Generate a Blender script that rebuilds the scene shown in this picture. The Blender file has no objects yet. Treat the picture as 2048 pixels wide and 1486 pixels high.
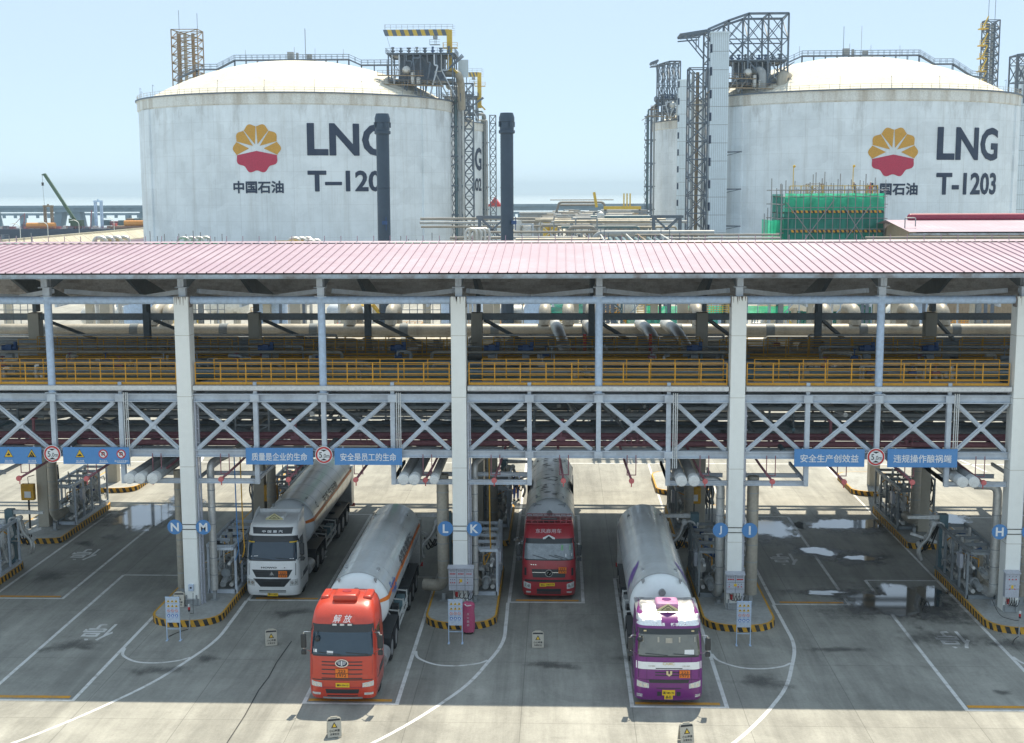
import bpy, bmesh, math, random
from mathutils import Vector, Matrix
R = math.radians
rnd = random.Random(7)
scene = bpy.context.scene
col = scene.collection

# ------------------------------------------------------------------ camera
PITCH, YAW, ROLL = 0.1367, -0.0376, -0.0038
CAM = Vector((16.7442, 0.0, 18.5216))
fw = Vector((math.sin(YAW)*math.cos(PITCH), math.cos(YAW)*math.cos(PITCH), -math.sin(PITCH)))
rt = Vector((math.cos(YAW), -math.sin(YAW), 0.0)); up = rt.cross(fw)
r2 = rt*math.cos(ROLL)+up*math.sin(ROLL); u2 = -rt*math.sin(ROLL)+up*math.cos(ROLL)
cam_data = bpy.data.cameras.new('camera'); cam = bpy.data.objects.new('camera', cam_data); col.objects.link(cam)
cam.matrix_world = Matrix(((r2.x, u2.x, -fw.x, CAM.x), (r2.y, u2.y, -fw.y, CAM.y), (r2.z, u2.z, -fw.z, CAM.z), (0, 0, 0, 1)))
cam_data.sensor_width = 36.0; cam_data.lens = 36.0*2610.2/2048
cam_data.clip_start = 0.5; cam_data.clip_end = 60000
scene.camera = cam
scene.render.resolution_x, scene.render.resolution_y = 1024, 743

# ------------------------------------------------------------------ light
SUN_EL, SUN_AZ = 60.1, 11.0          # the sun stands behind the canopy, a little to the right
world = bpy.data.worlds.new("World"); scene.world = world; world.use_nodes = True
nt = world.node_tree; bg = nt.nodes['Background']
sky = nt.nodes.new('ShaderNodeTexSky'); sky.sky_type = 'NISHITA'; sky.sun_disc = False
sky.sun_elevation = R(SUN_EL); sky.sun_rotation = R(SUN_AZ); sky.air_density = 0.6; sky.dust_density = 0.0; sky.ozone_density = 6.0
milk = nt.nodes.new('ShaderNodeMix'); milk.data_type = 'RGBA'; milk.inputs[0].default_value = 0.65     # bright summer haze: the clear sky mixed with a pale even veil
milk.inputs[7].default_value = (7.3, 8.9, 9.9, 1); nt.links.new(sky.outputs[0], milk.inputs[6])
nt.links.new(milk.outputs[2], bg.inputs[0]); bg.inputs[1].default_value = 0.09
sd = bpy.data.lights.new('sun', 'SUN'); sd.energy = 4.7; sd.angle = R(0.5); sd.color = (1.0, 0.90, 0.71)
sun = bpy.data.objects.new('sun', sd); col.objects.link(sun)
sv = Vector((math.sin(R(SUN_AZ))*math.cos(R(SUN_EL)), math.cos(R(SUN_AZ))*math.cos(R(SUN_EL)), math.sin(R(SUN_EL))))
sun.rotation_euler = sv.to_track_quat('Z', 'Y').to_euler(); sun.location = (20, 60, 90)
scene.view_settings.view_transform = 'Standard'; scene.view_settings.look = 'None'
scene.view_settings.exposure = 0.42; scene.view_settings.gamma = 1.0; scene.view_settings.use_curve_mapping = False
try:
    scene.cycles.max_bounces = 6; scene.cycles.diffuse_bounces = 4; scene.cycles.glossy_bounces = 3
    scene.cycles.transmission_bounces = 3; scene.cycles.transparent_max_bounces = 6; scene.cycles.volume_bounces = 0
    scene.cycles.use_denoising = True
except Exception: pass

# ------------------------------------------------------------------ materials
MATS = {}
def mat(name, c, rough=0.6, metal=0.0, dirt=None, amt=0.35, scale=1.5, bump=0.0, streak=False, spec=0.5, coat=0.0, fine=0.12):
    """A painted, worn or weathered surface: base colour mottled by two noises towards a dirt colour."""
    if name in MATS: return MATS[name]
    m = bpy.data.materials.new(name); m.use_nodes = True; MATS[name] = m
    n = m.node_tree.nodes; l = m.node_tree.links; b = n['Principled BSDF']
    b.inputs['Roughness'].default_value = rough; b.inputs['Metallic'].default_value = metal
    b.inputs['Specular IOR Level'].default_value = spec; b.inputs['Coat Weight'].default_value = coat; b.inputs['Coat Roughness'].default_value = 0.08
    tc = n.new('ShaderNodeTexCoord'); mp = n.new('ShaderNodeMapping'); l.new(tc.outputs['Object'], mp.inputs[0])
    if streak: mp.inputs['Scale'].default_value = (1, 1, 0.12)
    if dirt is None: dirt = tuple(x*0.55 for x in c)
    no = n.new('ShaderNodeTexNoise'); no.inputs['Scale'].default_value = scale; no.inputs['Detail'].default_value = 7; no.inputs['Roughness'].default_value = 0.62
    l.new(mp.outputs[0], no.inputs[0])
    cr = n.new('ShaderNodeValToRGB'); cr.color_ramp.elements[0].position = 0.45; cr.color_ramp.elements[1].position = 0.72
    l.new(no.outputs[0], cr.inputs[0])
    mu = n.new('ShaderNodeMath'); mu.operation = 'MULTIPLY'; mu.inputs[1].default_value = amt; l.new(cr.outputs[0], mu.inputs[0])
    mx = n.new('ShaderNodeMix'); mx.data_type = 'RGBA'; mx.inputs[6].default_value = (*c, 1); mx.inputs[7].default_value = (*dirt, 1)
    l.new(mu.outputs[0], mx.inputs[0])
    n2 = n.new('ShaderNodeTexNoise'); n2.inputs['Scale'].default_value = scale*9; n2.inputs['Detail'].default_value = 4; l.new(tc.outputs['Object'], n2.inputs[0])
    mr = n.new('ShaderNodeMapRange'); mr.inputs[1].default_value = 0.3; mr.inputs[2].default_value = 0.7; mr.inputs[3].default_value = 1-fine; mr.inputs[4].default_value = 1+fine
    l.new(n2.outputs[0], mr.inputs[0])
    hv = n.new('ShaderNodeHueSaturation'); l.new(mx.outputs[2], hv.inputs['Color']); l.new(mr.outputs[0], hv.inputs['Value'])
    l.new(hv.outputs[0], b.inputs['Base Color'])
    if bump:
        bp = n.new('ShaderNodeBump'); bp.inputs['Strength'].default_value = bump; bp.inputs['Distance'].default_value = 0.02
        l.new(n2.outputs[0], bp.inputs['Height']); l.new(bp.outputs[0], b.inputs['Normal'])
    return m
def flat(name, c, rough=0.5, metal=0.0, emit=0, spec=0.5):
    return mat(name, c, rough, metal, amt=0.12, scale=3.0, fine=0.04, spec=spec)

M = {}
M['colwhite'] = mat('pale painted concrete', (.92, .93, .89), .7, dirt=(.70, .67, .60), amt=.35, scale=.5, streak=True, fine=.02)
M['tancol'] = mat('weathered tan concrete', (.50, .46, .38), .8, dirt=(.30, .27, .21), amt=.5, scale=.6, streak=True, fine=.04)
M['steel'] = mat('pale blue grey painted steel', (.56, .615, .68), .5, dirt=(.34, .365, .40), amt=.7, scale=.8, fine=.06)
M['steelblue'] = mat('light blue painted steel tube', (.49, .62, .80), .42, dirt=(.36, .42, .5), amt=.4, scale=.7)
M['darksteel'] = mat('dark grey green steel', (.16, .19, .21), .6, dirt=(.10, .09, .08), amt=.5, scale=.9)
M['midsteel'] = mat('mid grey steel', (.27, .30, .32), .55, dirt=(.17, .15, .13), amt=.5, scale=.9)
M['rust'] = mat('rust stained steel', (.30, .27, .25), .75, dirt=(.16, .08, .04), amt=.7, scale=1.8)
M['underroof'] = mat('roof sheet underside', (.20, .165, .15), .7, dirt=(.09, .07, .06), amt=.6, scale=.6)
M['roofpink'] = mat('sun bleached pink roof sheet', (.375, .275, .35), .55, dirt=(.46, .375, .445), amt=.9, scale=.22, fine=.05)
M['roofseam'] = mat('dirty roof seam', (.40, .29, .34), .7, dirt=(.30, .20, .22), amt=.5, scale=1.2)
M['purlin'] = mat('pale purlin paint', (.66, .62, .58), .6, dirt=(.22, .15, .11), amt=.7, scale=1.2)
M['eavetrim'] = mat('grey eave trim', (.38, .43, .47), .6, dirt=(.13, .07, .04), amt=.85, scale=1.1)
M['alumid'] = mat('dull grey pipe cladding', (.27, .255, .23), .6, metal=.1, dirt=(.19, .165, .13), amt=.5, scale=.3)
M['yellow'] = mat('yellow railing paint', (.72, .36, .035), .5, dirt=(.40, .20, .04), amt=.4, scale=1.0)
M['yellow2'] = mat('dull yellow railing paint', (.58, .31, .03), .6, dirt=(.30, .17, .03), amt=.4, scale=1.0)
M['kerby'] = mat('kerb yellow paint', (.68, .36, .03), .7, dirt=(.34, .2, .06), amt=.55, scale=2.5)
M['kerbk'] = mat('kerb black paint', (.025, .028, .032), .7, dirt=(.12, .11, .09), amt=.5, scale=2.5)
M['islandtop'] = mat('smooth island concrete', (.40, .41, .40), .75, dirt=(.22, .21, .19), amt=.6, scale=.9, bump=.15)
M['alu'] = mat('aluminium pipe cladding', (.62, .62, .60), .45, metal=.55, dirt=(.32, .29, .25), amt=.45, scale=1.2, fine=.1)
M['tanpipe'] = mat('tan grimy pipe cladding', (.42, .385, .32), .5, metal=.2, dirt=(.19, .165, .13), amt=.6, scale=.9, streak=True)
M['pipegrey'] = mat('grey painted pipe', (.34, .36, .37), .5, dirt=(.18, .17, .15), amt=.5, scale=1.2)
M['pipeteal'] = mat('blue grey pipe', (.12, .20, .23), .5, dirt=(.08, .10, .10), amt=.4, scale=.8)
M['cap'] = mat('white pipe end cap', (.72, .73, .72), .6, dirt=(.45, .43, .38), amt=.4, scale=2)
M['maroon'] = mat('faded red fire pipe', (.30, .125, .145), .65, dirt=(.20, .10, .11), amt=.5, scale=.8)
M['red'] = mat('bright red paint', (.60, .05, .05), .4, dirt=(.34, .06, .05), amt=.3, scale=2)
M['pinkred'] = mat('sun faded red paint', (.62, .15, .15), .6, dirt=(.5, .2, .18), amt=.4, scale=5)
M['black'] = mat('black rubber', (.022, .022, .024), .8, dirt=(.06, .055, .05), amt=.4, scale=4)
M['blackgloss'] = mat('dark trim', (.03, .035, .04), .35, dirt=(.05, .05, .05), amt=.3, scale=3)
M['rim'] = mat('steel wheel rim', (.45, .46, .47), .45, metal=.4, dirt=(.2, .18, .16), amt=.5, scale=5)
M['signblue'] = mat('blue sign board', (.09, .27, .58), .5, dirt=(.13, .30, .56), amt=.4, scale=1.2, fine=.03)
M['discblue'] = mat('blue lane disc', (.08, .24, .52), .5, dirt=(.13, .28, .5), amt=.3, scale=2, fine=.03)
M['signwhite'] = flat('sign white', (.80, .81, .82))
M['signboard'] = mat('pale blue notice board', (.52, .60, .72), .5, dirt=(.45, .52, .62), amt=.3, scale=2)
M['signred'] = flat('sign red', (.55, .03, .03))
M['signyel'] = flat('sign yellow', (.78, .50, .03))
M['signblk'] = flat('sign black', (.02, .02, .025))
M['signdeep'] = flat('sign deep blue', (.03, .16, .52))
M['grey1'] = mat('light grey cabinet', (.50, .52, .58), .5, dirt=(.36, .36, .38), amt=.35, scale=2)
M['orange'] = flat('orange plate', (.80, .20, .02))
M['plate'] = flat('yellow licence plate', (.80, .52, .02))
M['navy'] = mat('dark blue grey stack paint', (.055, .085, .125), .5, dirt=(.035, .05, .07), amt=.5, scale=.25, fine=.05)
M['navyink'] = mat('dark navy lettering paint', (.018, .034, .075), .7, dirt=(.06, .08, .12), amt=.4, scale=.4)
M['logoyel'] = mat('ochre emblem paint', (.62, .33, .045), .7, dirt=(.5, .28, .06), amt=.3, scale=.5)
M['logored'] = mat('crimson emblem paint', (.50, .035, .085), .7, dirt=(.42, .05, .09), amt=.3, scale=.5)
M['lattice'] = mat('far dark blue steel', (.12, .155, .20), .6, dirt=(.17, .11, .07), amt=.35, scale=.3)
M['latrust'] = mat('far rusty steel', (.26, .20, .13), .7, dirt=(.30, .15, .06), amt=.5, scale=.3)
M['cranyel'] = mat('crane yellow', (.66, .45, .06), .5, dirt=(.5, .3, .05), amt=.3, scale=.3)
M['towerclad'] = mat('pale cladding sheet', (.66, .76, .83), .5, dirt=(.52, .57, .6), amt=.4, scale=.15, fine=.03)
M['net'] = mat('green scaffold net', (.02, .42, .24), .8, dirt=(.012, .22, .15), amt=.7, scale=.5)
M['netdark'] = mat('dark green scaffold net', (.012, .20, .15), .85, dirt=(.01, .09, .085), amt=.8, scale=.45)
M['scafpole'] = mat('scaffold tube', (.30, .31, .32), .5, metal=.3)
M['maroonroof'] = mat('maroon ridge vent', (.30, .03, .07), .45, dirt=(.2, .03, .05), amt=.3, scale=.3)
M['tanwall'] = mat('tan corrugated wall', (.42, .33, .23), .7, dirt=(.3, .22, .15), amt=.4, scale=.4, streak=True)
M['vessel'] = mat('white process vessel', (.74, .73, .68), .5, dirt=(.5, .46, .38), amt=.35, scale=.4)
M['seawall'] = mat('beige sea wall concrete', (.50, .46, .36), .8, dirt=(.34, .31, .24), amt=.6, scale=.08, streak=True)
M['bridge'] = mat('viaduct concrete', (.20, .26, .31), .8, dirt=(.15, .2, .25), amt=.4, scale=.03)
M['hull'] = mat('navy barge hull', (.03, .045, .075), .6, dirt=(.06, .07, .09), amt=.5, scale=.1)
M['orangepipe'] = mat('orange pile pipe', (.62, .26, .05), .6, dirt=(.35, .14, .04), amt=.4, scale=.2)
M['cranegreen'] = mat('crane green', (.055, .10, .05), .5, dirt=(.06, .11, .06), amt=.4, scale=.3)
M['cover'] = mat('faded pink cloth cover', (.52, .09, .19), .85, dirt=(.6, .2, .28), amt=.4, scale=2.5, bump=.5)
M['plastic'] = mat('beige plastic caution board', (.52, .48, .40), .6, dirt=(.38, .35, .3), amt=.3, scale=3)
M['foil'] = mat('crinkled reflective sheet', (.86, .86, .88), .22, metal=.75, dirt=(.7, .72, .78), amt=.4, scale=3, bump=.9)
M['glass'] = mat('dark cab glass', (.018, .04, .065), .05, dirt=(.03, .055, .08), amt=.5, scale=1.5, spec=.5, coat=.55, fine=.02)
M['glass2'] = mat('cab glass over beige interior', (.15, .145, .115), .08, dirt=(.07, .07, .06), amt=.7, scale=1.6, spec=.8, coat=.8, fine=.02)
M['lamp'] = mat('headlight lens', (.62, .63, .62), .12, dirt=(.25, .25, .26), amt=.7, scale=9, spec=.8, coat=.8)
M['chrome'] = mat('bright trim', (.72, .72, .72), .2, metal=.9, amt=.2, scale=3)
M['skin'] = flat('skin', (.45, .27, .19), .6)
M['bluecloth'] = mat('blue work coverall', (.05, .10, .36), .9, dirt=(.04, .07, .22), amt=.4, scale=6)
M['orangecloth'] = mat('orange work jacket', (.72, .12, .05), .9, amt=.4, scale=6)
M['greycloth'] = mat('grey work clothes', (.16, .19, .24), .9, amt=.4, scale=6)
M['helmet'] = flat('white helmet', (.75, .74, .7), .4)
M['cable'] = flat('black cable', (.02, .02, .02), .6)
M['bluestuff'] = mat('blue valve actuator', (.04, .09, .22), .5)
M['whitepaint'] = mat('white pipe paint', (.70, .71, .70), .5, dirt=(.5, .47, .42), amt=.3, scale=1)
M['orangemark'] = mat('orange road paint', (.70, .33, .03), .8, dirt=(.33, .25, .14), amt=.8, scale=1.6)

def marking_material():
    """White road paint, worn through to the concrete in places."""
    m = bpy.data.materials.new('worn white road paint'); m.use_nodes = True
    n = m.node_tree.nodes; l = m.node_tree.links; b = n['Principled BSDF']; b.inputs['Roughness'].default_value = .75
    tc = n.new('ShaderNodeTexCoord'); a = n.new('ShaderNodeTexNoise'); a.inputs['Scale'].default_value = 2.2; a.inputs['Detail'].default_value = 9; a.inputs['Roughness'].default_value = .72
    l.new(tc.outputs['Object'], a.inputs[0]); cr = n.new('ShaderNodeValToRGB'); cr.color_ramp.elements[0].position = .50; cr.color_ramp.elements[1].position = .74
    cr.color_ramp.elements[0].color = (.74, .74, .73, 1); cr.color_ramp.elements[1].color = (.36, .34, .30, 1); l.new(a.outputs[0], cr.inputs[0]); l.new(cr.outputs[0], b.inputs['Base Color'])
    return m
M['mark'] = marking_material()

def concrete_yard():
    """Sun-pale yard concrete: blotches, tyre sweeps along the lanes, slab joints, oily spots."""
    m = bpy.data.materials.new('yard concrete'); m.use_nodes = True
    n = m.node_tree.nodes; l = m.node_tree.links; b = n['Principled BSDF']; b.inputs['Roughness'].default_value = .72
    tc = n.new('ShaderNodeTexCoord'); P = tc.outputs['Object']
    def noise(scale, det=6, rough=.6, sc=None, dist=0, rot=0):
        t = n.new('ShaderNodeTexNoise'); t.inputs['Scale'].default_value = scale; t.inputs['Detail'].default_value = det; t.inputs['Roughness'].default_value = rough; t.inputs['Distortion'].default_value = dist
        if sc:
            mp = n.new('ShaderNodeMapping'); mp.inputs['Scale'].default_value = sc; mp.inputs['Rotation'].default_value = (0, 0, rot); l.new(P, mp.inputs[0]); l.new(mp.outputs[0], t.inputs[0])
        else: l.new(P, t.inputs[0])
        return t.outputs[0]
    def rng(v, a, bb, c, d):
        t = n.new('ShaderNodeMapRange'); t.inputs[1].default_value = a; t.inputs[2].default_value = bb; t.inputs[3].default_value = c; t.inputs[4].default_value = d; l.new(v, t.inputs[0]); return t.outputs[0]
    def mul(a, c):
        t = n.new('ShaderNodeMath'); t.operation = 'MULTIPLY'; l.new(a, t.inputs[0]); l.new(c, t.inputs[1]); return t.outputs[0]
    big = rng(noise(.09, 5), .3, .7, .84, 1.12)
    mid = rng(noise(.55, 8, .66), .3, .72, 1.09, .78)
    sweep = rng(noise(.6, 7, .7, (1.0, .09, 1), .6), .35, .72, 1.06, .76)
    swirl = rng(noise(.22, 7, .7, (1, .6, 1), 2.5), .52, .74, 1.0, .74)
    arc = rng(noise(.5, 7, .72, (1.0, .07, 1), 1.2, .42), .42, .70, 1.05, .74)
    arc2 = rng(noise(.45, 7, .72, (1.0, .08, 1), .8, -.30), .45, .72, 1.04, .80)
    oil = rng(noise(.33, 3, .5, None, .4), .70, .80, 1.0, .55)
    fine = rng(noise(9, 4), .3, .7, .93, 1.07)
    # transverse broom marks and slab joints
    sep = n.new('ShaderNodeSeparateXYZ'); l.new(P, sep.inputs[0])
    def joint(out, period, off, w=.012):
        a = n.new('ShaderNodeMath'); a.operation = 'ADD'; a.inputs[1].default_value = off; l.new(out, a.inputs[0])
        d = n.new('ShaderNodeMath'); d.operation = 'DIVIDE'; d.inputs[1].default_value = period; l.new(a.outputs[0], d.inputs[0])
        f = n.new('ShaderNodeMath'); f.operation = 'FRACT'; l.new(d.outputs[0], f.inputs[0])
        s = n.new('ShaderNodeMath'); s.operation = 'SUBTRACT'; s.inputs[1].default_value = .5; l.new(f.outputs[0], s.inputs[0])
        ab = n.new('ShaderNodeMath'); ab.operation = 'ABSOLUTE'; l.new(s.outputs[0], ab.inputs[0])
        return rng(ab.outputs[0], w*.6/period, w*1.6/period, .62, 1.0)
    jx = joint(sep.outputs[0], 4.0, 2.65); jy = joint(sep.outputs[1], 6.0, 1.2)
    broom = rng(noise(1.0, 3, .5, (.04, 3.2, 1)), .35, .65, .985, 1.015)
    v = big
    for k in (mid, sweep, swirl, arc, arc2, oil, fine, jx, jy, broom): v = mul(v, k)
    hs = n.new('ShaderNodeHueSaturation'); hs.inputs['Color'].default_value = (.375, .37, .335, 1); l.new(v, hs.inputs['Value'])
    l.new(hs.outputs[0], b.inputs['Base Color'])
    bp = n.new('ShaderNodeBump'); bp.inputs['Strength'].default_value = .15; bp.inputs['Distance'].default_value = .02; l.new(fine, bp.inputs['Height']); l.new(bp.outputs[0], b.inputs['Normal'])
    return m
M['ground'] = concrete_yard()

def patch_material(name, water, strong=.85):
    """Standing water or a damp stain: a noisy threshold on the distance to its rim leaves ragged or soft edges."""
    m = bpy.data.materials.new(name); m.use_nodes = True; n = m.node_tree.nodes; l = m.node_tree.links; b = n['Principled BSDF']
    at = n.new('ShaderNodeAttribute'); at.attribute_name = 'inner'; tc = n.new('ShaderNodeTexCoord'); mp = n.new('ShaderNodeMapping'); mp.inputs['Scale'].default_value = (.8, .35, 1) if water else (1, .6, 1); l.new(tc.outputs['Object'], mp.inputs[0])
    no = n.new('ShaderNodeTexNoise'); no.inputs['Scale'].default_value = 2.2 if water else 1.6; no.inputs['Detail'].default_value = 7; no.inputs['Roughness'].default_value = .65; l.new(mp.outputs[0], no.inputs[0])
    ad = n.new('ShaderNodeMath'); ad.operation = 'MULTIPLY_ADD'; ad.inputs[1].default_value = 1.0 if water else 1.5; ad.inputs[2].default_value = -.5 if water else -.75; l.new(no.outputs[0], ad.inputs[0])
    su = n.new('ShaderNodeMath'); su.operation = 'ADD'; l.new(at.outputs['Fac'], su.inputs[0]); l.new(ad.outputs[0], su.inputs[1])
    mr = n.new('ShaderNodeMapRange'); mr.interpolation_type = 'SMOOTHSTEP'; mr.inputs[1].default_value = .20 if water else .15; mr.inputs[2].default_value = .42 if water else .95; mr.inputs[4].default_value = 1.0 if water else strong; l.new(su.outputs[0], mr.inputs[0])
    tp = n.new('ShaderNodeBsdfTransparent'); ms = n.new('ShaderNodeMixShader'); l.new(mr.outputs[0], ms.inputs[0]); l.new(tp.outputs[0], ms.inputs[1]); l.new(b.outputs[0], ms.inputs[2]); l.new(ms.outputs[0], n['Material Output'].inputs[0])
    if water:
        b.inputs['Base Color'].default_value = (.04, .042, .042, 1); b.inputs['Roughness'].default_value = .07; b.inputs['IOR'].default_value = 1.45; b.inputs['Specular IOR Level'].default_value = 1.0; b.inputs['Coat Weight'].default_value = .6; b.inputs['Coat Roughness'].default_value = .04
    else: b.inputs['Base Color'].default_value = (.085, .085, .085, 1); b.inputs['Roughness'].default_value = .45
    return m
M['puddle'] = patch_material('shallow standing water', True)
M['wet'] = patch_material('damp stain', False); M['dampspot'] = patch_material('faint damp spot', False, .5)

def tank_wall():
    """Off-white tank concrete with lift lines, vertical buttress tone and rain streaks of real dirt."""
    m = bpy.data.materials.new('tank concrete'); m.use_nodes = True
    n = m.node_tree.nodes; l = m.node_tree.links; b = n['Principled BSDF']; b.inputs['Roughness'].default_value = .8
    tc = n.new('ShaderNodeTexCoord'); P = tc.outputs['Object']
    mp = n.new('ShaderNodeMapping'); mp.inputs['Scale'].default_value = (.5, .5, .035); l.new(P, mp.inputs[0])
    st = n.new('ShaderNodeTexNoise'); st.inputs['Scale'].default_value = 1.0; st.inputs['Detail'].default_value = 8; st.inputs['Roughness'].default_value = .7; l.new(mp.outputs[0], st.inputs[0])
    a = n.new('ShaderNodeValToRGB'); a.color_ramp.elements[0].position = .5; a.color_ramp.elements[1].position = .8; l.new(st.outputs[0], a.inputs[0])
    bl = n.new('ShaderNodeTexNoise'); bl.inputs['Scale'].default_value = .12; bl.inputs['Detail'].default_value = 9; bl.inputs['Roughness'].default_value = .7; l.new(P, bl.inputs[0])
    c2 = n.new('ShaderNodeValToRGB'); c2.color_ramp.elements[0].position = .42; c2.color_ramp.elements[1].position = .68; l.new(bl.outputs[0], c2.inputs[0])
    m1 = n.new('ShaderNodeMix'); m1.data_type = 'RGBA'; m1.inputs[6].default_value = (.84, .90, .94, 1); m1.inputs[7].default_value = (.71, .765, .80, 1); l.new(c2.outputs[0], m1.inputs[0])
    mu = n.new('ShaderNodeMath'); mu.operation = 'MULTIPLY'; mu.inputs[1].default_value = .5; l.new(a.outputs[0], mu.inputs[0])
    m2 = n.new('ShaderNodeMix'); m2.data_type = 'RGBA'; m2.inputs[7].default_value = (.46, .46, .43, 1); l.new(m1.outputs[2], m2.inputs[6]); l.new(mu.outputs[0], m2.inputs[0])
    # horizontal pour lines
    sep = n.new('ShaderNodeSeparateXYZ'); l.new(P, sep.inputs[0])
    d = n.new('ShaderNodeMath'); d.operation = 'DIVIDE'; d.inputs[1].default_value = 3.9; l.new(sep.outputs[2], d.inputs[0])
    f = n.new('ShaderNodeMath'); f.operation = 'FRACT'; l.new(d.outputs[0], f.inputs[0])
    g = n.new('ShaderNodeMath'); g.operation = 'LESS_THAN'; g.inputs[1].default_value = .035; l.new(f.outputs[0], g.inputs[0])
    g2 = n.new('ShaderNodeMath'); g2.operation = 'MULTIPLY'; g2.inputs[1].default_value = .16; l.new(g.outputs[0], g2.inputs[0])
    m3 = n.new('ShaderNodeMix'); m3.data_type = 'RGBA'; m3.inputs[7].default_value = (.44, .45, .45, 1); l.new(m2.outputs[2], m3.inputs[6]); l.new(g2.outputs[0], m3.inputs[0])
    an = n.new('ShaderNodeMath'); an.operation = 'ARCTAN2'; l.new(sep.outputs[0], an.inputs[0]); l.new(sep.outputs[1], an.inputs[1])
    ad = n.new('ShaderNodeMath'); ad.operation = 'DIVIDE'; ad.inputs[1].default_value = R(9); l.new(an.outputs[0], ad.inputs[0])
    af = n.new('ShaderNodeMath'); af.operation = 'FRACT'; l.new(ad.outputs[0], af.inputs[0])
    al = n.new('ShaderNodeMath'); al.operation = 'LESS_THAN'; al.inputs[1].default_value = .022; l.new(af.outputs[0], al.inputs[0])
    am = n.new('ShaderNodeMath'); am.operation = 'MULTIPLY'; am.inputs[1].default_value = .22; l.new(al.outputs[0], am.inputs[0])
    m4 = n.new('ShaderNodeMix'); m4.data_type = 'RGBA'; m4.inputs[7].default_value = (.40, .42, .43, 1); l.new(m3.outputs[2], m4.inputs[6]); l.new(am.outputs[0], m4.inputs[0])
    # repair patches: blocks of slightly different cement
    mpb = n.new('ShaderNodeMapping'); mpb.inputs['Scale'].default_value = (.17, .17, .256); l.new(P, mpb.inputs[0])
    vo = n.new('ShaderNodeTexVoronoi'); vo.distance = 'CHEBYCHEV'; vo.inputs['Scale'].default_value = 1.0; l.new(mpb.outputs[0], vo.inputs['Vector'])
    bw = n.new('ShaderNodeRGBToBW'); l.new(vo.outputs['Color'], bw.inputs[0])
    br = n.new('ShaderNodeMapRange'); br.inputs[3].default_value = .93; br.inputs[4].default_value = 1.05; l.new(bw.outputs[0], br.inputs[0])
    hs = n.new('ShaderNodeHueSaturation'); l.new(m4.outputs[2], hs.inputs['Color']); l.new(br.outputs[0], hs.inputs['Value'])
    mps = n.new('ShaderNodeMapping'); mps.inputs['Scale'].default_value = (.20, .20, .05); l.new(P, mps.inputs[0])
    ns = n.new('ShaderNodeTexNoise'); ns.inputs['Scale'].default_value = 1.0; ns.inputs['Detail'].default_value = 8; ns.inputs['Roughness'].default_value = .72; l.new(mps.outputs[0], ns.inputs[0])
    zr = n.new('ShaderNodeMapRange'); zr.inputs[1].default_value = 27; zr.inputs[2].default_value = 39; zr.inputs[3].default_value = -.12; zr.inputs[4].default_value = .10; l.new(sep.outputs[2], zr.inputs[0])
    zs = n.new('ShaderNodeMath'); zs.operation = 'ADD'; l.new(ns.outputs[0], zs.inputs[0]); l.new(zr.outputs[0], zs.inputs[1])
    zm = n.new('ShaderNodeMapRange'); zm.inputs[1].default_value = .60; zm.inputs[2].default_value = .82; zm.inputs[4].default_value = .7; l.new(zs.outputs[0], zm.inputs[0])
    m5 = n.new('ShaderNodeMix'); m5.data_type = 'RGBA'; m5.inputs[7].default_value = (.27, .26, .23, 1); l.new(hs.outputs[0], m5.inputs[6]); l.new(zm.outputs[0], m5.inputs[0])
    l.new(m5.outputs[2], b.inputs['Base Color'])
    return m
M['tankwall'] = tank_wall()
M['tankband'] = mat('stained ring beam concrete', (.76, .76, .72), .85, dirt=(.40, .33, .24), amt=.75, scale=.35, streak=True)
M['dome'] = mat('cream dome concrete', (.72, .68, .58), .8, dirt=(.55, .49, .38), amt=.55, scale=.16)

def sea_material():
    m = bpy.data.materials.new('sea water'); m.use_nodes = True
    n = m.node_tree.nodes; l = m.node_tree.links; b = n['Principled BSDF']
    b.inputs['Base Color'].default_value = (.40, .48, .52, 1); b.inputs['Roughness'].default_value = .3
    tc = n.new('ShaderNodeTexCoord'); mp = n.new('ShaderNodeMapping'); mp.inputs['Scale'].default_value = (.02, .06, 1); l.new(tc.outputs['Object'], mp.inputs[0])
    w = n.new('ShaderNodeTexNoise'); w.inputs['Scale'].default_value = 3; w.inputs['Detail'].default_value = 6; l.new(mp.outputs[0], w.inputs[0])
    bp = n.new('ShaderNodeBump'); bp.inputs['Strength'].default_value = .5; bp.inputs['Distance'].default_value = 1.0; l.new(w.outputs[0], bp.inputs['Height']); l.new(bp.outputs[0], b.inputs['Normal'])
    return m
M['sea'] = sea_material()

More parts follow.
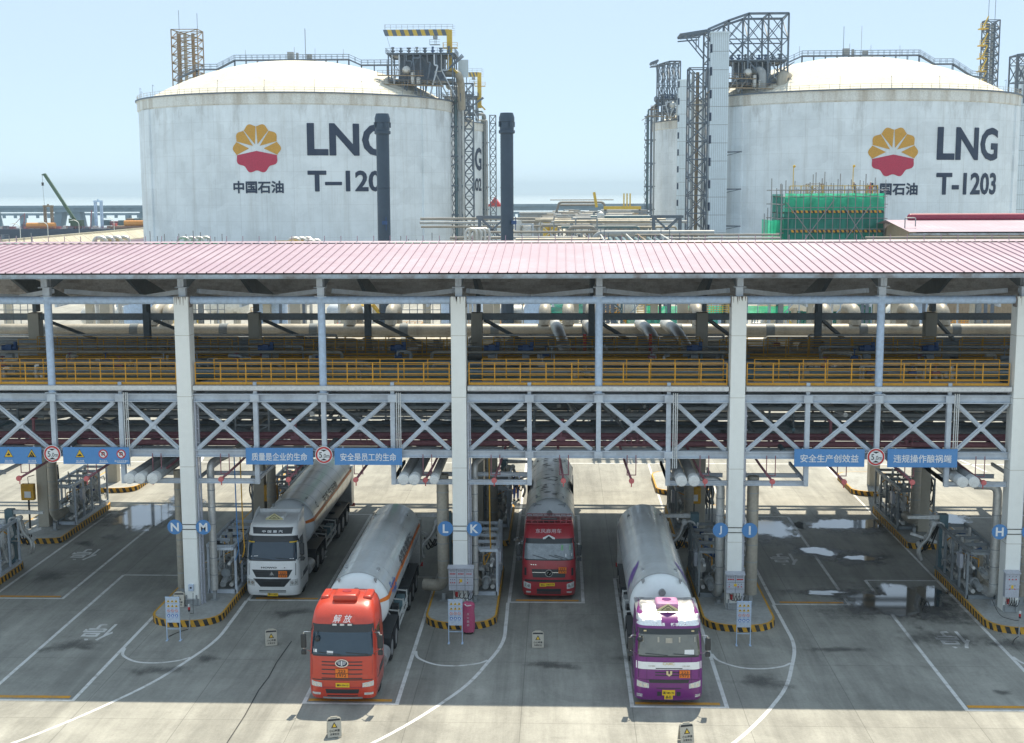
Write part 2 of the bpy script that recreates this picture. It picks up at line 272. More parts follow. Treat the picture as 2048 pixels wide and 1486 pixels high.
def net_material(name, c):
    """Scaffold net: let some light through a fine mesh."""
    m = bpy.data.materials.new(name); m.use_nodes = True
    n = m.node_tree.nodes; l = m.node_tree.links; b = n['Principled BSDF']; b.inputs['Roughness'].default_value = .85
    tc = n.new('ShaderNodeTexCoord'); t = n.new('ShaderNodeTexNoise'); t.inputs['Scale'].default_value = .7; t.inputs['Detail'].default_value = 6; t.inputs['Distortion'].default_value = 1.0; l.new(tc.outputs['Object'], t.inputs[0])
    cr = n.new('ShaderNodeValToRGB'); cr.color_ramp.elements[0].position = .35; cr.color_ramp.elements[1].position = .7
    cr.color_ramp.elements[0].color = (*[x*.65 for x in c], 1); cr.color_ramp.elements[1].color = (*c, 1); l.new(t.outputs[0], cr.inputs[0]); l.new(cr.outputs[0], b.inputs['Base Color'])
    tr = n.new('ShaderNodeBsdfTranslucent'); l.new(cr.outputs[0], tr.inputs[0]); ms = n.new('ShaderNodeMixShader'); ms.inputs[0].default_value = .45
    l.new(b.outputs[0], ms.inputs[1]); l.new(tr.outputs[0], ms.inputs[2])
    tp = n.new('ShaderNodeBsdfTransparent'); m2 = n.new('ShaderNodeMixShader'); m2.inputs[0].default_value = .22; l.new(ms.outputs[0], m2.inputs[1]); l.new(tp.outputs[0], m2.inputs[2])
    l.new(m2.outputs[0], n['Material Output'].inputs[0])
    return m
M['net'] = net_material('green scaffold net cloth', (.05, .85, .48))
M['netdark'] = net_material('dark green scaffold net cloth', (.02, .36, .28))

# ------------------------------------------------------------------ mesh builder
def V3(*a): return Vector(a)
class MB:
    def __init__(s): s.v = []; s.f = []; s.m = []; s.cur = 0
    def add(s, vs, fs, mi=None):
        o = len(s.v); s.v.extend([tuple(x) for x in vs]); s.f.extend([tuple(i+o for i in f) for f in fs]); s.m.extend([s.cur if mi is None else mi]*len(fs)); return s
    def mi(s, k): s.cur = k; return s
    def box(s, x0, x1, y0, y1, z0, z1):
        return s.add([(x0,y0,z0),(x1,y0,z0),(x1,y1,z0),(x0,y1,z0),(x0,y0,z1),(x1,y0,z1),(x1,y1,z1),(x0,y1,z1)],
                     [(0,3,2,1),(4,5,6,7),(0,1,5,4),(1,2,6,5),(2,3,7,6),(3,0,4,7)])
    def cbox(s, c, sx, sy, sz): return s.box(c[0]-sx/2, c[0]+sx/2, c[1]-sy/2, c[1]+sy/2, c[2]-sz/2, c[2]+sz/2)
    def frame(s, p0, p1, upv=None):
        d = (Vector(p1)-Vector(p0)); L = d.length or 1e-6; d = d/L
        u = Vector(upv) if upv else (Vector((0,0,1)) if abs(d.z) < .95 else Vector((0,1,0)))
        a = d.cross(u).normalized(); b = a.cross(d).normalized(); return d, a, b
    def bar(s, p0, p1, w, h=None, upv=None):
        h = h or w; p0 = Vector(p0); p1 = Vector(p1); d, a, b = s.frame(p0, p1, upv)
        q = [(-1,-1),(1,-1),(1,1),(-1,1)]
        vs = [p0+a*x*w/2+b*y*h/2 for x, y in q]+[p1+a*x*w/2+b*y*h/2 for x, y in q]
        return s.add(vs, [(0,1,2,3),(7,6,5,4),(0,4,5,1),(1,5,6,2),(2,6,7,3),(3,7,4,0)])
    def ibeam(s, p0, p1, w, h, t=.03, upv=None):
        p0 = Vector(p0); p1 = Vector(p1); d, a, b = s.frame(p0, p1, upv)
        s.bar(p0+b*(h/2-t/2), p1+b*(h/2-t/2), w, t, upv); s.bar(p0-b*(h/2-t/2), p1-b*(h/2-t/2), w, t, upv)
        return s.bar(p0, p1, t*.9, h-2*t, upv)
    def tube(s, p0, p1, r, n=10, r2=None, caps=True):
        p0 = Vector(p0); p1 = Vector(p1); d, a, b = s.frame(p0, p1); r2 = r if r2 is None else r2
        vs = []
        for p, q in ((p0, r), (p1, r2)):
            for i in range(n):
                t = 2*math.pi*i/n; vs.append(p+a*math.cos(t)*q+b*math.sin(t)*q)
        fs = [(i, i+n, (i+1) % n+n, (i+1) % n) for i in range(n)]
        if caps: fs += [tuple(range(n)), tuple(range(2*n-1, n-1, -1))]
        return s.add(vs, fs)
    def pipe(s, pts, r, n=10, bend=None, caps=True):
        pts = [Vector(p) for p in pts]; bend = bend if bend is not None else r*2.2
        out = [pts[0]]
        for i in range(1, len(pts)-1):
            a, b, c = pts[i-1], pts[i], pts[i+1]; k = min(bend, (a-b).length*.48, (c-b).length*.48)
            p = b+(a-b).normalized()*k; q = b+(c-b).normalized()*k
            for j in range(6):
                t = j/5; out.append(p*(1-t)**2+b*2*t*(1-t)+q*t*t)
        out.append(pts[-1])
        d0 = (out[1]-out[0]).normalized(); u = Vector((0,0,1)) if abs(d0.z) < .9 else Vector((0,1,0))
        a = d0.cross(u).normalized(); vs = []; prev = d0
        for i, p in enumerate(out):
            d = ((out[min(i+1, len(out)-1)]-out[max(i-1, 0)])).normalized()
            if d.length == 0: d = prev
            a = (a-d*a.dot(d)).normalized(); b = d.cross(a); prev = d
            for j in range(n):
                t = 2*math.pi*j/n; vs.append(p+a*math.cos(t)*r+b*math.sin(t)*r)
        fs = []
        for i in range(len(out)-1):
            for j in range(n): fs.append((i*n+j, i*n+(j+1) % n, (i+1)*n+(j+1) % n, (i+1)*n+j))
        if caps: fs += [tuple(range(n-1, -1, -1)), tuple(range((len(out)-1)*n, len(out)*n))]
        return s.add(vs, fs)
    def lathe(s, prof, c=(0,0,0), n=16, axis='z', a0=0, a1=2*math.pi):
        full = abs(a1-a0-2*math.pi) < 1e-6; k = n if full else n+1; vs = []
        for r, h in prof:
            for j in range(k):
                t = a0+(a1-a0)*j/n; x, y = r*math.cos(t), r*math.sin(t)
                p = {'z': (x, y, h), 'y': (x, h, -y), 'x': (h, x, y)}[axis]; vs.append((p[0]+c[0], p[1]+c[1], p[2]+c[2]))
        fs = []
        for i in range(len(prof)-1):
            for j in range(n):
                j2 = (j+1) % k; fs.append((i*k+j, i*k+j2, (i+1)*k+j2, (i+1)*k+j))
        if full:
            if prof[0][0] > 1e-4: fs.append(tuple(range(k-1, -1, -1)))
            if prof[-1][0] > 1e-4: fs.append(tuple(range((len(prof)-1)*k, len(prof)*k)))
        return s.add(vs, fs)
    def sphere(s, c, r, n=10, sz=1.0):
        m = max(5, n//2); return s.lathe([(max(r*math.sin(math.pi*i/m), 0), -r*sz*math.cos(math.pi*i/m)) for i in range(m+1)], c, n)
    def prism(s, poly, h0, h1, plane='xy'):
        n = len(poly); f = {'xy': lambda a, b, h: (a, b, h), 'xz': lambda a, b, h: (a, h, b), 'yz': lambda a, b, h: (h, a, b)}[plane]
        vs = [f(a, b, h0) for a, b in poly]+[f(a, b, h1) for a, b in poly]
        return s.add(vs, [tuple(range(n-1, -1, -1)), tuple(range(n, 2*n))]+[(i, (i+1) % n, (i+1) % n+n, i+n) for i in range(n)])
    def geo(s, g, fn, mi=None): return s.add([fn(x, y) for x, y in g[0]], g[1], mi)
    def build(s, name, mats, parent=None, smooth=True, ang=38, loc=None, bevel=0, seg=2):
        me = bpy.data.meshes.new(name); me.from_pydata(s.v, [], s.f)
        for m_ in (mats if isinstance(mats, (list, tuple)) else [mats]): me.materials.append(M[m_] if isinstance(m_, str) else m_)
        me.polygons.foreach_set('material_index', s.m)
        bm = bmesh.new(); bm.from_mesh(me); bmesh.ops.recalc_face_normals(bm, faces=bm.faces); bm.to_mesh(me); bm.free()
        if smooth: me.shade_smooth(); me.set_sharp_from_angle(angle=R(ang))
        o = bpy.data.objects.new(name, me); col.objects.link(o)
        if parent is not None: o.parent = parent
        if loc is not None: o.location = loc
        if bevel:
            b = o.modifiers.new('bevel', 'BEVEL'); b.width = bevel; b.segments = seg; b.limit_method = 'ANGLE'; b.angle_limit = R(40)
        return o
def tag(o, label, cat, group=None):
    o['label'] = label; o['category'] = cat
    if group: o['group'] = group
    return o
def thing(name, label, cat, loc=(0,0,0), group=None, rz=0):
    o = bpy.data.objects.new(name, None); col.objects.link(o); o.empty_display_size = .5; o.location = loc; o.rotation_euler = (0,0,rz)
    return tag(o, label, cat, group)
def structure(o): o['kind'] = 'structure'; return o
def copy_tree(o, parent=None):
    c = o.copy(); col.objects.link(c)
    if parent is not None: c.parent = parent
    for ch in list(o.children): copy_tree(ch, c)
    return c

# ------------------------------------------------------------------ lettering
TXT = {}
def text(s_, bold=0.0):
    k = (s_, bold)
    if k in TXT: return TXT[k]
    cu = bpy.data.curves.new('t', 'FONT'); cu.body = s_; cu.offset = bold; cu.resolution_u = 3; cu.fill_mode = 'FRONT'
    ob = bpy.data.objects.new('t', cu); col.objects.link(ob)
    dg = bpy.context.evaluated_depsgraph_get(); me = bpy.data.meshes.new_from_object(ob.evaluated_get(dg))
    vs = [(v.co.x, v.co.y) for v in me.vertices]; fs = [tuple(p.vertices) for p in me.polygons]
    bpy.data.objects.remove(ob); bpy.data.curves.remove(cu); bpy.data.meshes.remove(me)
    x0 = min(a for a, _ in vs); x1 = max(a for a, _ in vs); y0 = min(b for _, b in vs); y1 = max(b for _, b in vs)
    vs = [((a-(x0+x1)/2)/(y1-y0), (b-(y0+y1)/2)/(y1-y0)) for a, b in vs]      # centred, one unit tall
    TXT[k] = (vs, fs, (x1-x0)/(y1-y0)); return TXT[k]
def put_text(mb, s_, cx, cz, h, fn, w=None, bold=0.0, mi=None):
    g = text(s_, bold); sx = (w/g[2]) if w else h
    mb.geo((g[0], g[1]), lambda x, y: fn(cx+x*sx, cz+y*h), mi)
def wall_text(mb, s_, cx, cz, h, y, w=None, bold=0.0, mi=None): put_text(mb, s_, cx, cz, h, lambda a, b: (a, y, b), w, bold, mi)
def disc(mb, cx, cz, r, y, t=.004, n=24, mi=None):
    o = mb.cur
    if mi is not None: mb.cur = mi
    mb.tube((cx, y, cz), (cx, y-t, cz), r, n); mb.cur = o
def tri(mb, cx, cz, r, y, t=.004, mi=None):
    o = mb.cur
    if mi is not None: mb.cur = mi
    mb.prism([(cx-r*.9, cz-r*.6), (cx+r*.9, cz-r*.6), (cx, cz+r)], y-t, y, 'xz'); mb.cur = o
# ------------------------------------------------------------------ the yard
def CX(k): return .36+12*k                      # centre line of column row k (k = 0 carries the letters N and M)
YC, YR, YT = 56.0, 69.5, 80.6                   # column rows: front, middle, rear
b = MB(); b.box(-150, 900, -60, 640, -6, 0); structure(b.build('ground', 'ground', smooth=False))
b = MB(); b.add([(-9000, 100, -3.2), (9000, 100, -3.2), (9000, 9000, -3.2), (-9000, 9000, -3.2)], [(0, 1, 2, 3)]); structure(b.build('sea', 'sea', smooth=False))

def strip(mb, pts, w, z=.004, closed=False):
    """A painted line of constant width along a polyline, mitred at its corners."""
    P = [Vector((p[0], p[1], 0)) for p in pts]; L = []; Rr = []
    for i, p in enumerate(P):
        d0 = (p-P[i-1]).normalized() if i else (P[1]-p).normalized(); d1 = (P[i+1]-p).normalized() if i < len(P)-1 else d0
        n0 = Vector((-d0.y, d0.x, 0)); n1 = Vector((-d1.y, d1.x, 0)); n = (n0+n1).normalized(); k = w/2/max(.3, n.dot(n0))
        L.append((p.x+n.x*k, p.y+n.y*k, z)); Rr.append((p.x-n.x*k, p.y-n.y*k, z))
    m = len(P); mb.add(L+Rr, [(i, i+m, i+1+m, i+1) for i in range(m-1)])
def spline(pts, n=8):
    out = []
    for i in range(len(pts)-1):
        p0 = pts[max(i-1, 0)]; p1 = pts[i]; p2 = pts[i+1]; p3 = pts[min(i+2, len(pts)-1)]
        for j in range(n):
            t = j/n; out.append(tuple(.5*((2*p1[a])+(-p0[a]+p2[a])*t+(2*p0[a]-5*p1[a]+4*p2[a]-p3[a])*t*t+(-p0[a]+3*p1[a]-3*p2[a]+p3[a])*t**3) for a in (0, 1)))
    out.append(pts[-1]); return out
for k in range(-2, 5):
    c = CX(k)
    m = MB()                                     # bay left of the column: front box
    m2 = MB()
    xl, xr = c-5.0, c-1.58
    strip(m, [(xl, 61.25), (xl, 45.4), (xr, 45.4), (xr, 61.25), (xl, 61.25)], .15)
    strip(m, [(xr, 61.32), (xr, 88)], .13)
    m2.box(xl+.12, xr-.22, 45.62, 45.84, 0, .006)
    xl, xr = c+2.05, c+5.42                      # bay right of the column: rear box
    strip(m, [(xl, 73.6), (xl, 57.45), (xr, 57.45), (xr, 73.6), (xl, 73.6)], .15)
    m2.box(xl+.3, xr-.2, 57.65, 57.85, 0, .006)
    strip(m, spline([(c+2.0, 57.37), (c+2.03, 54.5), (c+2.0, 52.2), (c+1.55, 49.9), (c+.5, 46.5), (c-2.1, 41.8), (c-6.5, 36.6), (c-13, 32)], 9), .15, .0045)
    strip(m, spline([(c-1.5, 50.95), (c-1.3, 50.15), (c-.55, 49.45), (c+.3, 49.33), (c+1.1, 49.6), (c+1.5, 50.0)], 7), .12, .005)
    strip(m, [(c+2.05, 73.7), (c+2.05, 92)], .15) if k in (0, 1, 2) else None
    structure(m.build('white_marking', 'mark', smooth=False)); structure(m2.build('orange_marking', 'orangemark', smooth=False))
m = MB()
for k in range(-1, 4):
    for x, y in ((CX(k)+3.75, 64.8), (CX(k)-3.3, 52.9)):
        put_text(m, '停', 0, 0, 2.1, lambda a, q: (x-a, y-q, .0052), w=1.35, bold=.012)
structure(m.build('stop_marking', 'mark', smooth=False))
m = MB()
for y0 in (88, 97, 118): strip(m, [(-80, y0), (110, y0+.5)], .18)
for x0 in (-30, -8, 17, 45): strip(m, spline([(x0, 86), (x0-1.5, 93), (x0-7, 101), (x0-16, 106)], 6), .18)
for x0 in (1, 9, 26): put_text(m, '出口', 0, 0, 2.2, lambda a, q: (x0-a, 104-q, .0052), w=2.6)
structure(m.build('white_marking', 'mark', smooth=False))
m = MB()                                         # the dark sealed crack across the apron
strip(m, [(5.55, 52.0), (5.46, 49.5), (5.5, 47.9), (5.42, 46.6), (5.47, 44.2), (5.42, 41.5), (5.5, 34)], .045, .0055)
structure(m.build('crack', 'kerbk', smooth=False))

def blob(cx, cy, rx, ry, seed, n=44, jag=.35):
    rr = random.Random(seed); ph = [(rr.uniform(0, 6.28), rr.uniform(.2, 1)*jag/(i+1)) for i in range(6)]
    return [(cx+rx*math.cos(t)*(1+sum(a*math.cos((i+2)*t+p) for i, (p, a) in enumerate(ph))), cy+ry*math.sin(t)*(1+sum(a*math.cos((i+2)*t+p) for i, (p, a) in enumerate(ph)))) for t in [2*math.pi*j/n for j in range(n)]]
def patch(name, x, y, rx, ry, seed, z, mt):
    p = blob(x, y, rx, ry, seed); n = len(p); vs = [(x, y, z)]; att = [1.0]
    for k in (.33, .66, 1.0): vs += [(x+(a-x)*k, y+(q-y)*k, z) for a, q in p]; att += [1-k]*n
    fs = [(0, 1+j, 1+(j+1) % n) for j in range(n)]+[(1+i*n+j, 1+(i+1)*n+j, 1+(i+1)*n+(j+1) % n, 1+i*n+(j+1) % n) for i in range(2) for j in range(n)]
    m = MB(); m.add(vs, fs); o = m.build(name, mt, smooth=False); a = o.data.attributes.new('inner', 'FLOAT', 'POINT'); a.data.foreach_set('value', att); return structure(o)
PUD = [(27.5, 71.3, 2.6, 3.2, 1), (32.9, 72.0, 2.3, 2.0, 2), (30.1, 66.3, 1.2, 1.0, 3), (32.1, 65.1, 1.2, .6, 4), (29.0, 59.2, 1.2, .45, 5), (32.3, 58.2, 2.7, 3.0, 6),
       (-7.4, 73.2, 2.3, 4.0, 7), (-6.2, 77.0, 1.4, 2.0, 8), (14.7, 68.3, .9, .6, 10), (25.9, 72.2, 1.0, 1.9, 13), (38.6, 73.5, 1.6, 2.0, 14)]
for x, q, rx, ry, sd_ in PUD: patch('puddle', x, q, rx, ry, sd_, .0095, 'puddle')
for i, (x, q, rx, ry) in enumerate([(27.6, 70.6, 3.6, 4.6), (32.7, 71.5, 3.2, 3.2), (30.3, 66.0, 2.2, 2.0), (32.0, 64.9, 2.6, 1.5), (29.3, 59.3, 3.0, 1.1), (32.0, 57.3, 3.9, 4.6), (-7.3, 73, 3.2, 5.2), (32.6, 53.0, 2.3, 1.8), (35.4, 52.4, 1.9, 1.0), (-7.6, 68.2, 1.0, .8), (-8.6, 66.9, 1.0, .9), (-8.2, 60.9, 1.7, 1.2), (1.1, 48.5, 1.7, .8), (2.6, 49.9, .7, .6), (24.4, 47.9, 1.9, .8), (33.2, 47.1, .6, .35), (16.4, 49.5, 1.4, .8), (20, 50.2, 1.2, .8), (4.6, 55.6, 1.2, .9), (-3.5, 51.2, 1.8, 1.0), (28.2, 51.6, 1.9, .5)]):
    patch('damp_ground', x, q, rx, ry, 50+i, .0065+i*.0001, 'wet' if i < 7 else 'dampspot')

# ------------------------------------------------------------------ kerbed islands
def island(name, c, y0, y1, hw, label, nose=1.2, r=.6, h=.30, grp='kerbed loading islands'):
    out = []
    for i in range(13):                          # rounded nose towards the camera
        t = math.pi+math.pi*i/12; out.append((c+hw*math.copysign(abs(math.cos(t))**.75, math.cos(t)), y0+nose+nose*math.sin(t)))
    out += [(c+hw, y1-r)]+[(c+hw-r+r*math.cos(t), y1-r+r*math.sin(t)) for t in (R(30), R(60), R(90))]+[(c-hw+r-r*math.sin(t), y1-r+r*math.cos(t)) for t in (0, R(30), R(60))]+[(c-hw, y1-r)]
    t_ = thing(name, label, 'traffic island', (c, y0, 0), grp)
    loc = [(x-c, y-y0) for x, y in out]
    m = MB(); m.prism(loc, 0, h-.002); m.build('deck', 'islandtop', t_, smooth=False)
    # striped kerb face: slanted stripes all along the outline, 5 mm proud of the deck
    P = loc+[loc[0]]; seg = [(Vector(P[i+1])-Vector(P[i])).length for i in range(len(P)-1)]; L = sum(seg); nst = int(L/.19); nst -= nst % 2
    def at(s):
        s = s % L
        for i, d in enumerate(seg):
            if s <= d or i == len(seg)-1:
                a = Vector(P[i]); q = Vector(P[i+1]); dr = (q-a).normalized(); n = Vector((dr.y, -dr.x)); return a+dr*min(s, d)+n*.006
            s -= d
    m = MB(); st = L/nst
    for i in range(nst):
        m.cur = i % 2
        s0 = i*st; lean = .11
        q = [at(s0), at(s0+st/2), at(s0+st)]; u = [at(s0-lean), at(s0+st/2-lean), at(s0+st-lean)]
        mid = [at(s0-lean/2), at(s0+st/2-lean/2), at(s0+st-lean/2)]
        vs = [(p.x, p.y, .01) for p in q]+[(p.x, p.y, h/2) for p in mid]+[(p.x, p.y, h) for p in u]
        m.add(vs, [(0, 1, 4, 3), (1, 2, 5, 4), (3, 4, 7, 6), (4, 5, 8, 7)])
    m.build('striped_kerb', ['kerby', 'kerbk'], t_, smooth=False)
    m = MB(); inner = [((x)*(1-.09/hw), y0_+(.09 if y0_ < nose else -.05 if y0_ > y1-y0-r else 0)) for x, y0_ in loc]; n = len(loc)
    m.add([(x, y, h+.002) for x, y in loc]+[(x, y, h+.002) for x, y in inner], [(i, (i+1) % n, (i+1) % n+n, i+n) for i in range(n)])
    m.build('kerb_edge_line', 'kerby', t_, smooth=False)
    return t_
LET = {-1: ('P', 'O'), 0: ('N', 'M'), 1: ('L', 'K'), 2: ('J', 'I'), 3: ('H', 'G')}
for k in range(-1, 4):
    a, q = LET[k]
    nm = {-1: 'at the left edge, its column out of frame'}.get(k, f'under the column with the {a} disc on its left')
    island('loading_island', CX(k)+.08, 53.6, 62.7, 1.55, f'front island with striped kerb {nm}')
    nm = {-1: 'beside lane with the left icon banners', 0: 'behind the column marked N and M', 1: 'behind the column marked L and K', 2: 'behind the column marked J and I', 3: 'behind the column marked H'}[k]
    island('loading_island', CX(k)+.08, 66.75, 75.4, 1.62, f'shaded rear kerbed island {nm}', nose=.35, r=.8)
    nm = {-1: 'left of the N disc column', 0: 'behind the M disc column', 1: 'behind the L and K column', 2: 'left of the J and I column', 3: 'left of the H disc column'}[k]
    island('bollard_island', CX(k)+.05, 78.7, 84.5, 1.75, f'sunlit pale kerbed island far {nm}', nose=1.0, r=1.0, grp='sunlit far islands')
# ------------------------------------------------------------------ loading canopy: columns, trusses, walkways, roof
can = thing('loading_canopy', 'long open loading canopy with pink sheet roof on white columns and grey trusses', 'canopy', (0, 0, 0))
XL, XR = -17.0, 53.5
def roofz(y): return 15.22+.105*(min(y, 62.5)-53.9)-.264*max(0, y-62.5)
Y0, YG, Y1 = 53.9, 62.5, 75.2
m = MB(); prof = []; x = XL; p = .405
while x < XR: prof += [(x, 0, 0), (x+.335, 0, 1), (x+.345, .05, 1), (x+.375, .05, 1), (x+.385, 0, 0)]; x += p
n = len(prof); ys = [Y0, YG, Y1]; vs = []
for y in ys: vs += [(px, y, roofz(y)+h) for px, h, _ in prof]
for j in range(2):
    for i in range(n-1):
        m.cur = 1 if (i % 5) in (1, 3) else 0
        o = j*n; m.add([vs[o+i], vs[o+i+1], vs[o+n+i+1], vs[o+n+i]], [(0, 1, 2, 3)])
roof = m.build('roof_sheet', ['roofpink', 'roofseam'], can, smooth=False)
m = MB()
for j in range(2):
    a, q = ys[j], ys[j+1]; m.add([(XL, a, roofz(a)-.05), (XR, a, roofz(a)-.05), (XR, q, roofz(q)-.05), (XL, q, roofz(q)-.05)], [(0, 3, 2, 1)])
m.build('roof_lining', 'underroof', roof, smooth=False)
m = MB(); m.box(XL, XR, Y0-.02, Y0+.10, roofz(Y0)-.21, roofz(Y0)-.06); m.box(XL, XR, Y0-.05, Y0+.14, roofz(Y0)-.235, roofz(Y0)-.212); m.build('eave_trim', 'eavetrim', roof, smooth=False)
m = MB(); m.prism([(YG-.22, roofz(YG)+.03), (YG, roofz(YG)+.10), (YG+.22, roofz(YG)+.03)], XL, XR, 'yz'); m.build('ridge_cap', 'roofpink', roof, smooth=False)
m = MB(); m.tube((0, 0, 0), (0, 0, .27), .018, 5); sp = m.build('lightning_spike', 'roofseam', roof); sp.location = (XL+.3, YG, roofz(YG)+.08)
for i in range(1, 88): q = sp.copy(); col.objects.link(q); q.parent = roof; q.location = (XL+.3+.79*i, YG, roofz(YG)+.08)
for y in (55.2, 56.6, 58.0, 59.4, 60.8, 62.2, 63.4, 64.3, 65.2, 66.1, 67, 67.9, 68.8, 69.7, 70.6, 71.5, 72.4, 73.3, 74.2, 75.1):
    m = MB(); m.ibeam((XL, y, roofz(y)-.19), (XR, y, roofz(y)-.19), .10, .20, .02); m.build('purlin', 'purlin', can, smooth=False)

XS = [CX(k) for k in range(-1, 5)]; MID = [CX(k)+6.03 for k in range(-2, 4)]
COLH = 14.09
for k in range(-1, 5):                           # white concrete front columns, base plates and rafter stubs
    c = CX(k)
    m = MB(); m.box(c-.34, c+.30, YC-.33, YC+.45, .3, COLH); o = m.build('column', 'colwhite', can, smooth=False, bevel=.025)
    m = MB(); m.box(c-.36, c+.32, YC-.352, YC-.334, .32, .62)
    for sx in (-.25, .2): m.tube((c+sx, YC-.40, .36), (c+sx, YC-.40, .80), .035, 6)
    m.tube((c-.3, YC-.40, .60), (c+.25, YC-.40, .60), .03, 6); m.build('base_fitting', 'pipegrey', o)
    m = MB()
    for z in (3.35, 6.6, 9.72, 12.4): m.box(c-.3425, c+.3025, YC-.3325, YC+.4525, z, z+.018)
    m.build('pour_joint', 'tancol', o, smooth=False)
    m = MB(); rj = random.Random(k+60)
    for q in range(9):
        x = rj.choice([c+.302, c+.303, c-.343]); y = YC+rj.uniform(-.3, .4); z = rj.choice([COLH, COLH-.1, 9.6, 13.6]); w_ = rj.uniform(.02, .06); L = rj.uniform(.3, 1.5); m.add([(x, y, z), (x, y+w_, z), (x, y+w_*.6, z-L), (x, y+w_*.4, z-L)], [(0, 1, 2, 3)])
        z = COLH; L *= .7; x = c+rj.uniform(-.3, .25); m.add([(x, YC-.3325, z), (x+w_, YC-.3325, z), (x+w_*.6, YC-.3325, z-L*.4), (x+w_*.4, YC-.3325, z-L*.4)], [(0, 1, 2, 3)])
    m.build('rust_run', 'rust', o, smooth=False)
    m = MB()
    for sx in (-1, 1):
        for z in (13.8, 14.0): m.box(c+sx*.36-.03-.02, c+sx*.36+.03-.02, YC-.06, YC+.06, z-.04, z+.04)
        m.box(c-.02+sx*.335-.02, c-.02+sx*.335+.02, YC-.2, YC+.2, 13.62, 14.06)
    m.build('end_plate', 'rust', o, smooth=False)
    m = MB(); m.box(c+.32, c+.39, YC-.1, YC+.1, .3, 9.6); m.box(c+.40, c+.46, YC+.12, YC+.22, .3, 9.6)
    for z in [i*.62+.8 for i in range(14)]: m.box(c+.30, c+.48, YC+.0, YC+.02, z, z+.05)
    m.build('cable_tray', 'grey1', o, smooth=False)
for c in XS+MID:                                 # rafter ends above every column and post, haunched rafters behind
    y0 = YC
    m = MB(); zt = roofz(y0)-.33
    m.bar((c, YC, COLH-.02), (c, YC, zt-.62), .30, .30) if zt-.62 > COLH else None
    m.cbox((c, YC, (COLH+zt)/2-.05), .26, .26, zt-COLH-.1)
    m.cbox((c, YC-.16, zt-.62), .52, .42, .03); m.cbox((c, YC-.16, zt+.0), .48, .42, .03)
    m.cbox((c, YC-.35, zt-.31), .03, .04, .60); m.cbox((c, YC-.2, zt-.31), .26, .30, .56)
    m.build('rafter_stub', 'steel', can, smooth=False)
    m = MB(); m.prism([(YC+.1, zt), (YC+.1, zt-.75), (YC+3.2, roofz(YC+3.2)-.72), (YR-3.4, roofz(YR-3.4)-.85), (YR-.3, 13.0), (YR-.3, 12.2), (YR+.3, 12.2), (YR+.3, 12.9), (Y1-.3, roofz(Y1)-.6), (Y1-.3, roofz(Y1)-.3), (YG, roofz(YG)-.33)], c-.10, c+.10, 'yz')
    m.build('rafter', 'darksteel', can, smooth=False)
for i in range(len(XS)-1):                       # sagging roof bracing between the rafters
    m = MB()
    for a, q in ((XS[i], MID[i+1] if i+1 < len(MID) else XS[i]+6), (MID[i+1] if i+1 < len(MID) else XS[i]+6, XS[i+1])):
        mx = (a+q)/2
        m.bar((a+.3, YC+1.3, 14.22), (mx, YC+4.3, 13.72), .22, .2); m.bar((mx, YC+4.3, 13.72), (q-.3, YC+1.3, 14.22), .22, .2)
    m.build('roof_brace', 'steel', can, smooth=False)
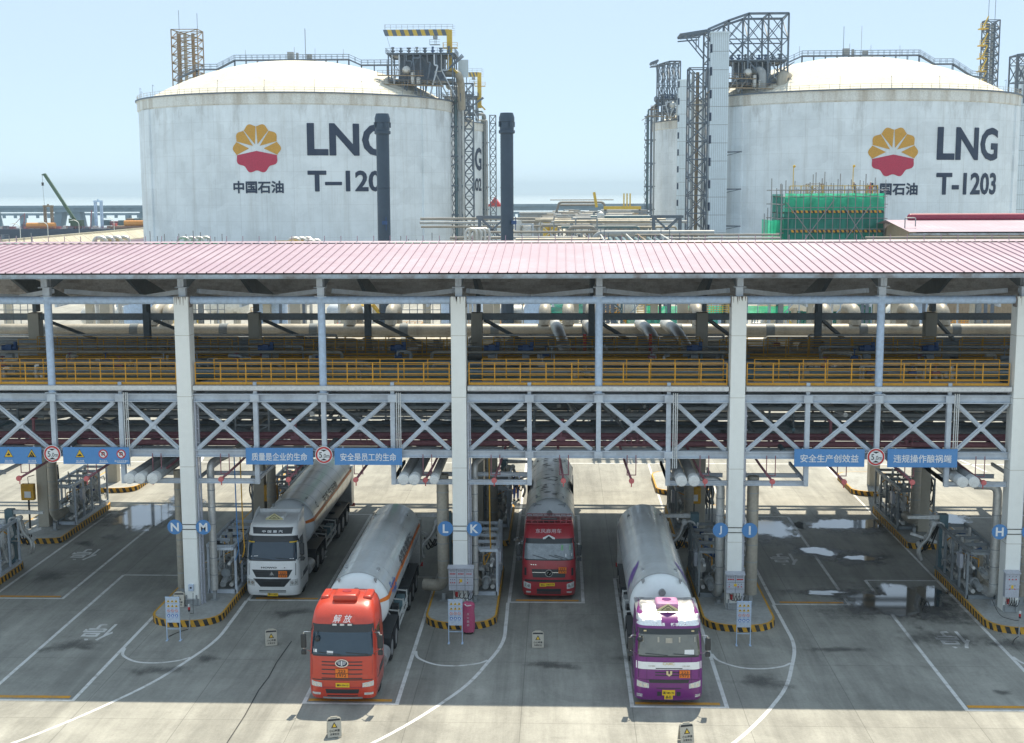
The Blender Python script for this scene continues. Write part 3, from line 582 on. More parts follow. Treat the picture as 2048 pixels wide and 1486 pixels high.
for i in range(-1, 4):                           # tubes, posts, trusses, one bay at a time
    a, q = CX(i)+.32, CX(i+1)-.36; mx = CX(i)+6.03
    m = MB(); m.tube((a, YC, 13.92), (q, YC, 13.92), .172, 18); m.build('head_tube', 'steelblue', can)
    m = MB(); m.tube((mx, YC, 9.86), (mx, YC, 13.85), .165, 16); m.tube((mx, YC, 13.76), (mx, YC, 14.08), .19, 12); o = m.build('post', 'steelblue', can)
    m = MB(); m.cbox((mx, YC, 9.87), .5, .45, .03); m.cbox((mx, YC, 14.09), .5, .4, .03); m.build('post_plate', 'steel', o, smooth=False)
    zt, zb = 9.65, 7.18
    t = MB(); t.ibeam((a, YC, zt), (q, YC, zt), .34, .36, .035); tr = t.build('truss', 'steel', can, smooth=False)
    t = MB(); t.ibeam((a, YC, zb), (q, YC, zb), .30, .32, .035); t.build('bottom_chord', 'steel', tr, smooth=False)
    nodes = [a-.2, CX(i)+3.03, mx, CX(i)+9.06, q+.2]
    for x in nodes[1:4]:
        t = MB(); t.ibeam((x, YC, zb+.16), (x, YC, zt-.18), .20, .22, .025, (0, 1, 0)); t.cbox((x, YC-.183, zb), .36, .012, .3); t.cbox((x, YC-.183, zt), .38, .012, .32); t.build('upright', 'steel', tr, smooth=False)
    for x0, x1 in zip(nodes, nodes[1:]):
        t = MB(); t.bar((x0+.3, YC-.04, zb+.18), (x1-.3, YC-.04, zt-.2), .06, .19, (0, 1, 0)); t.bar((x0+.3, YC-.04, zb+.18), (x1-.3, YC-.04, zt-.2), .19, .05, (0, 1, 0))
        t.bar((x0+.3, YC+.03, zt-.2), (x1-.3, YC+.03, zb+.18), .06, .19, (0, 1, 0)); t.bar((x0+.3, YC+.03, zt-.2), (x1-.3, YC+.03, zb+.18), .19, .05, (0, 1, 0)); t.cbox(((x0+x1)/2, YC-.08, (zt+zb)/2-.01), .3, .02, .3)
        t.build('cross_brace', 'steel', tr, smooth=False)
    t = MB()
    for x in (CX(i)+3.03, CX(i)+9.06): t.ibeam((x, YC, zt+.18), (x, YC, 10.34), .16, .16, .02, (0, 1, 0))
    t.build('deck_support', 'steel', tr, smooth=False)
    if i in (0, 1, 2, 3, -1):
        t = MB()
        for d in (0, .09, .17): t.tube((CX(i)+9.25+d, YC-.19, 6.6), (CX(i)+9.25+d, YC-.19, 9.9), .022, 6)
        t.build('conduit', 'whitepaint', tr)
    for s in (-1, 1):                            # hangers that carry the pipe ends beside each column
        x0, x1 = (CX(i)+.32, CX(i)+3.03) if s > 0 else (CX(i+1)-2.94, CX(i+1)-.36); xe = x1 if s > 0 else x0
        t = MB(); t.ibeam((x0, YC, 5.92), (x1, YC, 5.92), .20, .20, .025); t.ibeam((xe, YC, 5.8), (xe, YC, zb-.16), .20, .20, .025, (0, 1, 0))
        t.ibeam((xe, YC, 6.9), (xe, YR, 6.9), .16, .2, .025); t.ibeam((x0, YC+1.6, 5.92), (x1, YC+1.6, 5.92), .14, .18, .025)
        t.bar((x0, YC, 5.98), (x0, YC+4, 5.98), .1, .14); t.bar((xe, YC, 5.98), (xe, YC+4, 5.98), .1, .14)
        t.build('pipe_hanger', 'steel', can, smooth=False)

def railing(mb, x0, x1, y, z, h=1.0, step=1.03, off=0.0, rails=4):
    n = max(1, int((x1-x0)/step)); d = (x1-x0)/n
    for j in range(n+1): mb.tube((x0+j*d, y, z), (x0+j*d, y, z+h), .028, 6)
    for r_ in range(rails): mb.tube((x0, y, z+h*(r_+1)/rails), (x1, y, z+h*(r_+1)/rails), .020, 6)
    mb.box(x0, x1, y-.012, y+.012, z, z+.11)
def walkway(y0, y1, z, name, yel, edge):
    for i in range(-1, 4):
        a, q = CX(i)+.36, CX(i+1)-.40
        m = MB(); m.box(a, q, y0, y1, z-.06, z-.02)
        for yy in (y0-.03, y1+.03): m.bar((a, yy, z-.16), (q, yy, z-.16), .07, .22)
        x = a+.5
        while x < q: m.bar((x, y0, z-.14), (x, y1, z-.14), .08, .12); x += 1.5
        w = m.build(name, edge, can, smooth=False)
        for yy in (y0+.03, y1-.03):
            m = MB(); railing(m, a+.05+(.5 if yy > y0+.1 else 0), q-.05, yy, z, .97, 1.03); m.build('railing', yel, w)
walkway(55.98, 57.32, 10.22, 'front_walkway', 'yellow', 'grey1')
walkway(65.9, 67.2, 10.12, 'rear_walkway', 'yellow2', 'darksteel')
for i in range(-1, 4):                           # white service channel along the foot of the front walkway
    a, q = CX(i)+.36, CX(i+1)-.40; m = MB(); m.box(a, q, 55.70, 55.86, 10.02, 10.20)
    x = a+1.2
    while x < q: m.box(x, x+.05, 55.695, 55.865, 10.015, 10.205); x += 2.4
    m.build('service_channel', 'whitepaint', can, smooth=False)

for k in range(-1, 5):                           # middle row
    c = CX(k)-.1
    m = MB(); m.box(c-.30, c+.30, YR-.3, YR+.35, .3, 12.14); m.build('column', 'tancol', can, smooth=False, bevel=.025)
for x in MID:
    m = MB(); m.ibeam((x, YR, 8.6), (x, YR, 12.9), .34, .34, .03, (0, 1, 0)); m.build('post', 'darksteel', can, smooth=False)
m = MB(); m.ibeam((XL, YR, 11.92), (XR, YR, 11.92), .30, .34, .03); m.build('long_beam', 'midsteel', can, smooth=False)
for y, z, w, h, mt in ((YR, 8.75, .3, .36, 'darksteel'), (YR, 7.0, .26, .3, 'midsteel'), (60.3, 9.2, .25, .3, 'darksteel'), (64.9, 9.25, .25, .34, 'darksteel'), (62.6, 6.75, .2, .28, 'midsteel'), (66.0, 7.9, .24, .3, 'darksteel'), (58.4, 6.9, .16, .22, 'midsteel')):
    m = MB(); m.ibeam((XL, y, z), (XR, y, z), w, h, .03); m.build('long_beam', mt, can, smooth=False)
for c in XS+MID+[x+3 for x in XS]+[x+3 for x in MID]:    # cross beams from row to row
    m = MB(); m.ibeam((c, YC+.2, 9.62), (c, YR-.2, 9.62), .22, .3, .03); m.build('cross_beam', 'midsteel', can, smooth=False)
for c in XS+MID:
    m = MB(); m.ibeam((c+.02, YC+.5, 7.2), (c+.02, YR-.2, 7.2), .2, .26, .03); m.bar((c, YC+1, 9.4), (c+1.5, YC+5, 7.3), .1); m.bar((c, YC+9.5, 7.3), (c-1.6, YC+13, 9.4), .1); m.build('cross_beam', 'midsteel', can, smooth=False)
for i in range(-1, 4):                           # flat bracing under the deck and knee braces
    m = MB(); a = CX(i)
    for q in (0, 6):
        m.bar((a+q+.3, YC+.6, 9.3), (a+q+5.7, YC+6.2, 9.3), .11); m.bar((a+q+5.7, YC+.6, 9.25), (a+q+.3, YC+6.2, 9.25), .11)
        m.bar((a+q+.3, YC+6.6, 9.3), (a+q+5.7, YC+13, 9.3), .11); m.bar((a+q+.5, YC+13.4, 7.1), (a+q+5.5, YC+13.4, 8.6), .12); m.bar((a+q+5.5, YC+13.45, 7.1), (a+q+.5, YC+13.45, 8.6), .12)
        m.bar((a+q+.4, YC+10, 6.6), (a+q+3, YC+10, 7.1), .09); m.bar((a+q+5.6, YC+10, 6.6), (a+q+3, YC+10, 7.1), .09)
        m.bar((a+q+.3, YC+2.6, 6.7), (a+q+3.0, YC+2.6, 7.0), .09); m.bar((a+q+5.7, YC+2.6, 6.7), (a+q+3.0, YC+2.6, 7.0), .09)
    m.build('plan_brace', 'darksteel', can, smooth=False)
m = MB()                                         # grating strips of the inner platform
for i in range(-1, 4):
    a = CX(i); m.box(a+.4, a+11.5, 57.4, 58.3, 10.08, 10.12); m.box(a+.5, a+4.6, 60.2, 61.8, 10.0, 10.04); m.box(a+7.2, a+11.3, 62.6, 65.6, 9.98, 10.02)
m.build('inner_grating', 'midsteel', can, smooth=False)

# ------------------------------------------------------------------ rear pipe rack between the middle and the rear row
rack = thing('pipe_rack', 'steel and concrete pipe rack running behind the loading canopy', 'pipe rack', (0, 0, 0))
for k in range(-1, 5):
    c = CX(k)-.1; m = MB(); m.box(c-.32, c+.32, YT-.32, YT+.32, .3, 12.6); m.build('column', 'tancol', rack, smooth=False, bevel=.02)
    for x in (c, c+6):
        m = MB(); m.ibeam((x, YR+.4, 9.35), (x, YT-.2, 9.35), .26, .4, .03); m.ibeam((x, YR+.4, 8.1), (x, YT-.2, 8.1), .2, .3, .03); m.bar((x, YR+.6, 9.2), (x+1.2, YR+4, 8.2), .1); m.bar((x+.4, YR+.4, 11.7), (x+3.2, YR+4.5, 9.6), .16); m.build('rack_beam', 'darksteel', rack, smooth=False)
    m = MB(); m.ibeam((c+6, YT, 8.2), (c+6, YT, 12.4), .3, .3, .03, (0, 1, 0)); m.build('rack_post', 'midsteel', rack, smooth=False)
for y, z in ((YT, 9.4), (YT, 8.0), (75.4, 9.1), (72.6, 8.0)):
    m = MB(); m.ibeam((XL, y, z), (XR, y, z), .24, .34, .03); m.build('rack_beam', 'darksteel', rack, smooth=False)
for i in range(-1, 4):
    m = MB(); a = CX(i)
    for q in (0, 6): m.bar((a+q, YT, 8.1), (a+q+6, YT, 9.4), .12); m.bar((a+q, YT+.05, 9.4), (a+q+6, YT+.05, 8.1), .12)
    m.build('rack_brace', 'midsteel', rack, smooth=False)
    m = MB(); m.box(a+.3, a+11.8, 72.0, 79.2, 9.05, 9.09); m.box(a+.3, a+11.8, 70.5, 71.6, 9.0, 9.04); m.build('cable_tray', 'midsteel', rack, smooth=False)  # wide plate is a solid deck, added to keep the ground below shaded
for i in range(-1, 4):
    m = MB(); railing(m, CX(i)+.4, CX(i+1)-.4, 79.4, 9.2, 1.0, 1.5, rails=3); m.build('railing', 'yellow2', rack)

# pipes that lie on the structures: each run is a thing of its own
def run(label, pts, r, mt, grp='pipes under the canopy', n=12, name='pipe', flange=0, clamps=None):
    m = MB(); m.pipe(pts, r, n); o = m.build(name, mt, None); tag(o, label, 'pipe', grp)
    if clamps:
        p0, p1 = Vector(pts[0]), Vector(pts[-1]); k = int((p1-p0).length/clamps); f = MB(); dd = (p1-p0).normalized(); f.tube(-dd*.25, dd*.25, r+.02, n); f.cbox((0, 0, -r-.15), .25, .3, .3); sp_ = f.build('pipe_support', 'darksteel', o); sp_.location = p0+(p1-p0)*(.5/(k+1))
        for i in range(1, k+1): q = sp_.copy(); col.objects.link(q); q.parent = o; q.location = p0+(p1-p0)*((i+.5)/(k+1))
    return o
run('largest tan clad pipe with sunlit top running along the rear rack', [(XL, 77.3, 10.35), (XR, 77.3, 10.35)], .40, 'tanpipe', clamps=5.6)
run('slimmer tan clad pipe just below the largest one on the rear rack', [(XL, 75.6, 9.85), (XR, 75.6, 9.85)], .27, 'tanpipe', clamps=7.3)
run('dark grey pipe lying in front of the tan ones on the rear rack', [(XL, 73.6, 9.65), (XR, 73.6, 9.65)], .24, 'pipegrey')
run('broad dark blue grey pipe along the inside of the front walkway', [(XL, 59.0, 10.34), (XR, 59.0, 10.34)], .27, 'pipeteal')
run('thin pale pipe resting beside the broad blue grey one', [(XL, 59.9, 10.1), (XR, 59.9, 10.1)], .10, 'pipegrey')
run('dark grey pipe along the middle of the canopy deck', [(XL, 63.2, 10.1), (XR, 63.2, 10.1)], .30, 'pipeteal', clamps=6)
run('grey pipe close behind the yellow rear railing', [(XL, 68.2, 10.0), (XR, 68.2, 10.0)], .26, 'pipegrey', clamps=6)
run('thick grey pipe under the deck in front of the middle columns', [(XL, 66.9, 8.9), (XR, 66.9, 8.9)], .28, 'midsteel')
run('grey pipe hung behind the cross braces of the truss', [(XL, 61.4, 7.2), (XR, 61.4, 7.2)], .24, 'midsteel')
run('upper faded red fire main behind the truss', [(XL, 59.2, 7.40), (XR, 59.2, 7.40)], .13, 'maroon', 'red fire pipes behind the truss')
run('lower faded red fire main behind the truss', [(XL, 58.6, 7.14), (XR, 58.6, 7.14)], .14, 'maroon', 'red fire pipes behind the truss')
run('thin faded red pipe between the two fire mains', [(XL, 58.9, 7.31), (XR, 58.9, 7.31)], .06, 'maroon', 'red fire pipes behind the truss')
for i in range(-1, 4):
    a = CX(i)
    w = {-1: 'left of the N column', 0: 'above the white truck', 1: 'above the dark red truck', 2: 'right of the J and I column', 3: 'right of the H column'}[i]
    m = MB()
    for j in range(4): m.tube((a+7.3+j*.28, 58.1, 7.56-j*.11), (a+7.3+j*.28, 58.1, 7.68-j*.11), .09, 8); m.tube((a+7.3+j*.28, 58.1, 7.2), (a+7.3+j*.28, 58.1, 7.62), .03, 6)
    m.tube((a+6.9, 58.1, 7.2), (a+8.6, 58.1, 7.2), .04, 6)
    tag(m.build('valve_bank', 'maroon', None), f'row of small red valves behind the truss {w}', 'valve', 'red valve banks')
    m = MB(); m.tube((a+4.4, 57.7, 7.5), (a+4.4, 57.7, 8.35), .07, 8); m.cbox((a+4.4, 57.7, 8.4), .3, .3, .07); m.tube((a+4.2, 57.7, 7.55), (a+4.6, 57.7, 7.55), .12, 8)
    tag(m.build('fire_valve', 'maroon', None), f'red standing valve on the fire main {w}', 'valve', 'red standing valves')
    # short cross pipes on deck
    run(f'blue grey branch pipe crossing the deck {w}', [(a+2.2, 57.6, 10.0), (a+2.2, 65.5, 10.0), (a+2.2, 65.5, 8.6)], .16, 'pipeteal', 'branch pipes across the deck')
    run(f'second grey branch pipe crossing the deck {w}', [(a+8.7, 59.5, 9.9), (a+8.7, 68.5, 9.9), (a+8.7, 68.5, 8.2)], .13, 'pipegrey', 'branch pipes across the deck')
    run(f'pale branch pipe sloping under the deck {w}', [(a+5.1, 58.0, 8.6), (a+4.3, 66.5, 8.6), (a+4.3, 66.5, 7.5)], .11, 'whitepaint', 'branch pipes across the deck')
# tall clad elbows that climb over the rear rack
for x, y in ((-7.7, 84), (-6.9, 84), (4.2, 84), (6.6, 84), (15.8, 83), (17.2, 83), (18.6, 84), (24.9, 84), (32.4, 83), (34.1, 83), (37.5, 83), (39.3, 83)):
    o = run('tan clad elbow pipe rising '+{-7.7: 'left of the second steel post', -6.9: 'nearest left of the N column', 4.2: 'right of the N column', 6.6: 'beside the post above the white truck', 15.8: 'left above the dark red truck', 17.2: 'middle above the dark red truck', 18.6: 'right above the dark red truck', 24.9: 'behind the J and I column', 32.4: 'first right of the J and I column', 34.1: 'second right of the J and I column', 37.5: 'third towards the right edge', 39.3: 'last before the right edge'}[x],
        [(x, 80.0, 9.1), (x, 80.0, 11.55), (x, 77.6, 11.55), (x, 77.3, 10.6)], .36, 'tanpipe', 'tall elbow pipes behind the rack')
# grey elbows dropping from the deck to the front at the right of the middle
for x, lb in ((17.0, 'left of the two over the dark red truck'), (18.9, 'right of the two over the dark red truck'), (22.0, 'left of the pair beside the J column'), (23.5, 'right of the pair beside the J column')):
    run('weathered grey clad elbow pipe, '+lb, [(x-.6, 77, 10.8), (x-.4, 72, 10.9), (x+.3, 66.5, 9.6), (x+.3, 66.5, 8.2)], .33, 'alu', 'clad elbow pipes over the deck')
for x in (18.0, 21.4):
    m = MB(); m.tube((x, 67.6, 7.2), (x, 67.6, 11.2), .09, 8); tag(m.build('fire_riser', 'red', None), 'bright red vertical fire pipe '+('left' if x < 20 else 'right')+' of the central grey post', 'pipe')
rr = random.Random(77)
for i, (y, z, r_, mt) in enumerate([(58.0, 815, .09, 'midsteel'), (60.0, 828, .10, 'pipegrey'), (60.8, 836, .07, 'pipegrey'), (62.4, 846, .10, 'darksteel'), (64.4, 833, .10, 'darksteel'), (65.2, 854, .15, 'pipegrey'), (67.8, 862, .14, 'darksteel'), (68.6, 826, .12, 'midsteel'), (72.4, 868, .12, 'midsteel'), (74.0, 857, .15, 'darksteel'), (63.0, 866, .08, 'pipegrey'), (67.0, 812, .12, 'midsteel')]):
    z = 18.52-y*math.tan(.1367+math.atan((z-743)/2610))
    g = rr.uniform(2, 7); cut = rr.choice([-8, 3.5, 16, 27, 40]); nm = ['highest and nearest the truss', 'in the second layer', 'thin in the second layer', 'in the third layer', 'fat in the third layer', 'in the fourth layer', 'grey in the fourth layer', 'thin in the fifth layer', 'before the middle columns', 'lowest before the middle columns', 'just behind the middle columns', 'thin behind the middle columns', 'fat under the rear rack', 'lowest under the rear rack', 'thin and pale under the walkway', 'under the rear walkway'][i]
    run(f'dark pipe run under the deck, {nm}, left length', [(XL, y, z), (cut, y, z)], r_, mt, 'dark pipe runs under the deck', 8)
    run(f'dark pipe run under the deck, {nm}, right length', [(cut+g, y, z-.02), (XR, y, z-.02)], r_, mt, 'dark pipe runs under the deck', 8)
for i, (y, z, r_, mt) in enumerate([(58.3, 10.5, .05, 'pipegrey'), (60.6, 10.55, .09, 'pipegrey'), (61.6, 10.5, .06, 'pipegrey'), (62.3, 10.35, .14, 'pipegrey'), (64.6, 10.6, .08, 'tanpipe'), (65.3, 10.8, .05, 'pipegrey'), (68.8, 10.6, .12, 'midsteel'), (70.4, 10.35, .16, 'tanpipe'), (71.6, 10.7, .07, 'alu'), (72.6, 10.3, .12, 'pipegrey'), (74.6, 10.2, .14, 'midsteel'), (79.2, 10.0, .14, 'tanpipe'), (79.9, 10.4, .08, 'alu')]):
    nm = ['first', 'second', 'third', 'fourth', 'fifth', 'sixth', 'seventh', 'eighth', 'ninth', 'tenth', 'eleventh', 'twelfth', 'rearmost'][i]
    for a, q, sd_ in ((XL, rr.uniform(3, 9), 'left'), (rr.uniform(10, 14), rr.uniform(22, 27), 'middle'), (rr.uniform(28, 31), XR, 'right')):
        run(f'small pipe along the deck, {nm} row from the front railing, {sd_} stretch', [(a, y-.4, z-.6), (a, y, z), (q, y, z), (q, y+.3, z-.7)], r_, mt, 'small pipes along the deck', 8)
# clutter on and under the deck: valve clusters, pipe stubs and cable boxes, several to a bay
for i in range(-1, 4):
    w = ['left of the N column', 'between the N and L columns', 'between the L and J columns', 'between the J and H columns', 'right of the H column'][i+1]
    for j in range(11):
        x = CX(i)+.9+j*1.0+rr.uniform(-.3, .3); y = rr.choice([58.2, 60.6, 62.0, 63.8, 65.0, 68.9, 71.0]); z = 10.1 if y < 66 else 9.9
        t = thing('valve_cluster', 'valves on the deck '+w+', '+['first', 'second', 'third', 'fourth', 'fifth', 'sixth', 'seventh', 'eighth', 'ninth', 'tenth', 'last'][j]+' from left', 'valve', (x, y, z), 'valve clusters on the deck')
        m = MB()
        for k in range(3): a = rr.uniform(-.6, .6); h = rr.uniform(.2, .7); m.pipe([(a, 0, -.3), (a, 0, h), (a+rr.uniform(-.7, .7), rr.uniform(-.3, .3), h)], rr.choice([.04, .06, .09]), 6)
        m.build('pipe_stub', rr.choice(['pipegrey', 'alu', 'midsteel', 'tanpipe', 'pipeteal']), t)
        m = MB(); a = rr.uniform(-.5, .5); m.tube((a-.18, 0, .35), (a+.18, 0, .35), .11, 8); m.tube((a, 0, .35), (a, 0, .75), .03, 6); m.lathe([(.1, -.015), (.14, 0), (.1, .015), (.1, -.015)], (a, 0, .76), 10); m.build('hand_valve', rr.choice(['bluestuff', 'midsteel', 'maroon', 'pipegrey']), t)
        if j % 2: m = MB(); m.cbox((rr.uniform(-.6, .6), .2, .3), rr.uniform(.2, .5), .2, rr.uniform(.2, .5)); m.build('junction_box', rr.choice(['grey1', 'whitepaint', 'tancol']), t, bevel=.01)
    for j in range(4):
        x = CX(i)+1.6+j*2.9+rr.uniform(-.4, .4); y = 59.5+j*3.1
        t = thing('hanger_frame', 'dark pipe hanger under the deck '+w+', '+['front one', 'second row', 'third row', 'rear one'][j], 'pipe hanger', (x, y, 6.3), 'pipe hanger frames under the deck'); m = MB(); h = 3.0; wd = rr.uniform(.8, 1.6)
        m.bar((0, 0, .4), (0, 0, h), .09); m.bar((wd, 0, .4), (wd, 0, h), .09); m.bar((-.2, 0, .6), (wd+.2, 0, .6), .09, .12); m.bar((0, 0, 1.5), (wd, 0, 1.5), .08); m.bar((0, 0, .6), (wd, 0, 1.5), .06); m.build('hanger_steel', rr.choice(['darksteel', 'midsteel', 'rust']), t, smooth=False)
        m = MB(); m.tube((wd*.3, -2.2, .78), (wd*.3, 2.4, .78), .11, 8); m.tube((wd*.75, -1.6, 1.64), (wd*.75, 2.0, 1.64), .08, 8); m.build('pipe', rr.choice(['pipegrey', 'alu', 'tanpipe', 'pipeteal']), t)
# things standing on the deck: blue actuators
for i, x in enumerate((-11.2, 1.9, 8.6, 13.3, 15.0, 23.4, 31.9, 35.0)):
    t = thing('valve_actuator', 'dark blue valve actuator on the deck '+['at the far left', 'right of the N column', 'left of the L column', 'right of the L column', 'second right of the L column', 'just left of the J and I column', 'right of the J and I column', 'left of the H column'][i], 'valve', (x, 64.8, 10.1), 'valve actuators on the deck')
    m = MB(); m.tube((0, 0, 0), (0, 0, .55), .07, 8); m.tube((-.18, 0, .25), (.18, 0, .25), .16, 10); m.build('stem', 'pipegrey', t)
    m = MB(); m.tube((-.38, 0, .68), (.38, 0, .68), .15, 10); m.cbox((0, 0, .68), .3, .36, .36); m.tube((.3, 0, .8), (.3, 0, 1.0), .1, 8); m.build('motor', 'bluestuff', t)

# pipe ends with white caps on the hangers
CAPS = {-1: [-1.93, -1.40, -.80], 0: [-2.29, -1.83, -1.28], 1: [-2.37, -1.91, -1.05], 2: [-2.46, -1.92], 3: [-2.61, -2.13]}
for k, offs in CAPS.items():
    for j, dx in enumerate(offs):
        t = thing('capped_pipe', f'grey pipe with white round end cap, {["leftmost", "second", "third"][j]} on the hanger left of the {LET[k][0]} disc', 'pipe', (CX(k)+dx, 54.75, 6.28), 'capped pipe ends on the hangers')
        r_ = .235 if j < 2 or k != 1 else .19
        m = MB(); m.tube((0, .5, 0), (0, 13.2, 0), r_, 18)
        m.build('pipe_shell', 'alu' if (k+j) % 2 else 'pipegrey', t)
        m = MB(); m.lathe([(r_*.2, -.035), (r_*.9, -.03), (r_+.01, 0), (r_+.01, .52)], (0, 0, 0), 20, 'y'); m.box(-.9*r_, .9*r_, -.04, -.03, -.008, .008); m.build('end_cap', 'cap', t)
# thick vertical clad pipes beside the columns
def down(label, x, y, r, mt, z0=.55, z1=6.1, tail=None, elbow=None):
    t = thing('down_pipe', label, 'pipe', (x, y, 0), 'clad down pipes at the columns')
    pts = [(0, 0, z1), (0, 0, z0)]
    if tail: pts = [(0, 0, z1), (0, 0, z0+r), (tail[0], tail[1], z0+r)]
    if elbow: pts = [(elbow[0], elbow[1], z1+.5)]+[(0, 0, z1+.5)]+pts[1:]
    m = MB(); m.pipe(pts, r, 14); m.build('pipe_shell', mt, t)
    m = MB(); z = z0+.7
    while z < z1-.2: m.tube((0, 0, z), (0, 0, z+.045), r+.012, 14); z += .78
    m.build('band', 'pipegrey', t)
    m = MB(); m.bar((0, .02, .3), (0, .02, max(z0-.04, .42)), .16); m.cbox((0, 0, .32), .35, .35, .03); m.build('pipe_foot', 'pipegrey', t, smooth=False)
down('aluminium clad pipe behind the M disc', 1.12, 56.6, .165, 'alu', .75, elbow=(.3, 1.6))
down('tan clad pipe behind the left of the N column', -.60, 57.4, .19, 'tanpipe', .6)
down('fat tan clad pipe behind the L disc', 11.50, 56.7, .27, 'tanpipe', .7, tail=(-.9, .3))
down('slim clad pipe behind the K disc', 12.93, 56.7, .14, 'alu', .6, elbow=(.3, 1.5))
down('clad pipe behind the J disc', 23.80, 56.6, .19, 'alu', .5, 5.4, tail=(-.2, 1.6), elbow=(-.9, .2))
down('fat clad pipe behind the I disc', 25.22, 56.6, .26, 'tanpipe', .75)
down('clad pipe behind the H disc', 35.9, 56.7, .19, 'alu', .55, 5.2, tail=(-.3, 1.7), elbow=(-1.0, .1))
down('tan clad pipe right of the H column', 37.15, 56.8, .22, 'tanpipe', .7)
for k, sgn in ((-1, 1), (0, 1), (1, 1), (2, -1), (3, -1)):
    w = {-1: 'left of the N disc', 0: 'behind the M disc', 1: 'behind the K disc', 2: 'behind the J disc', 3: 'left of the H disc'}[k]
    down(f'fat clad pipe on the rear island {w}', CX(k)+sgn*.75, 68.6, .26, 'tanpipe', .75, 8.5, tail=(sgn*.1, 1.4))
    down(f'slimmer clad pipe on the rear island {w}', CX(k)+sgn*.55-.1*sgn, 69.6, .17, 'alu', .6, 8.5)
# faded red spray nozzles on slanted pipes
NZ = [-6.96, -3.96, -1.05, 1.97, 4.93, 7.87, 10.9, 13.88, 16.87, 19.8, 22.95, 25.82, 28.87, 31.75, 34.76]
NL = ['under the left half banner', 'under the left icon banner', 'just left of the N column', 'just right of the N column', 'under the banner that starts with 质', 'under the banner that starts with 安全是', 'just left of the L and K column', 'just right of the L and K column', 'in front of the dark red truck tank', 'in the open bay right of the dark red cab', 'just left of the J and I column', 'just right of the J and I column', 'under the banner ending in 益', 'under the banner that starts with 违', 'just left of the H column']
for x, lb in zip(NZ, NL):
    t = thing('spray_nozzle', 'faded red spray nozzle '+lb, 'nozzle', (x, 55.25, 6.18), 'red spray nozzles')
    s = -1 if x < 20 and x < 6 else (1 if x > 20 else 0)
    dx = (16.9-x)*.045+(.25 if x < 14 else -.25)
    m = MB(); m.lathe([(.02, -.16), (.115, -.15), (.12, -.06), (.06, .10), (.045, .35)], (0, 0, 0), 14, 'y'); m.tube((0, -.02, -.1), (0, -.02, -.28), .025, 6); m.build('nozzle_head', 'pinkred', t)
    m = MB(); m.pipe([(0, .3, 0), (dx*.5, 1.5, .42), (dx, 2.9, .95)], .055, 8); m.tube((-.16, .55, .1), (-.16, .55, 1.0), .022, 5); m.tube((.22, .55, .1), (.22, .55, 1.0), .022, 5); m.tube((-.16, .55, .12), (.22, .55, .12), .022, 5); m.build('feed_pipe', 'maroon', t)

# ------------------------------------------------------------------ signs hung on the canopy
YS = YC-.34
def banner(x0, x1, z0, z1, label):
    t = thing('banner_sign', label, 'sign', ((x0+x1)/2, YS, (z0+z1)/2), 'blue banners on the truss')
    w, h = x1-x0, z1-z0; m = MB(); m.box(-w/2, w/2, 0, .05, -h/2, h/2); m.build('panel', 'signblue', t, smooth=False)
    m = MB()
    for sx in (-.38, .38): m.bar((sx*w, .10, -.1), (sx*w, .10, .42), .05); m.bar((sx*w, .06, .1), (sx*w, .18, .1), .05)
    m.build('bracket', 'steel', t, smooth=False); return t, w, h
def lettered(x0, x1, z0, z1, s, label):
    t, w, h = banner(x0, x1, z0, z1, label); m = MB(); wall_text(m, s, 0, -.02, .36, -.006, w=w*.83, bold=.012); m.build('lettering', 'signwhite', t, smooth=False)
lettered(2.97, 5.93, 6.73, 7.47, '质量是企业的生命', 'blue banner lettered 质量是企业的生命 above the white truck')
lettered(6.88, 9.84, 6.73, 7.47, '安全是员工的生命', 'blue banner lettered 安全是员工的生命 right of the white truck cab')
lettered(26.82, 29.82, 6.73, 7.5, '安全生产创效益', 'blue banner lettered 安全生产创效益 in the right bay')
lettered(30.80, 33.77, 6.72, 7.52, '违规操作酿祸端', 'blue banner lettered 违规操作酿祸端 in the right bay')
def icons(x0, x1, items, label):
    t, w, h = banner(x0, x1, 6.72, 7.47, label)
    sy = MB(); m = MB(); mats = ['signyel', 'signblk', 'signred', 'signwhite']
    for dx, kind, cap in items:
        if kind in ('fire', 'cold', 'car'):
            tri(m, dx, .06, .23, -.002, .004, 1); tri(m, dx, .06, .20, -.007, .004, 0)
            if kind == 'fire': m.cur = 1; m.prism([(dx-.07, .0), (dx-.08, .07), (dx-.03, .05), (dx, .15), (dx+.04, .06), (dx+.08, .08), (dx+.06, .0)], -.014, -.011, 'xz')
            elif kind == 'cold':
                m.cur = 1; tri(m, dx, .03, .15, -.012, .003, 1)
                for a in range(6): m.cur = 0; m.bar((dx, -.018, .04), (dx+.09*math.cos(a*math.pi/3), -.018, .04+.09*math.sin(a*math.pi/3)), .03, .004)
            else: m.cur = 1; m.box(dx-.11, dx+.09, -.014, -.011, -.02, .03); m.box(dx-.05, dx+.05, -.014, -.011, .03, .07)
        else:
            disc(m, dx, .08, .205, -.002, .004, mi=2); disc(m, dx, .08, .155, -.007, .004, mi=3)
            m.cur = 1; m.bar((dx-.05, -.016, 0), (dx-.05, -.016, .13), .04, .004, (0, 1, 0)); m.bar((dx+.05, -.016, .02), (dx+.05, -.016, .16), .04, .004, (0, 1, 0)); m.bar((dx-.06, -.016, .15), (dx+.06, -.016, .15), .004, .04)
            m.cur = 2; m.bar((dx-.12, -.02, .2), (dx+.12, -.02, -.04), .004, .04, (0, 0, 1))
        wall_text(m, cap, dx, -.235, .085, -.004, mi=3, bold=.01); m.cur = 3; m.box(dx-.2, dx+.2, -.005, -.001, -.315, -.295)
    m.build('sign_icons', mats, t, smooth=False)
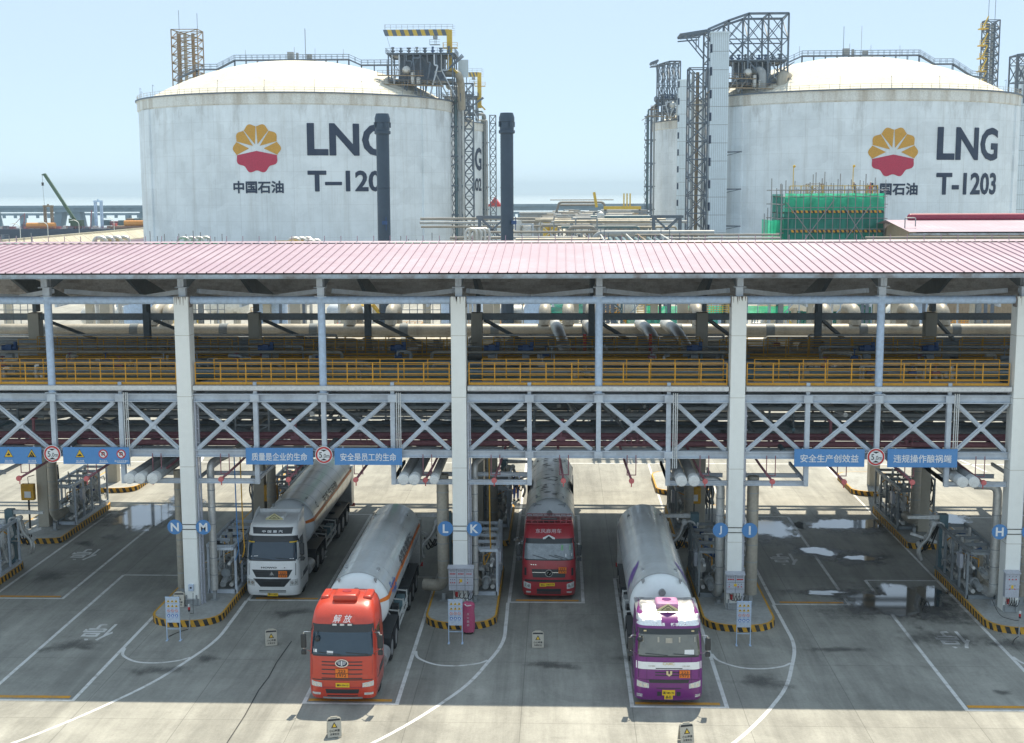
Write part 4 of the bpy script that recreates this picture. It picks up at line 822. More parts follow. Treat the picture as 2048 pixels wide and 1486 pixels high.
icons(-9.08, -6.12, [(-1.0, 'fire', '当心火灾'), (.02, 'fire', '当心火灾'), (1.06, 'cold', '当心低温')], 'blue banner with two yellow warning triangles at the left edge')
icons(-5.15, -2.2, [(-.72, 'car', '当心车辆'), (.32, 'no', '禁止掉头'), (1.12, 'no', '禁止机动车通行')], 'blue banner with a yellow triangle and two red ring signs')
for x, lb in ((-5.62, 'between the two icon banners at the left'), (6.41, 'between the 质量 and 安全 banners'), (30.30, 'between the two banners in the right bay')):
    t = thing('height_sign', 'round red ringed 5.0m height limit sign '+lb, 'sign', (x, YS-.02, 7.17), 'height limit signs')
    m = MB(); disc(m, 0, 0, .36, .03, .03, 32); m.build('red_disc', 'signred', t); m = MB(); disc(m, 0, 0, .385, .035, .03, 32); disc(m, 0, 0, .285, -.001, .004, 32); m.build('white_disc', 'signwhite', t)
    m = MB(); m.prism([(-.15, .238), (.15, .238), (.0, .15)], -.010, -.006, 'xz'); m.prism([(-.15, -.238), (.15, -.238), (.0, -.15)], -.010, -.006, 'xz')
    wall_text(m, '5', -.14, 0, .25, -.008, w=.13, bold=.01); wall_text(m, '.0', .025, -.035, .18, -.008, w=.14, bold=.006); wall_text(m, 'm', .185, -.065, .12, -.008, w=.14, bold=.006); m.build('lettering', 'signblk', t, smooth=False)
for k in range(0, 4):                            # lane letters strapped to the columns
    for s, ch in ((-1, LET[k][0]), (1, LET[k][1])):
        t = thing('lane_disc', f'round blue lane disc with white letter {ch}', 'sign', (CX(k)+s*.635-.02, YC-.36, 3.90), 'blue lane discs')
        m = MB(); disc(m, 0, 0, .335, .02, .02, 36); m.build('plate', 'discblue', t); m = MB(); wall_text(m, ch, 0, 0, .39, -.004, bold=.03); m.build('letter', 'signwhite', t, smooth=False)
        m = MB(); m.bar((-s*.25, .025, .11), (-s*.95, .025, .11), .02, .03); m.bar((-s*.25, .025, -.11), (-s*.95, .025, -.11), .02, .03); m.build('strap', 'tanpipe', t, smooth=False)
# ------------------------------------------------------------------ tanker trucks (front towards the camera)
def lerp_tab(tab, z):
    if z <= tab[0][0]: return tab[0][1]
    for (a, va), (b_, vb) in zip(tab, tab[1:]):
        if z <= b_: t = (z-a)/(b_-a); return va+(vb-va)*t
    return tab[-1][1]
class Cab:
    """Cab shell given by its front line, half width and corner radius at each height; panels are laid on that surface."""
    def __init__(s, front, half, zs, rc=.30, bow=.09, back=2.3): s.front = front; s.half = half; s.zs = zs; s.rc = rc; s.bow = bow; s.back = back
    def y(s, x, z):
        hw = lerp_tab(s.half, z); f = lerp_tab(s.front, z); ax = min(abs(x), hw); yy = f+s.bow*(ax/hw)**2
        e = ax-(hw-s.rc)
        if e > 0: yy += s.rc*(1-math.sqrt(max(0, 1-(e/s.rc)**2)))*.95
        return yy
    def ring(s, z, nx=24):
        hw = lerp_tab(s.half, z); pts = []
        for i in range(nx+1):
            u = -1+2*i/nx; x = hw*math.sin(u*math.pi/2)
            pts.append((x, s.y(x, z), z))
        bk = min(s.back, s.back-.0); pts += [(hw, bk-.12, z), (hw-.12, bk, z), (-hw+.12, bk, z), (-hw, bk-.12, z)]
        return pts
    def shell(s, mb, cut=None):
        rings = [s.ring(z) for z in s.zs]; n = len(rings[0])
        for r_ in rings: pass
        vs = [p for r_ in rings for p in r_]; fs = []
        for i in range(len(rings)-1):
            for j in range(n): fs.append((i*n+j, i*n+(j+1) % n, (i+1)*n+(j+1) % n, (i+1)*n+j))
        fs += [tuple(range(n-1, -1, -1)), tuple(range((len(rings)-1)*n, len(rings)*n))]
        mb.add(vs, fs)
    def patch(s, mb, x0, x1, z0, z1, off=.008, nx=14, nz=6, top=None, bot=None, th=.012):
        """Curved panel between two widths and heights; top / bot squeeze its width at the upper / lower edge."""
        g = []
        for lay in (off, off-th):
            for i in range(nz+1):
                t = i/nz; z = z0+(z1-z0)*t; k = (bot or 1)*(1-t)+(top or 1)*t; c = (x0+x1)/2
                for j in range(nx+1):
                    x = c+(x0-c+(x1-x0)*j/nx)*k; g.append((x, s.y(x, z)-lay, z))
        n = nx+1; N = n*(nz+1); fs = []
        for i in range(nz):
            for j in range(nx): a = i*n+j; fs.append((a, a+1, a+n+1, a+n))
        for i in range(nz): fs += [(i*n, i*n+n, N+i*n+n, N+i*n), (i*n+nx, N+i*n+nx, N+i*n+n+nx, i*n+n+nx)]
        for j in range(nx): fs += [(j, N+j, N+j+1, j+1), (nz*n+j, nz*n+j+1, N+nz*n+j+1, N+nz*n+j)]
        mb.add(g, fs)
    def fn(s, off): return lambda x, z: (x, s.y(x, z)-off, z)
    def side(s, mb, sx, y0, y1, z0, z1, off=.008, y0t=None):
        h0 = lerp_tab(s.half, z0)+off; h1 = lerp_tab(s.half, z1)+off; y0t = y0 if y0t is None else y0t
        mb.add([(sx*h0, y0, z0), (sx*h0, y1, z0), (sx*h1, y1, z1), (sx*h1, y0t, z1), (sx*(h0-.03), y0, z0), (sx*(h0-.03), y1, z0), (sx*(h1-.03), y1, z1), (sx*(h1-.03), y0t, z1)],
               [(0, 1, 2, 3), (0, 4, 5, 1), (1, 5, 6, 2), (2, 6, 7, 3), (3, 7, 4, 0)])

def wheel(parent, x, y, r=.52, w=.30, dual=False):
    m = MB(); sgn = 1 if x > 0 else -1; W = w*2.1 if dual else w; xo = x+sgn*W/2; xi = x-sgn*W/2
    prof = [(r*.58, xi), (r*.9, xi), (r, xi+sgn*.05), (r, x-sgn*.02), (r*.93, x), (r, x+sgn*.02), (r, xo-sgn*.05), (r*.9, xo), (r*.58, xo), (r*.56, xo-sgn*.08)]
    m.lathe(prof, (0, y, r), 24, 'x'); o = m.build('wheel', 'black', parent)
    m = MB(); m.lathe([(.02, xo-sgn*(.06 if not dual else .16)), (r*.22, xo-sgn*(.05 if not dual else .16)), (r*.24, xo-sgn*(.02 if not dual else .04)), (r*.27, xo-sgn*(.08 if not dual else .17)), (r*.50, xo-sgn*(.10 if not dual else .17)), (r*.57, xo-sgn*.02), (r*.60, xo+sgn*.004)], (0, y, r), 20, 'x')
    for i in range(8):
        t = i*math.pi/4; m.tube((xo-sgn*(.10 if not dual else .17), y+r*.38*math.cos(t), r+r*.38*math.sin(t)), (xo-sgn*(.04 if not dual else .12), y+r*.38*math.cos(t), r+r*.38*math.sin(t)), .022, 6)
    m.build('rim', 'rim', o)

def mirror_arm(parent, sx, z0, z1, y, hw, mt='blackgloss', small=True):
    m = MB(); x = sx*(hw+.19); m.cbox((x, y+.02, (z0+z1)/2), .20, .12, (z1-z0)); o = m.build('mirror', mt, parent, bevel=.04)
    m = MB(); m.pipe([(sx*(hw-.03), y+.18, z1+.02), (x-.03*sx, y, z1+.10), (x, y+.02, z1-.03)], .022, 6); m.pipe([(sx*(hw-.03), y+.20, z0-.22), (x, y+.02, z0-.05), (x, y+.02, z0+.02)], .022, 6); m.build('mirror_arm', 'chrome' if small else mt, o)
    m = MB(); m.cbox((x, y+.02, z0-.17), .18, .11, .2); m.build('lower_mirror', mt, o, bevel=.03)

def truck(cfg):
    P = cfg['paint']; t = thing('tanker_truck', cfg['label'], 'truck', cfg['loc'], None)
    front = cfg['front']; half = cfg['half']; zs = cfg['zs']; C = Cab(front, half, zs, cfg.get('rc', .30), cfg.get('bow', .09))
    hwm = lerp_tab(half, 2.3)
    # chassis
    m = MB()
    for sx in (-.42, .42): m.box(sx-.05, sx+.05, .5, 7.0, .78, 1.04)
    m.box(-.5, .5, 5.0, 6.2, 1.04, 1.22)
    for sx in (-.5, .5): m.box(sx-.06, sx+.06, 4.0, 15.9, 1.18, 1.48)
    for y in (7.5, 9.5, 11.5, 13.5, 15.5): m.box(-.9, .9, y-.06, y+.06, 1.2, 1.36)
    for y in (1.45, 4.75, 6.1, 11.0, 12.32, 13.64): m.tube((-.95, y, .52), (.95, y, .52), .09, 8)
    m.box(-.3, .3, 1.0, 2.2, .5, 1.1); m.box(-1.15, -.6, 7.6, 8.0, .7, 1.3); m.box(.6, 1.1, 7.6, 8.0, .7, 1.3)
    m.box(-.14, .14, 8.0, 8.14, .05, 1.2)
    for sx in (-.75, .75): m.box(sx-.07, sx+.07, 7.9, 8.06, .08, 1.25); m.box(sx-.16, sx+.16, 7.84, 8.12, .03, .08)
    m.build('chassis', 'blackgloss', t, smooth=False)
    m = MB(); m.tube((1.0, 2.7, .72), (1.0, 3.7, .72), .30, 18); m.build('fuel_tank', 'rim', t)
    m = MB(); m.cbox((-1.0, 3.2, .72), .42, .9, .5); m.tube((-1.02, 2.5, .85), (-1.02, 2.5, .55), .1, 8); m.build('battery_box', 'blackgloss', t, bevel=.03)
    m = MB()
    for z in (1.5, 1.75, 2.0): m.pipe([(-.4, 2.34, z), (-.3, 2.7, z-.35), (.1, 3.0, z-.55), (.2, 3.4, z-.3)], .025, 6)
    m.build('air_hose', 'red' if P != 'white' else 'cable', t)
    for sx in (-1.03, 1.03):
        wheel(t, sx, 1.45)
        for y in (4.75, 6.1): wheel(t, sx*.87, y, dual=True)
        for y in (11.0, 12.32, 13.64): wheel(t, sx*.87, y, dual=True)
    for sx in (-1, 1):                           # mud wings over the tandem and the trailer axles
        m = MB(); m.lathe([(.60, sx*.55), (.60, sx*1.22), (.575, sx*1.22), (.575, sx*.55)], (0, 4.75, .55), 16, 'x', R(-80), R(80)) if 0 else None
        m.prism([(4.02, .62), (4.02, 1.14), (4.3, 1.26), (6.6, 1.26), (6.84, 1.14), (6.84, .5), (6.80, .5), (6.80, 1.12), (6.58, 1.22), (4.32, 1.22), (4.06, 1.12), (4.06, .62)], sx*.55, sx*1.24, 'yz'); m.build('mudguard', 'blackgloss', t, smooth=False)
        m = MB(); m.prism([(10.2, .9), (10.3, 1.16), (10.5, 1.24), (14.2, 1.24), (14.4, 1.12), (14.4, .6), (14.35, .6), (14.35, 1.1), (14.18, 1.2), (10.52, 1.2), (10.34, 1.13), (10.24, .9)], sx*.55, sx*1.24, 'yz'); m.build('mudguard', 'blackgloss', t, smooth=False)
        m = MB(); x = sx*1.20
        for z in (.62, .95): m.bar((x, 6.95, z), (x, 10.1, z), .05, .10)
        for y in (7.1, 8.6, 9.9): m.bar((x, y, .5), (x, y, 1.3), .05, .06); m.bar((x, y, 1.25), (sx*.5, y, 1.32), .05); m.bar((x, y, .6), (sx*.55, y+.3, 1.3), .04)
        m.build('side_guard', cfg.get('guard', 'whitepaint'), t, smooth=False)
        m = MB(); m.cbox((sx*1.0, 9.0, .98), .36, 1.0, .5); m.build('tool_box', 'pipeteal' if sx > 0 else 'pipegrey', t, bevel=.02)
    # tank with dished heads
    rt_, zc, ya, yb = cfg.get('tr', 1.22), cfg.get('tz', 2.56), 4.15, 15.5
    hd = [(math.sin(a)*rt_, -math.cos(a)*.62) for a in [i*math.pi/2/8 for i in range(9)]]
    m = MB(); m.cur = 1; m.lathe([(max(r_, .001), ya+y) for r_, y in hd], (0, 0, zc), 40, 'y')
    m.cur = 1; wl = cfg.get('whitelen', .5); m.lathe([(rt_, ya), (rt_, ya+wl)], (0, 0, zc), 40, 'y'); m.cur = 0
    yy = ya+wl; seg = 14
    for i in range(seg): a = yy+(yb-yy)*i/seg; q = yy+(yb-yy)*(i+1)/seg; m.lathe([(rt_, a), (rt_, q)], (0, 0, zc), 48, 'y')
    m.f = [f for f in m.f if len(f) < 30]; m.m = m.m[:0]+[1 if False else 0]*len(m.f)
    # material by position along the barrel
    m.m = [1 if sum(m.v[i][1] for i in f)/len(f) < ya+wl-.001 else 0 for f in m.f]
    m.lathe([(max(r_, .001), yb-y) for r_, y in hd[::-1]], (0, 0, zc), 40, 'y')
    tank = m.build('tank', [cfg['shell'], cfg['head']], t, ang=30)
    m = MB(); m.tube((0, ya-.60, zc+.62), (0, ya-.42, zc+.62), .14, 16); m.tube((0, ya-.63, zc+.62), (0, ya-.60, zc+.62), .10, 16); m.build('manhole', 'rim', tank)
    m = MB()
    for i in range(1, 7): a = ya+(yb-ya)*i/7; m.lathe([(rt_+.001, a-.022), (rt_+.005, a-.012), (rt_+.005, a+.012), (rt_+.001, a+.022)], (0, 0, zc), 48, 'y'); m.f = [f for f in m.f if len(f) < 30]; m.m = m.m[:len(m.f)]
    m.lathe([(rt_+.002, ya-.03), (rt_+.008, ya-.015), (rt_+.008, ya+.02), (rt_+.002, ya+.035)], (0, 0, zc), 48, 'y'); m.f = [f for f in m.f if len(f) < 30]; m.m = m.m[:len(m.f)]; m.build('weld_seam', 'rim', tank)
    m = MB()
    m.pipe([(.75, ya-.45, zc+.2), (.85, ya-.62, zc-.3), (.7, ya-.6, zc-1.0)], .02, 6); m.pipe([(-.3, ya-.68, zc-.2), (-.2, ya-.7, zc-.8)], .03, 6); m.build('front_pipe', 'rim', tank)
    m = MB()
    for y_, a_ in ((ya+1.0, 58), (yb-1.2, 52), (yb-1.3, 128), (ya+1.1, 122)): a_ = R(a_); p_ = Vector((math.cos(a_)*rt_, y_, zc+math.sin(a_)*rt_)); m.bar(p_-V3(0, .12, 0), p_+V3(0, .12, 0), .10, .10)
    m.build('lifting_lug', 'rim', tank, smooth=False)
    if cfg.get('band'):
        m = MB()
        for a0, a1 in ((R(-16), R(-8)), (R(188), R(196))):   # along both flanks
            m.lathe([(rt_+.012, ya), (rt_+.012, yb)], (0, 0, zc), 4, 'y', a0, a1)
        hp = [(max(r_, .001)+.010, ya+y-.006) for r_, y in hd if r_ > .8]
        for a0, a1 in ((R(-16), R(-8)), (R(188), R(196))): m.lathe(hp, (0, 0, zc), 4, 'y', a0, a1)
        m.build('orange_band', 'orange', tank)
    def on_tank(y0, h, flip=1):                  # text mapped onto the right flank, reading towards the rear
        return lambda a, q: (flip*(rt_+.015)*math.cos(q), y0+a, zc+(rt_+.015)*math.sin(q))
    for s_, y0, ang, h, w, mt in cfg.get('flank', []):
        m = MB(); g = text(s_, .02); m.geo((g[0], g[1]), lambda x, y: on_tank(y0, h)(x*(w/g[2]), R(ang)+y*h/rt_)); m.build('flank_lettering', mt, tank, smooth=False)
    if cfg.get('streaks'):
        m = MB()
        for sx in (-1, 1):
            for k, (a, L, w) in enumerate(((52, 2.0, .30), (40, 1.5, .22), (30, 1.0, .18))):
                pts = []
                for i in range(13):
                    u = i/12; y = ya+.9+k*.12+L*u; an = R(a-26+34*u); wd = w*math.sin(math.pi*min(1, u*1.15+.05))/rt_*.5
                    pts.append((y, an-wd, an+wd))
                vs = [(sx*(rt_+.014)*math.cos(q), y, zc+(rt_+.014)*math.sin(q)) for y, a0, a1 in pts for q in (a0, a1)]
                m.add(vs, [(2*i, 2*i+1, 2*i+3, 2*i+2) for i in range(12)])
        m.build('purple_streak', 'purpledecal', tank)
    if cfg.get('patches'):
        m = MB(); rr = random.Random(4)
        for i in range(46):
            y = rr.uniform(ya+.6, yb-.5); a = R(rr.choice([rr.gauss(78, 5), rr.gauss(102, 5), rr.uniform(30, 150)])); L = rr.uniform(.08, .3); w = rr.uniform(.03, .09)
            pts = [(a+L/rt_*math.cos(q)*rr.uniform(.6, 1), y+w*math.sin(q)*rr.uniform(.6, 1)) for q in [k*math.pi/4 for k in range(8)]]
            m.add([((rt_+.011)*math.cos(an), yy_, zc+(rt_+.011)*math.sin(an)) for an, yy_ in pts], [tuple(range(8))])
        m.build('peeled_patch', 'kerbk', tank, smooth=False)
    m = MB()
    for sx in (-.72, .72):
        m.tube((sx, ya-.18, zc+.85), (sx, ya-.28, zc+1.0), .03, 6); m.cbox((sx, ya-.28, zc+1.02), .12, .08, .1)
    if cfg.get('bar'): m.tube((-.72, ya-.28, zc+.98), (.72, ya-.28, zc+.98), .02, 6)
    m.build('marker_lamp', 'pipegrey', tank)
    m = MB(); m.box(-1.2, 1.2, 15.35, 16.25, .75, 2.9); m.box(-1.22, 1.22, 15.3, 15.34, .8, 3.0); o = m.build('rear_cabinet', cfg.get('cabinet', 'alu'), t, bevel=.03)
    for sx in (-.6, .6):
        m = MB(); m.box(sx-.55, sx+.55, 16.25, 16.275, .8, 2.85); m.build('cabinet_door', 'grey1', o, smooth=False)
    m = MB(); m.box(-1.24, 1.24, 16.2, 16.32, .5, .68); m.build('rear_bumper', 'signred', t, smooth=False)
    m = MB()
    for y in (5.2, 9, 12.6):
        m.prism([(-1.0, zc-.72), (-.55, 1.46), (.55, 1.46), (1.0, zc-.72), (.6, zc-1.08), (0, zc-1.2), (-.6, zc-1.08)], y-.06, y+.06, 'xz')
    m.build('saddle', 'blackgloss', t, smooth=False)
    # cab
    m = MB(); C.shell(m); cab = m.build('cab', cfg['body'], t, ang=42)
    zw0, zw1, zv = cfg['wind']
    m = MB(); C.patch(m, -1.13, 1.13, zw0, zw1, .010, 22, 7, top=.965); m.build('windscreen', cfg['glass'], cab)
    m = MB(); C.patch(m, -1.17, 1.17, zw0-.06, zw0, .006, 20, 1); C.patch(m, -1.15, 1.15, zw1, zv, .012, 20, 3, top=.97); m.build('black_surround', 'blackgloss', cab)
    m = MB()
    for sx in (-1, 1):
        C.side(m, sx, .62, 1.42, 1.95, 2.80, .008, .78)
    m.build('side_window', 'glass', cab, smooth=False)
    m = MB()
    for sx in (-1, 1):
        C.side(m, sx, .50, .515, .9, 2.8, .010, .66); C.side(m, sx, 1.52, 1.535, .9, 2.85, .010); C.side(m, sx, .5, 1.53, .9, .915, .010); C.side(m, sx, 1.30, 1.46, 1.62, 1.68, .03)
    m.build('door_seam', 'blackgloss', cab, smooth=False)
    m = MB()
    for sx in (-1, 1): C.side(m, sx, .85, 2.05, .36, 1.12, .012, 1.0)
    m.build('wheel_arch', 'blackgloss', cab, smooth=False)
    m = MB()
    for x0, x1 in ((-.75, -.1), (.0, .62), (.25, .85)) if cfg.get('wipers', 2) == 3 else ((-.85, -.05), (.15, .95)):
        m.add([], []); a = C.fn(.03); m.bar(a(x0, zw0+.22 if cfg.get('wipers') == 3 else zw0+.09), a(x1, zw0+.02), .02, .025)
    m.build('wiper', 'blackgloss', cab, smooth=False)
    cfg['face'](C, cab, t)
    z0, z1 = cfg.get('mir', (2.15, 2.72))
    for sx in (-1, 1): mirror_arm(t, sx, z0, z1, .12, hwm, small=cfg.get('chrome_arm', True))
    zq, kq = cfg['squeeze']                      # this cab's own roof height; the bumper hangs a little lower
    def warp(o):
        if o.type == 'MESH':
            for v in o.data.vertices:
                z = v.co.z; v.co.z = zq+(z-zq)*kq if z > zq else z-.11*(1-max(0, z-.34)/.36) if z < .70 else z
        for ch in o.children: warp(ch)
    for o in [c_ for c_ in t.children if c_.name.split('.')[0] in ('cab', 'mirror')]: warp(o)
    m = MB(); m.box(-1.0, 1.0, .35, 2.3, .34, .5); m.build('underbody', 'black', t, smooth=False)
    m = MB()
    for sx in (-1, 1):
        for z in (.38, .68): m.box(sx*.95, sx*1.2, 1.0, 1.1, z, z+.05)
    m.build('step', 'rim', t, smooth=False)
    return t

def plate(C, cab, x, z, w, h, mt, name, lines, hs, ink='signblk', off=.02, bold=.006):
    m = MB(); yb = min(C.y(x-w/2, z), C.y(x+w/2, z), C.y(x, z)); y = yb-off; m.box(x-w/2, x+w/2, y, y+.03, z-h/2, z+h/2); o = m.build(name, mt, cab, smooth=False)
    m = MB()
    for s_, dz, ww in lines: wall_text(m, s_, x, z+dz, hs, y-.004, w=ww, bold=bold)
    m.build('lettering', ink, o, smooth=False)
    if name == 'hazard_plate':
        m = MB(); m.box(x-w/2, x+w/2, y-.006, y-.002, z-.008, z+.008); m.build('divider', ink, o, smooth=False)
def headlight(C, cab, x0, x1, z0, z1, slope=0):
    for sx in (-1, 1):
        a, q = (x0, x1) if sx > 0 else (-x1, -x0)
        m = MB(); n = 8; g = []
        for lay in (.014, -.01):
            for i in range(4):
                for j in range(n+1):
                    x = a+(q-a)*j/n; u = (abs(x)-x0)/(x1-x0); zl = z0+slope*u*.5; zh = z1+slope*u; z = zl+(zh-zl)*i/3; g.append((x, C.y(x, z)-lay, z))
        N = 4*(n+1); fs = [(i*(n+1)+j, i*(n+1)+j+1, (i+1)*(n+1)+j+1, (i+1)*(n+1)+j) for i in range(3) for j in range(n)]
        fs += [(j, N+j, N+j+1, j+1) for j in range(n)]+[(3*(n+1)+j, 3*(n+1)+j+1, N+3*(n+1)+j+1, N+3*(n+1)+j) for j in range(n)]
        m.add(g, fs); o = m.build('headlight', 'lamp', cab)
        m = MB()
        for u in (.3, .68): x = sx*(x0+(x1-x0)*u); z = (z0+z1)/2+slope*u*.7; m.tube((x, C.y(x, z)-.016, z), (x, C.y(x, z)-.022, z), min(.075, (z1-z0)*.36), 12)
        m.build('lens', 'chrome', o)

M['cabred'] = mat('red cab paint', (.56, .055, .028), .33, dirt=(.42, .06, .04), amt=.3, scale=1.2, coat=.5, fine=.03)
M['cabdark'] = mat('dusty dark red cab paint', (.40, .028, .04), .38, dirt=(.25, .05, .05), amt=.5, scale=1.5, coat=.4, fine=.05)
M['cabwhite'] = mat('white cab paint', (.84, .85, .85), .35, dirt=(.70, .70, .68), amt=.3, scale=1.2, coat=.4, fine=.03)
M['cabpurple'] = mat('purple cab paint', (.18, .02, .19), .35, dirt=(.17, .05, .16), amt=.4, scale=1.3, coat=.45, fine=.04)
M['purpledecal'] = mat('purple tank decal', (.16, .08, .34), .4, dirt=(.4, .38, .5), amt=.5, scale=6)
M['shellwhite'] = mat('dusty white tank shell', (.78, .82, .84), .26, metal=.25, dirt=(.48, .48, .47), amt=.35, scale=.5, fine=.03, coat=.3)
M['shellalu'] = mat('brushed steel tank shell', (.72, .71, .69), .32, metal=.5, dirt=(.56, .53, .48), amt=.35, scale=.5, fine=.03)
M['headwhite'] = mat('white tank head', (.76, .80, .82), .35, dirt=(.6, .6, .58), amt=.3, scale=.7, fine=.02, coat=.2)
M['logoblue'] = flat('blue tank logo', (.03, .12, .42))

F_RED = [(.34, .10), (.5, .0), (1.0, -.02), (1.85, .06), (2.80, .24), (3.06, .30), (3.12, .30), (3.45, .50), (3.68, .80), (3.80, 1.15), (3.84, 1.45)]
H_RED = [(.34, 1.18), (.55, 1.23), (1.9, 1.23), (3.06, 1.17), (3.5, 1.10), (3.72, 1.00), (3.84, .82)]
Z_RED = [.34, .5, .75, 1.0, 1.4, 1.85, 2.3, 2.8, 3.06, 3.12, 3.3, 3.45, 3.58, 3.68, 3.76, 3.81, 3.84]
def face_red(C, cab, t):
    m = MB()
    for z in (1.02, 1.18, 1.34, 1.50, 1.62): C.patch(m, -.74, .74, z, z+.035, .010, 14, 1)
    C.patch(m, -1.2, 1.2, .965, 1.0, .008, 20, 1)
    m.build('grille_slot', 'blackgloss', cab)
    m = MB(); C.patch(m, -.62, .62, .42, .64, .006, 12, 2, bot=.9); m.build('bumper_intake', 'blackgloss', cab)
    m = MB(); C.patch(m, -.72, .72, .34, .40, .025, 12, 1); m.build('bumper_lip', 'rim', cab)
    m = MB(); C.patch(m, -.85, .85, .68, .71, .006, 12, 1); C.patch(m, -.70, -.69, .42, .93, .006, 1, 2); C.patch(m, .69, .70, .42, .93, .006, 1, 2); C.patch(m, -1.1, -1.09, 1.15, 1.7, .006, 1, 2); C.patch(m, 1.09, 1.1, 1.15, 1.7, .006, 1, 2); m.build('panel_seam', 'cabdark', cab)
    headlight(C, cab, .74, 1.14, .70, .86, .07); 
    m = MB()
    for sx in (-1, 1): C.patch(m, min(sx*.80, sx*1.12), max(sx*.80, sx*1.12), .47, .54, .012, 5, 1)
    m.build('fog_lamp', 'lamp', cab)
    m = MB(); C.patch(m, -.46, .46, 3.15, 3.42, .012, 10, 3, top=.93); o = m.build('fairing_panel', 'cabred', cab)
    m = MB()
    for cx, ch in ((-.19, '解'), (.19, '放')): put_text(m, ch, cx, 3.27, .27, lambda x, z: (x+(z-3.26)*.25, C.y(x, z)-.028, z), bold=.004)
    m.build('lettering', 'signwhite', o, smooth=False)
    m = MB(); C.patch(m, -.40, .40, 3.0, 3.10, .022, 8, 1); o = m.build('lamp_strip', 'blackgloss', cab)
    for x in (-.28, 0, .28):
        m = MB(); C.patch(m, x-.08, x+.08, 3.02, 3.09, .034, 3, 1); m.build('marker_light', 'lamp', o)
    m = MB(); m.box(-.45, .45, .98, 1.85, 3.74, 4.02); o = m.build('air_conditioner', 'cabred', cab, bevel=.09, seg=3)
    m = MB(); m.tube((0, 1.5, 4.02), (0, 1.5, 4.04), .17, 20); m.build('fan_grille', 'cabdark', o)
    m = MB(); m.box(-.95, -.62, 1.25, 2.2, 3.72, 3.90); m.box(.62, .95, 1.25, 2.2, 3.72, 3.90); m.build('fairing_shoulder', 'cabred', cab, bevel=.08, seg=3)
    # oval emblem with winged 1
    z = 1.60; y = C.y(0, z)-.03
    m = MB(); m.add([(.245*math.cos(a), y-.012, z+.155*math.sin(a)) for a in [i*math.pi/16 for i in range(32)]]+[(.245*math.cos(a), y+.02, z+.155*math.sin(a)) for a in [i*math.pi/16 for i in range(32)]], [tuple(range(31, -1, -1))]+[(i, (i+1) % 32, (i+1) % 32+32, i+32) for i in range(32)]); o = m.build('emblem', 'chrome', cab)
    m = MB(); m.add([(.205*math.cos(a), y-.016, z+.12*math.sin(a)) for a in [i*math.pi/16 for i in range(32)]], [tuple(range(31, -1, -1))]); m.build('emblem_field', 'navyink', o, smooth=False)
    m = MB(); m.box(-.02, .02, y-.024, y-.018, z-.10, z+.10); m.box(-.05, .05, y-.024, y-.018, z-.10, z-.085)
    for i, w in enumerate((.16, .15, .12)):
        for sx in (-1, 1): m.box(min(sx*.035, sx*w), max(sx*.035, sx*w), y-.024, y-.018, z+.05-i*.045, z+.07-i*.045)
    m.build('emblem_wing', 'signwhite', o, smooth=False)
    plate(C, cab, 0, 1.24, .46, .34, 'orange', 'hazard_plate', [('223', .08, .27), ('1972', -.08, .32)], .115, off=.05)
    plate(C, cab, .02, .79, .50, .16, 'plate', 'licence_plate', [('冀R·59610', 0, .42)], .085, off=.03, bold=.01)
    m = MB(); a = C.fn(.014); m.add([a(-.55, 1.93), a(-.32, 1.92), a(-.32, 2.04), a(-.55, 2.05)], [(0, 1, 2, 3)]); m.add([a(-1.05, 1.98), a(-.92, 1.98), a(-.92, 2.1), a(-1.05, 2.1)], [(0, 1, 2, 3)]); m.build('windscreen_paper', 'signwhite', cab, smooth=False)
    m = MB(); m.sphere((-.9, C.y(-.9, 2.6)-.09, 2.52), .10, 10, 1.3); m.pipe([(-.9, C.y(-.9, 2.75)-.02, 2.8), (-.9, C.y(-.9, 2.6)-.1, 2.66)], .014, 6); m.build('kerb_mirror', 'blackgloss', cab)

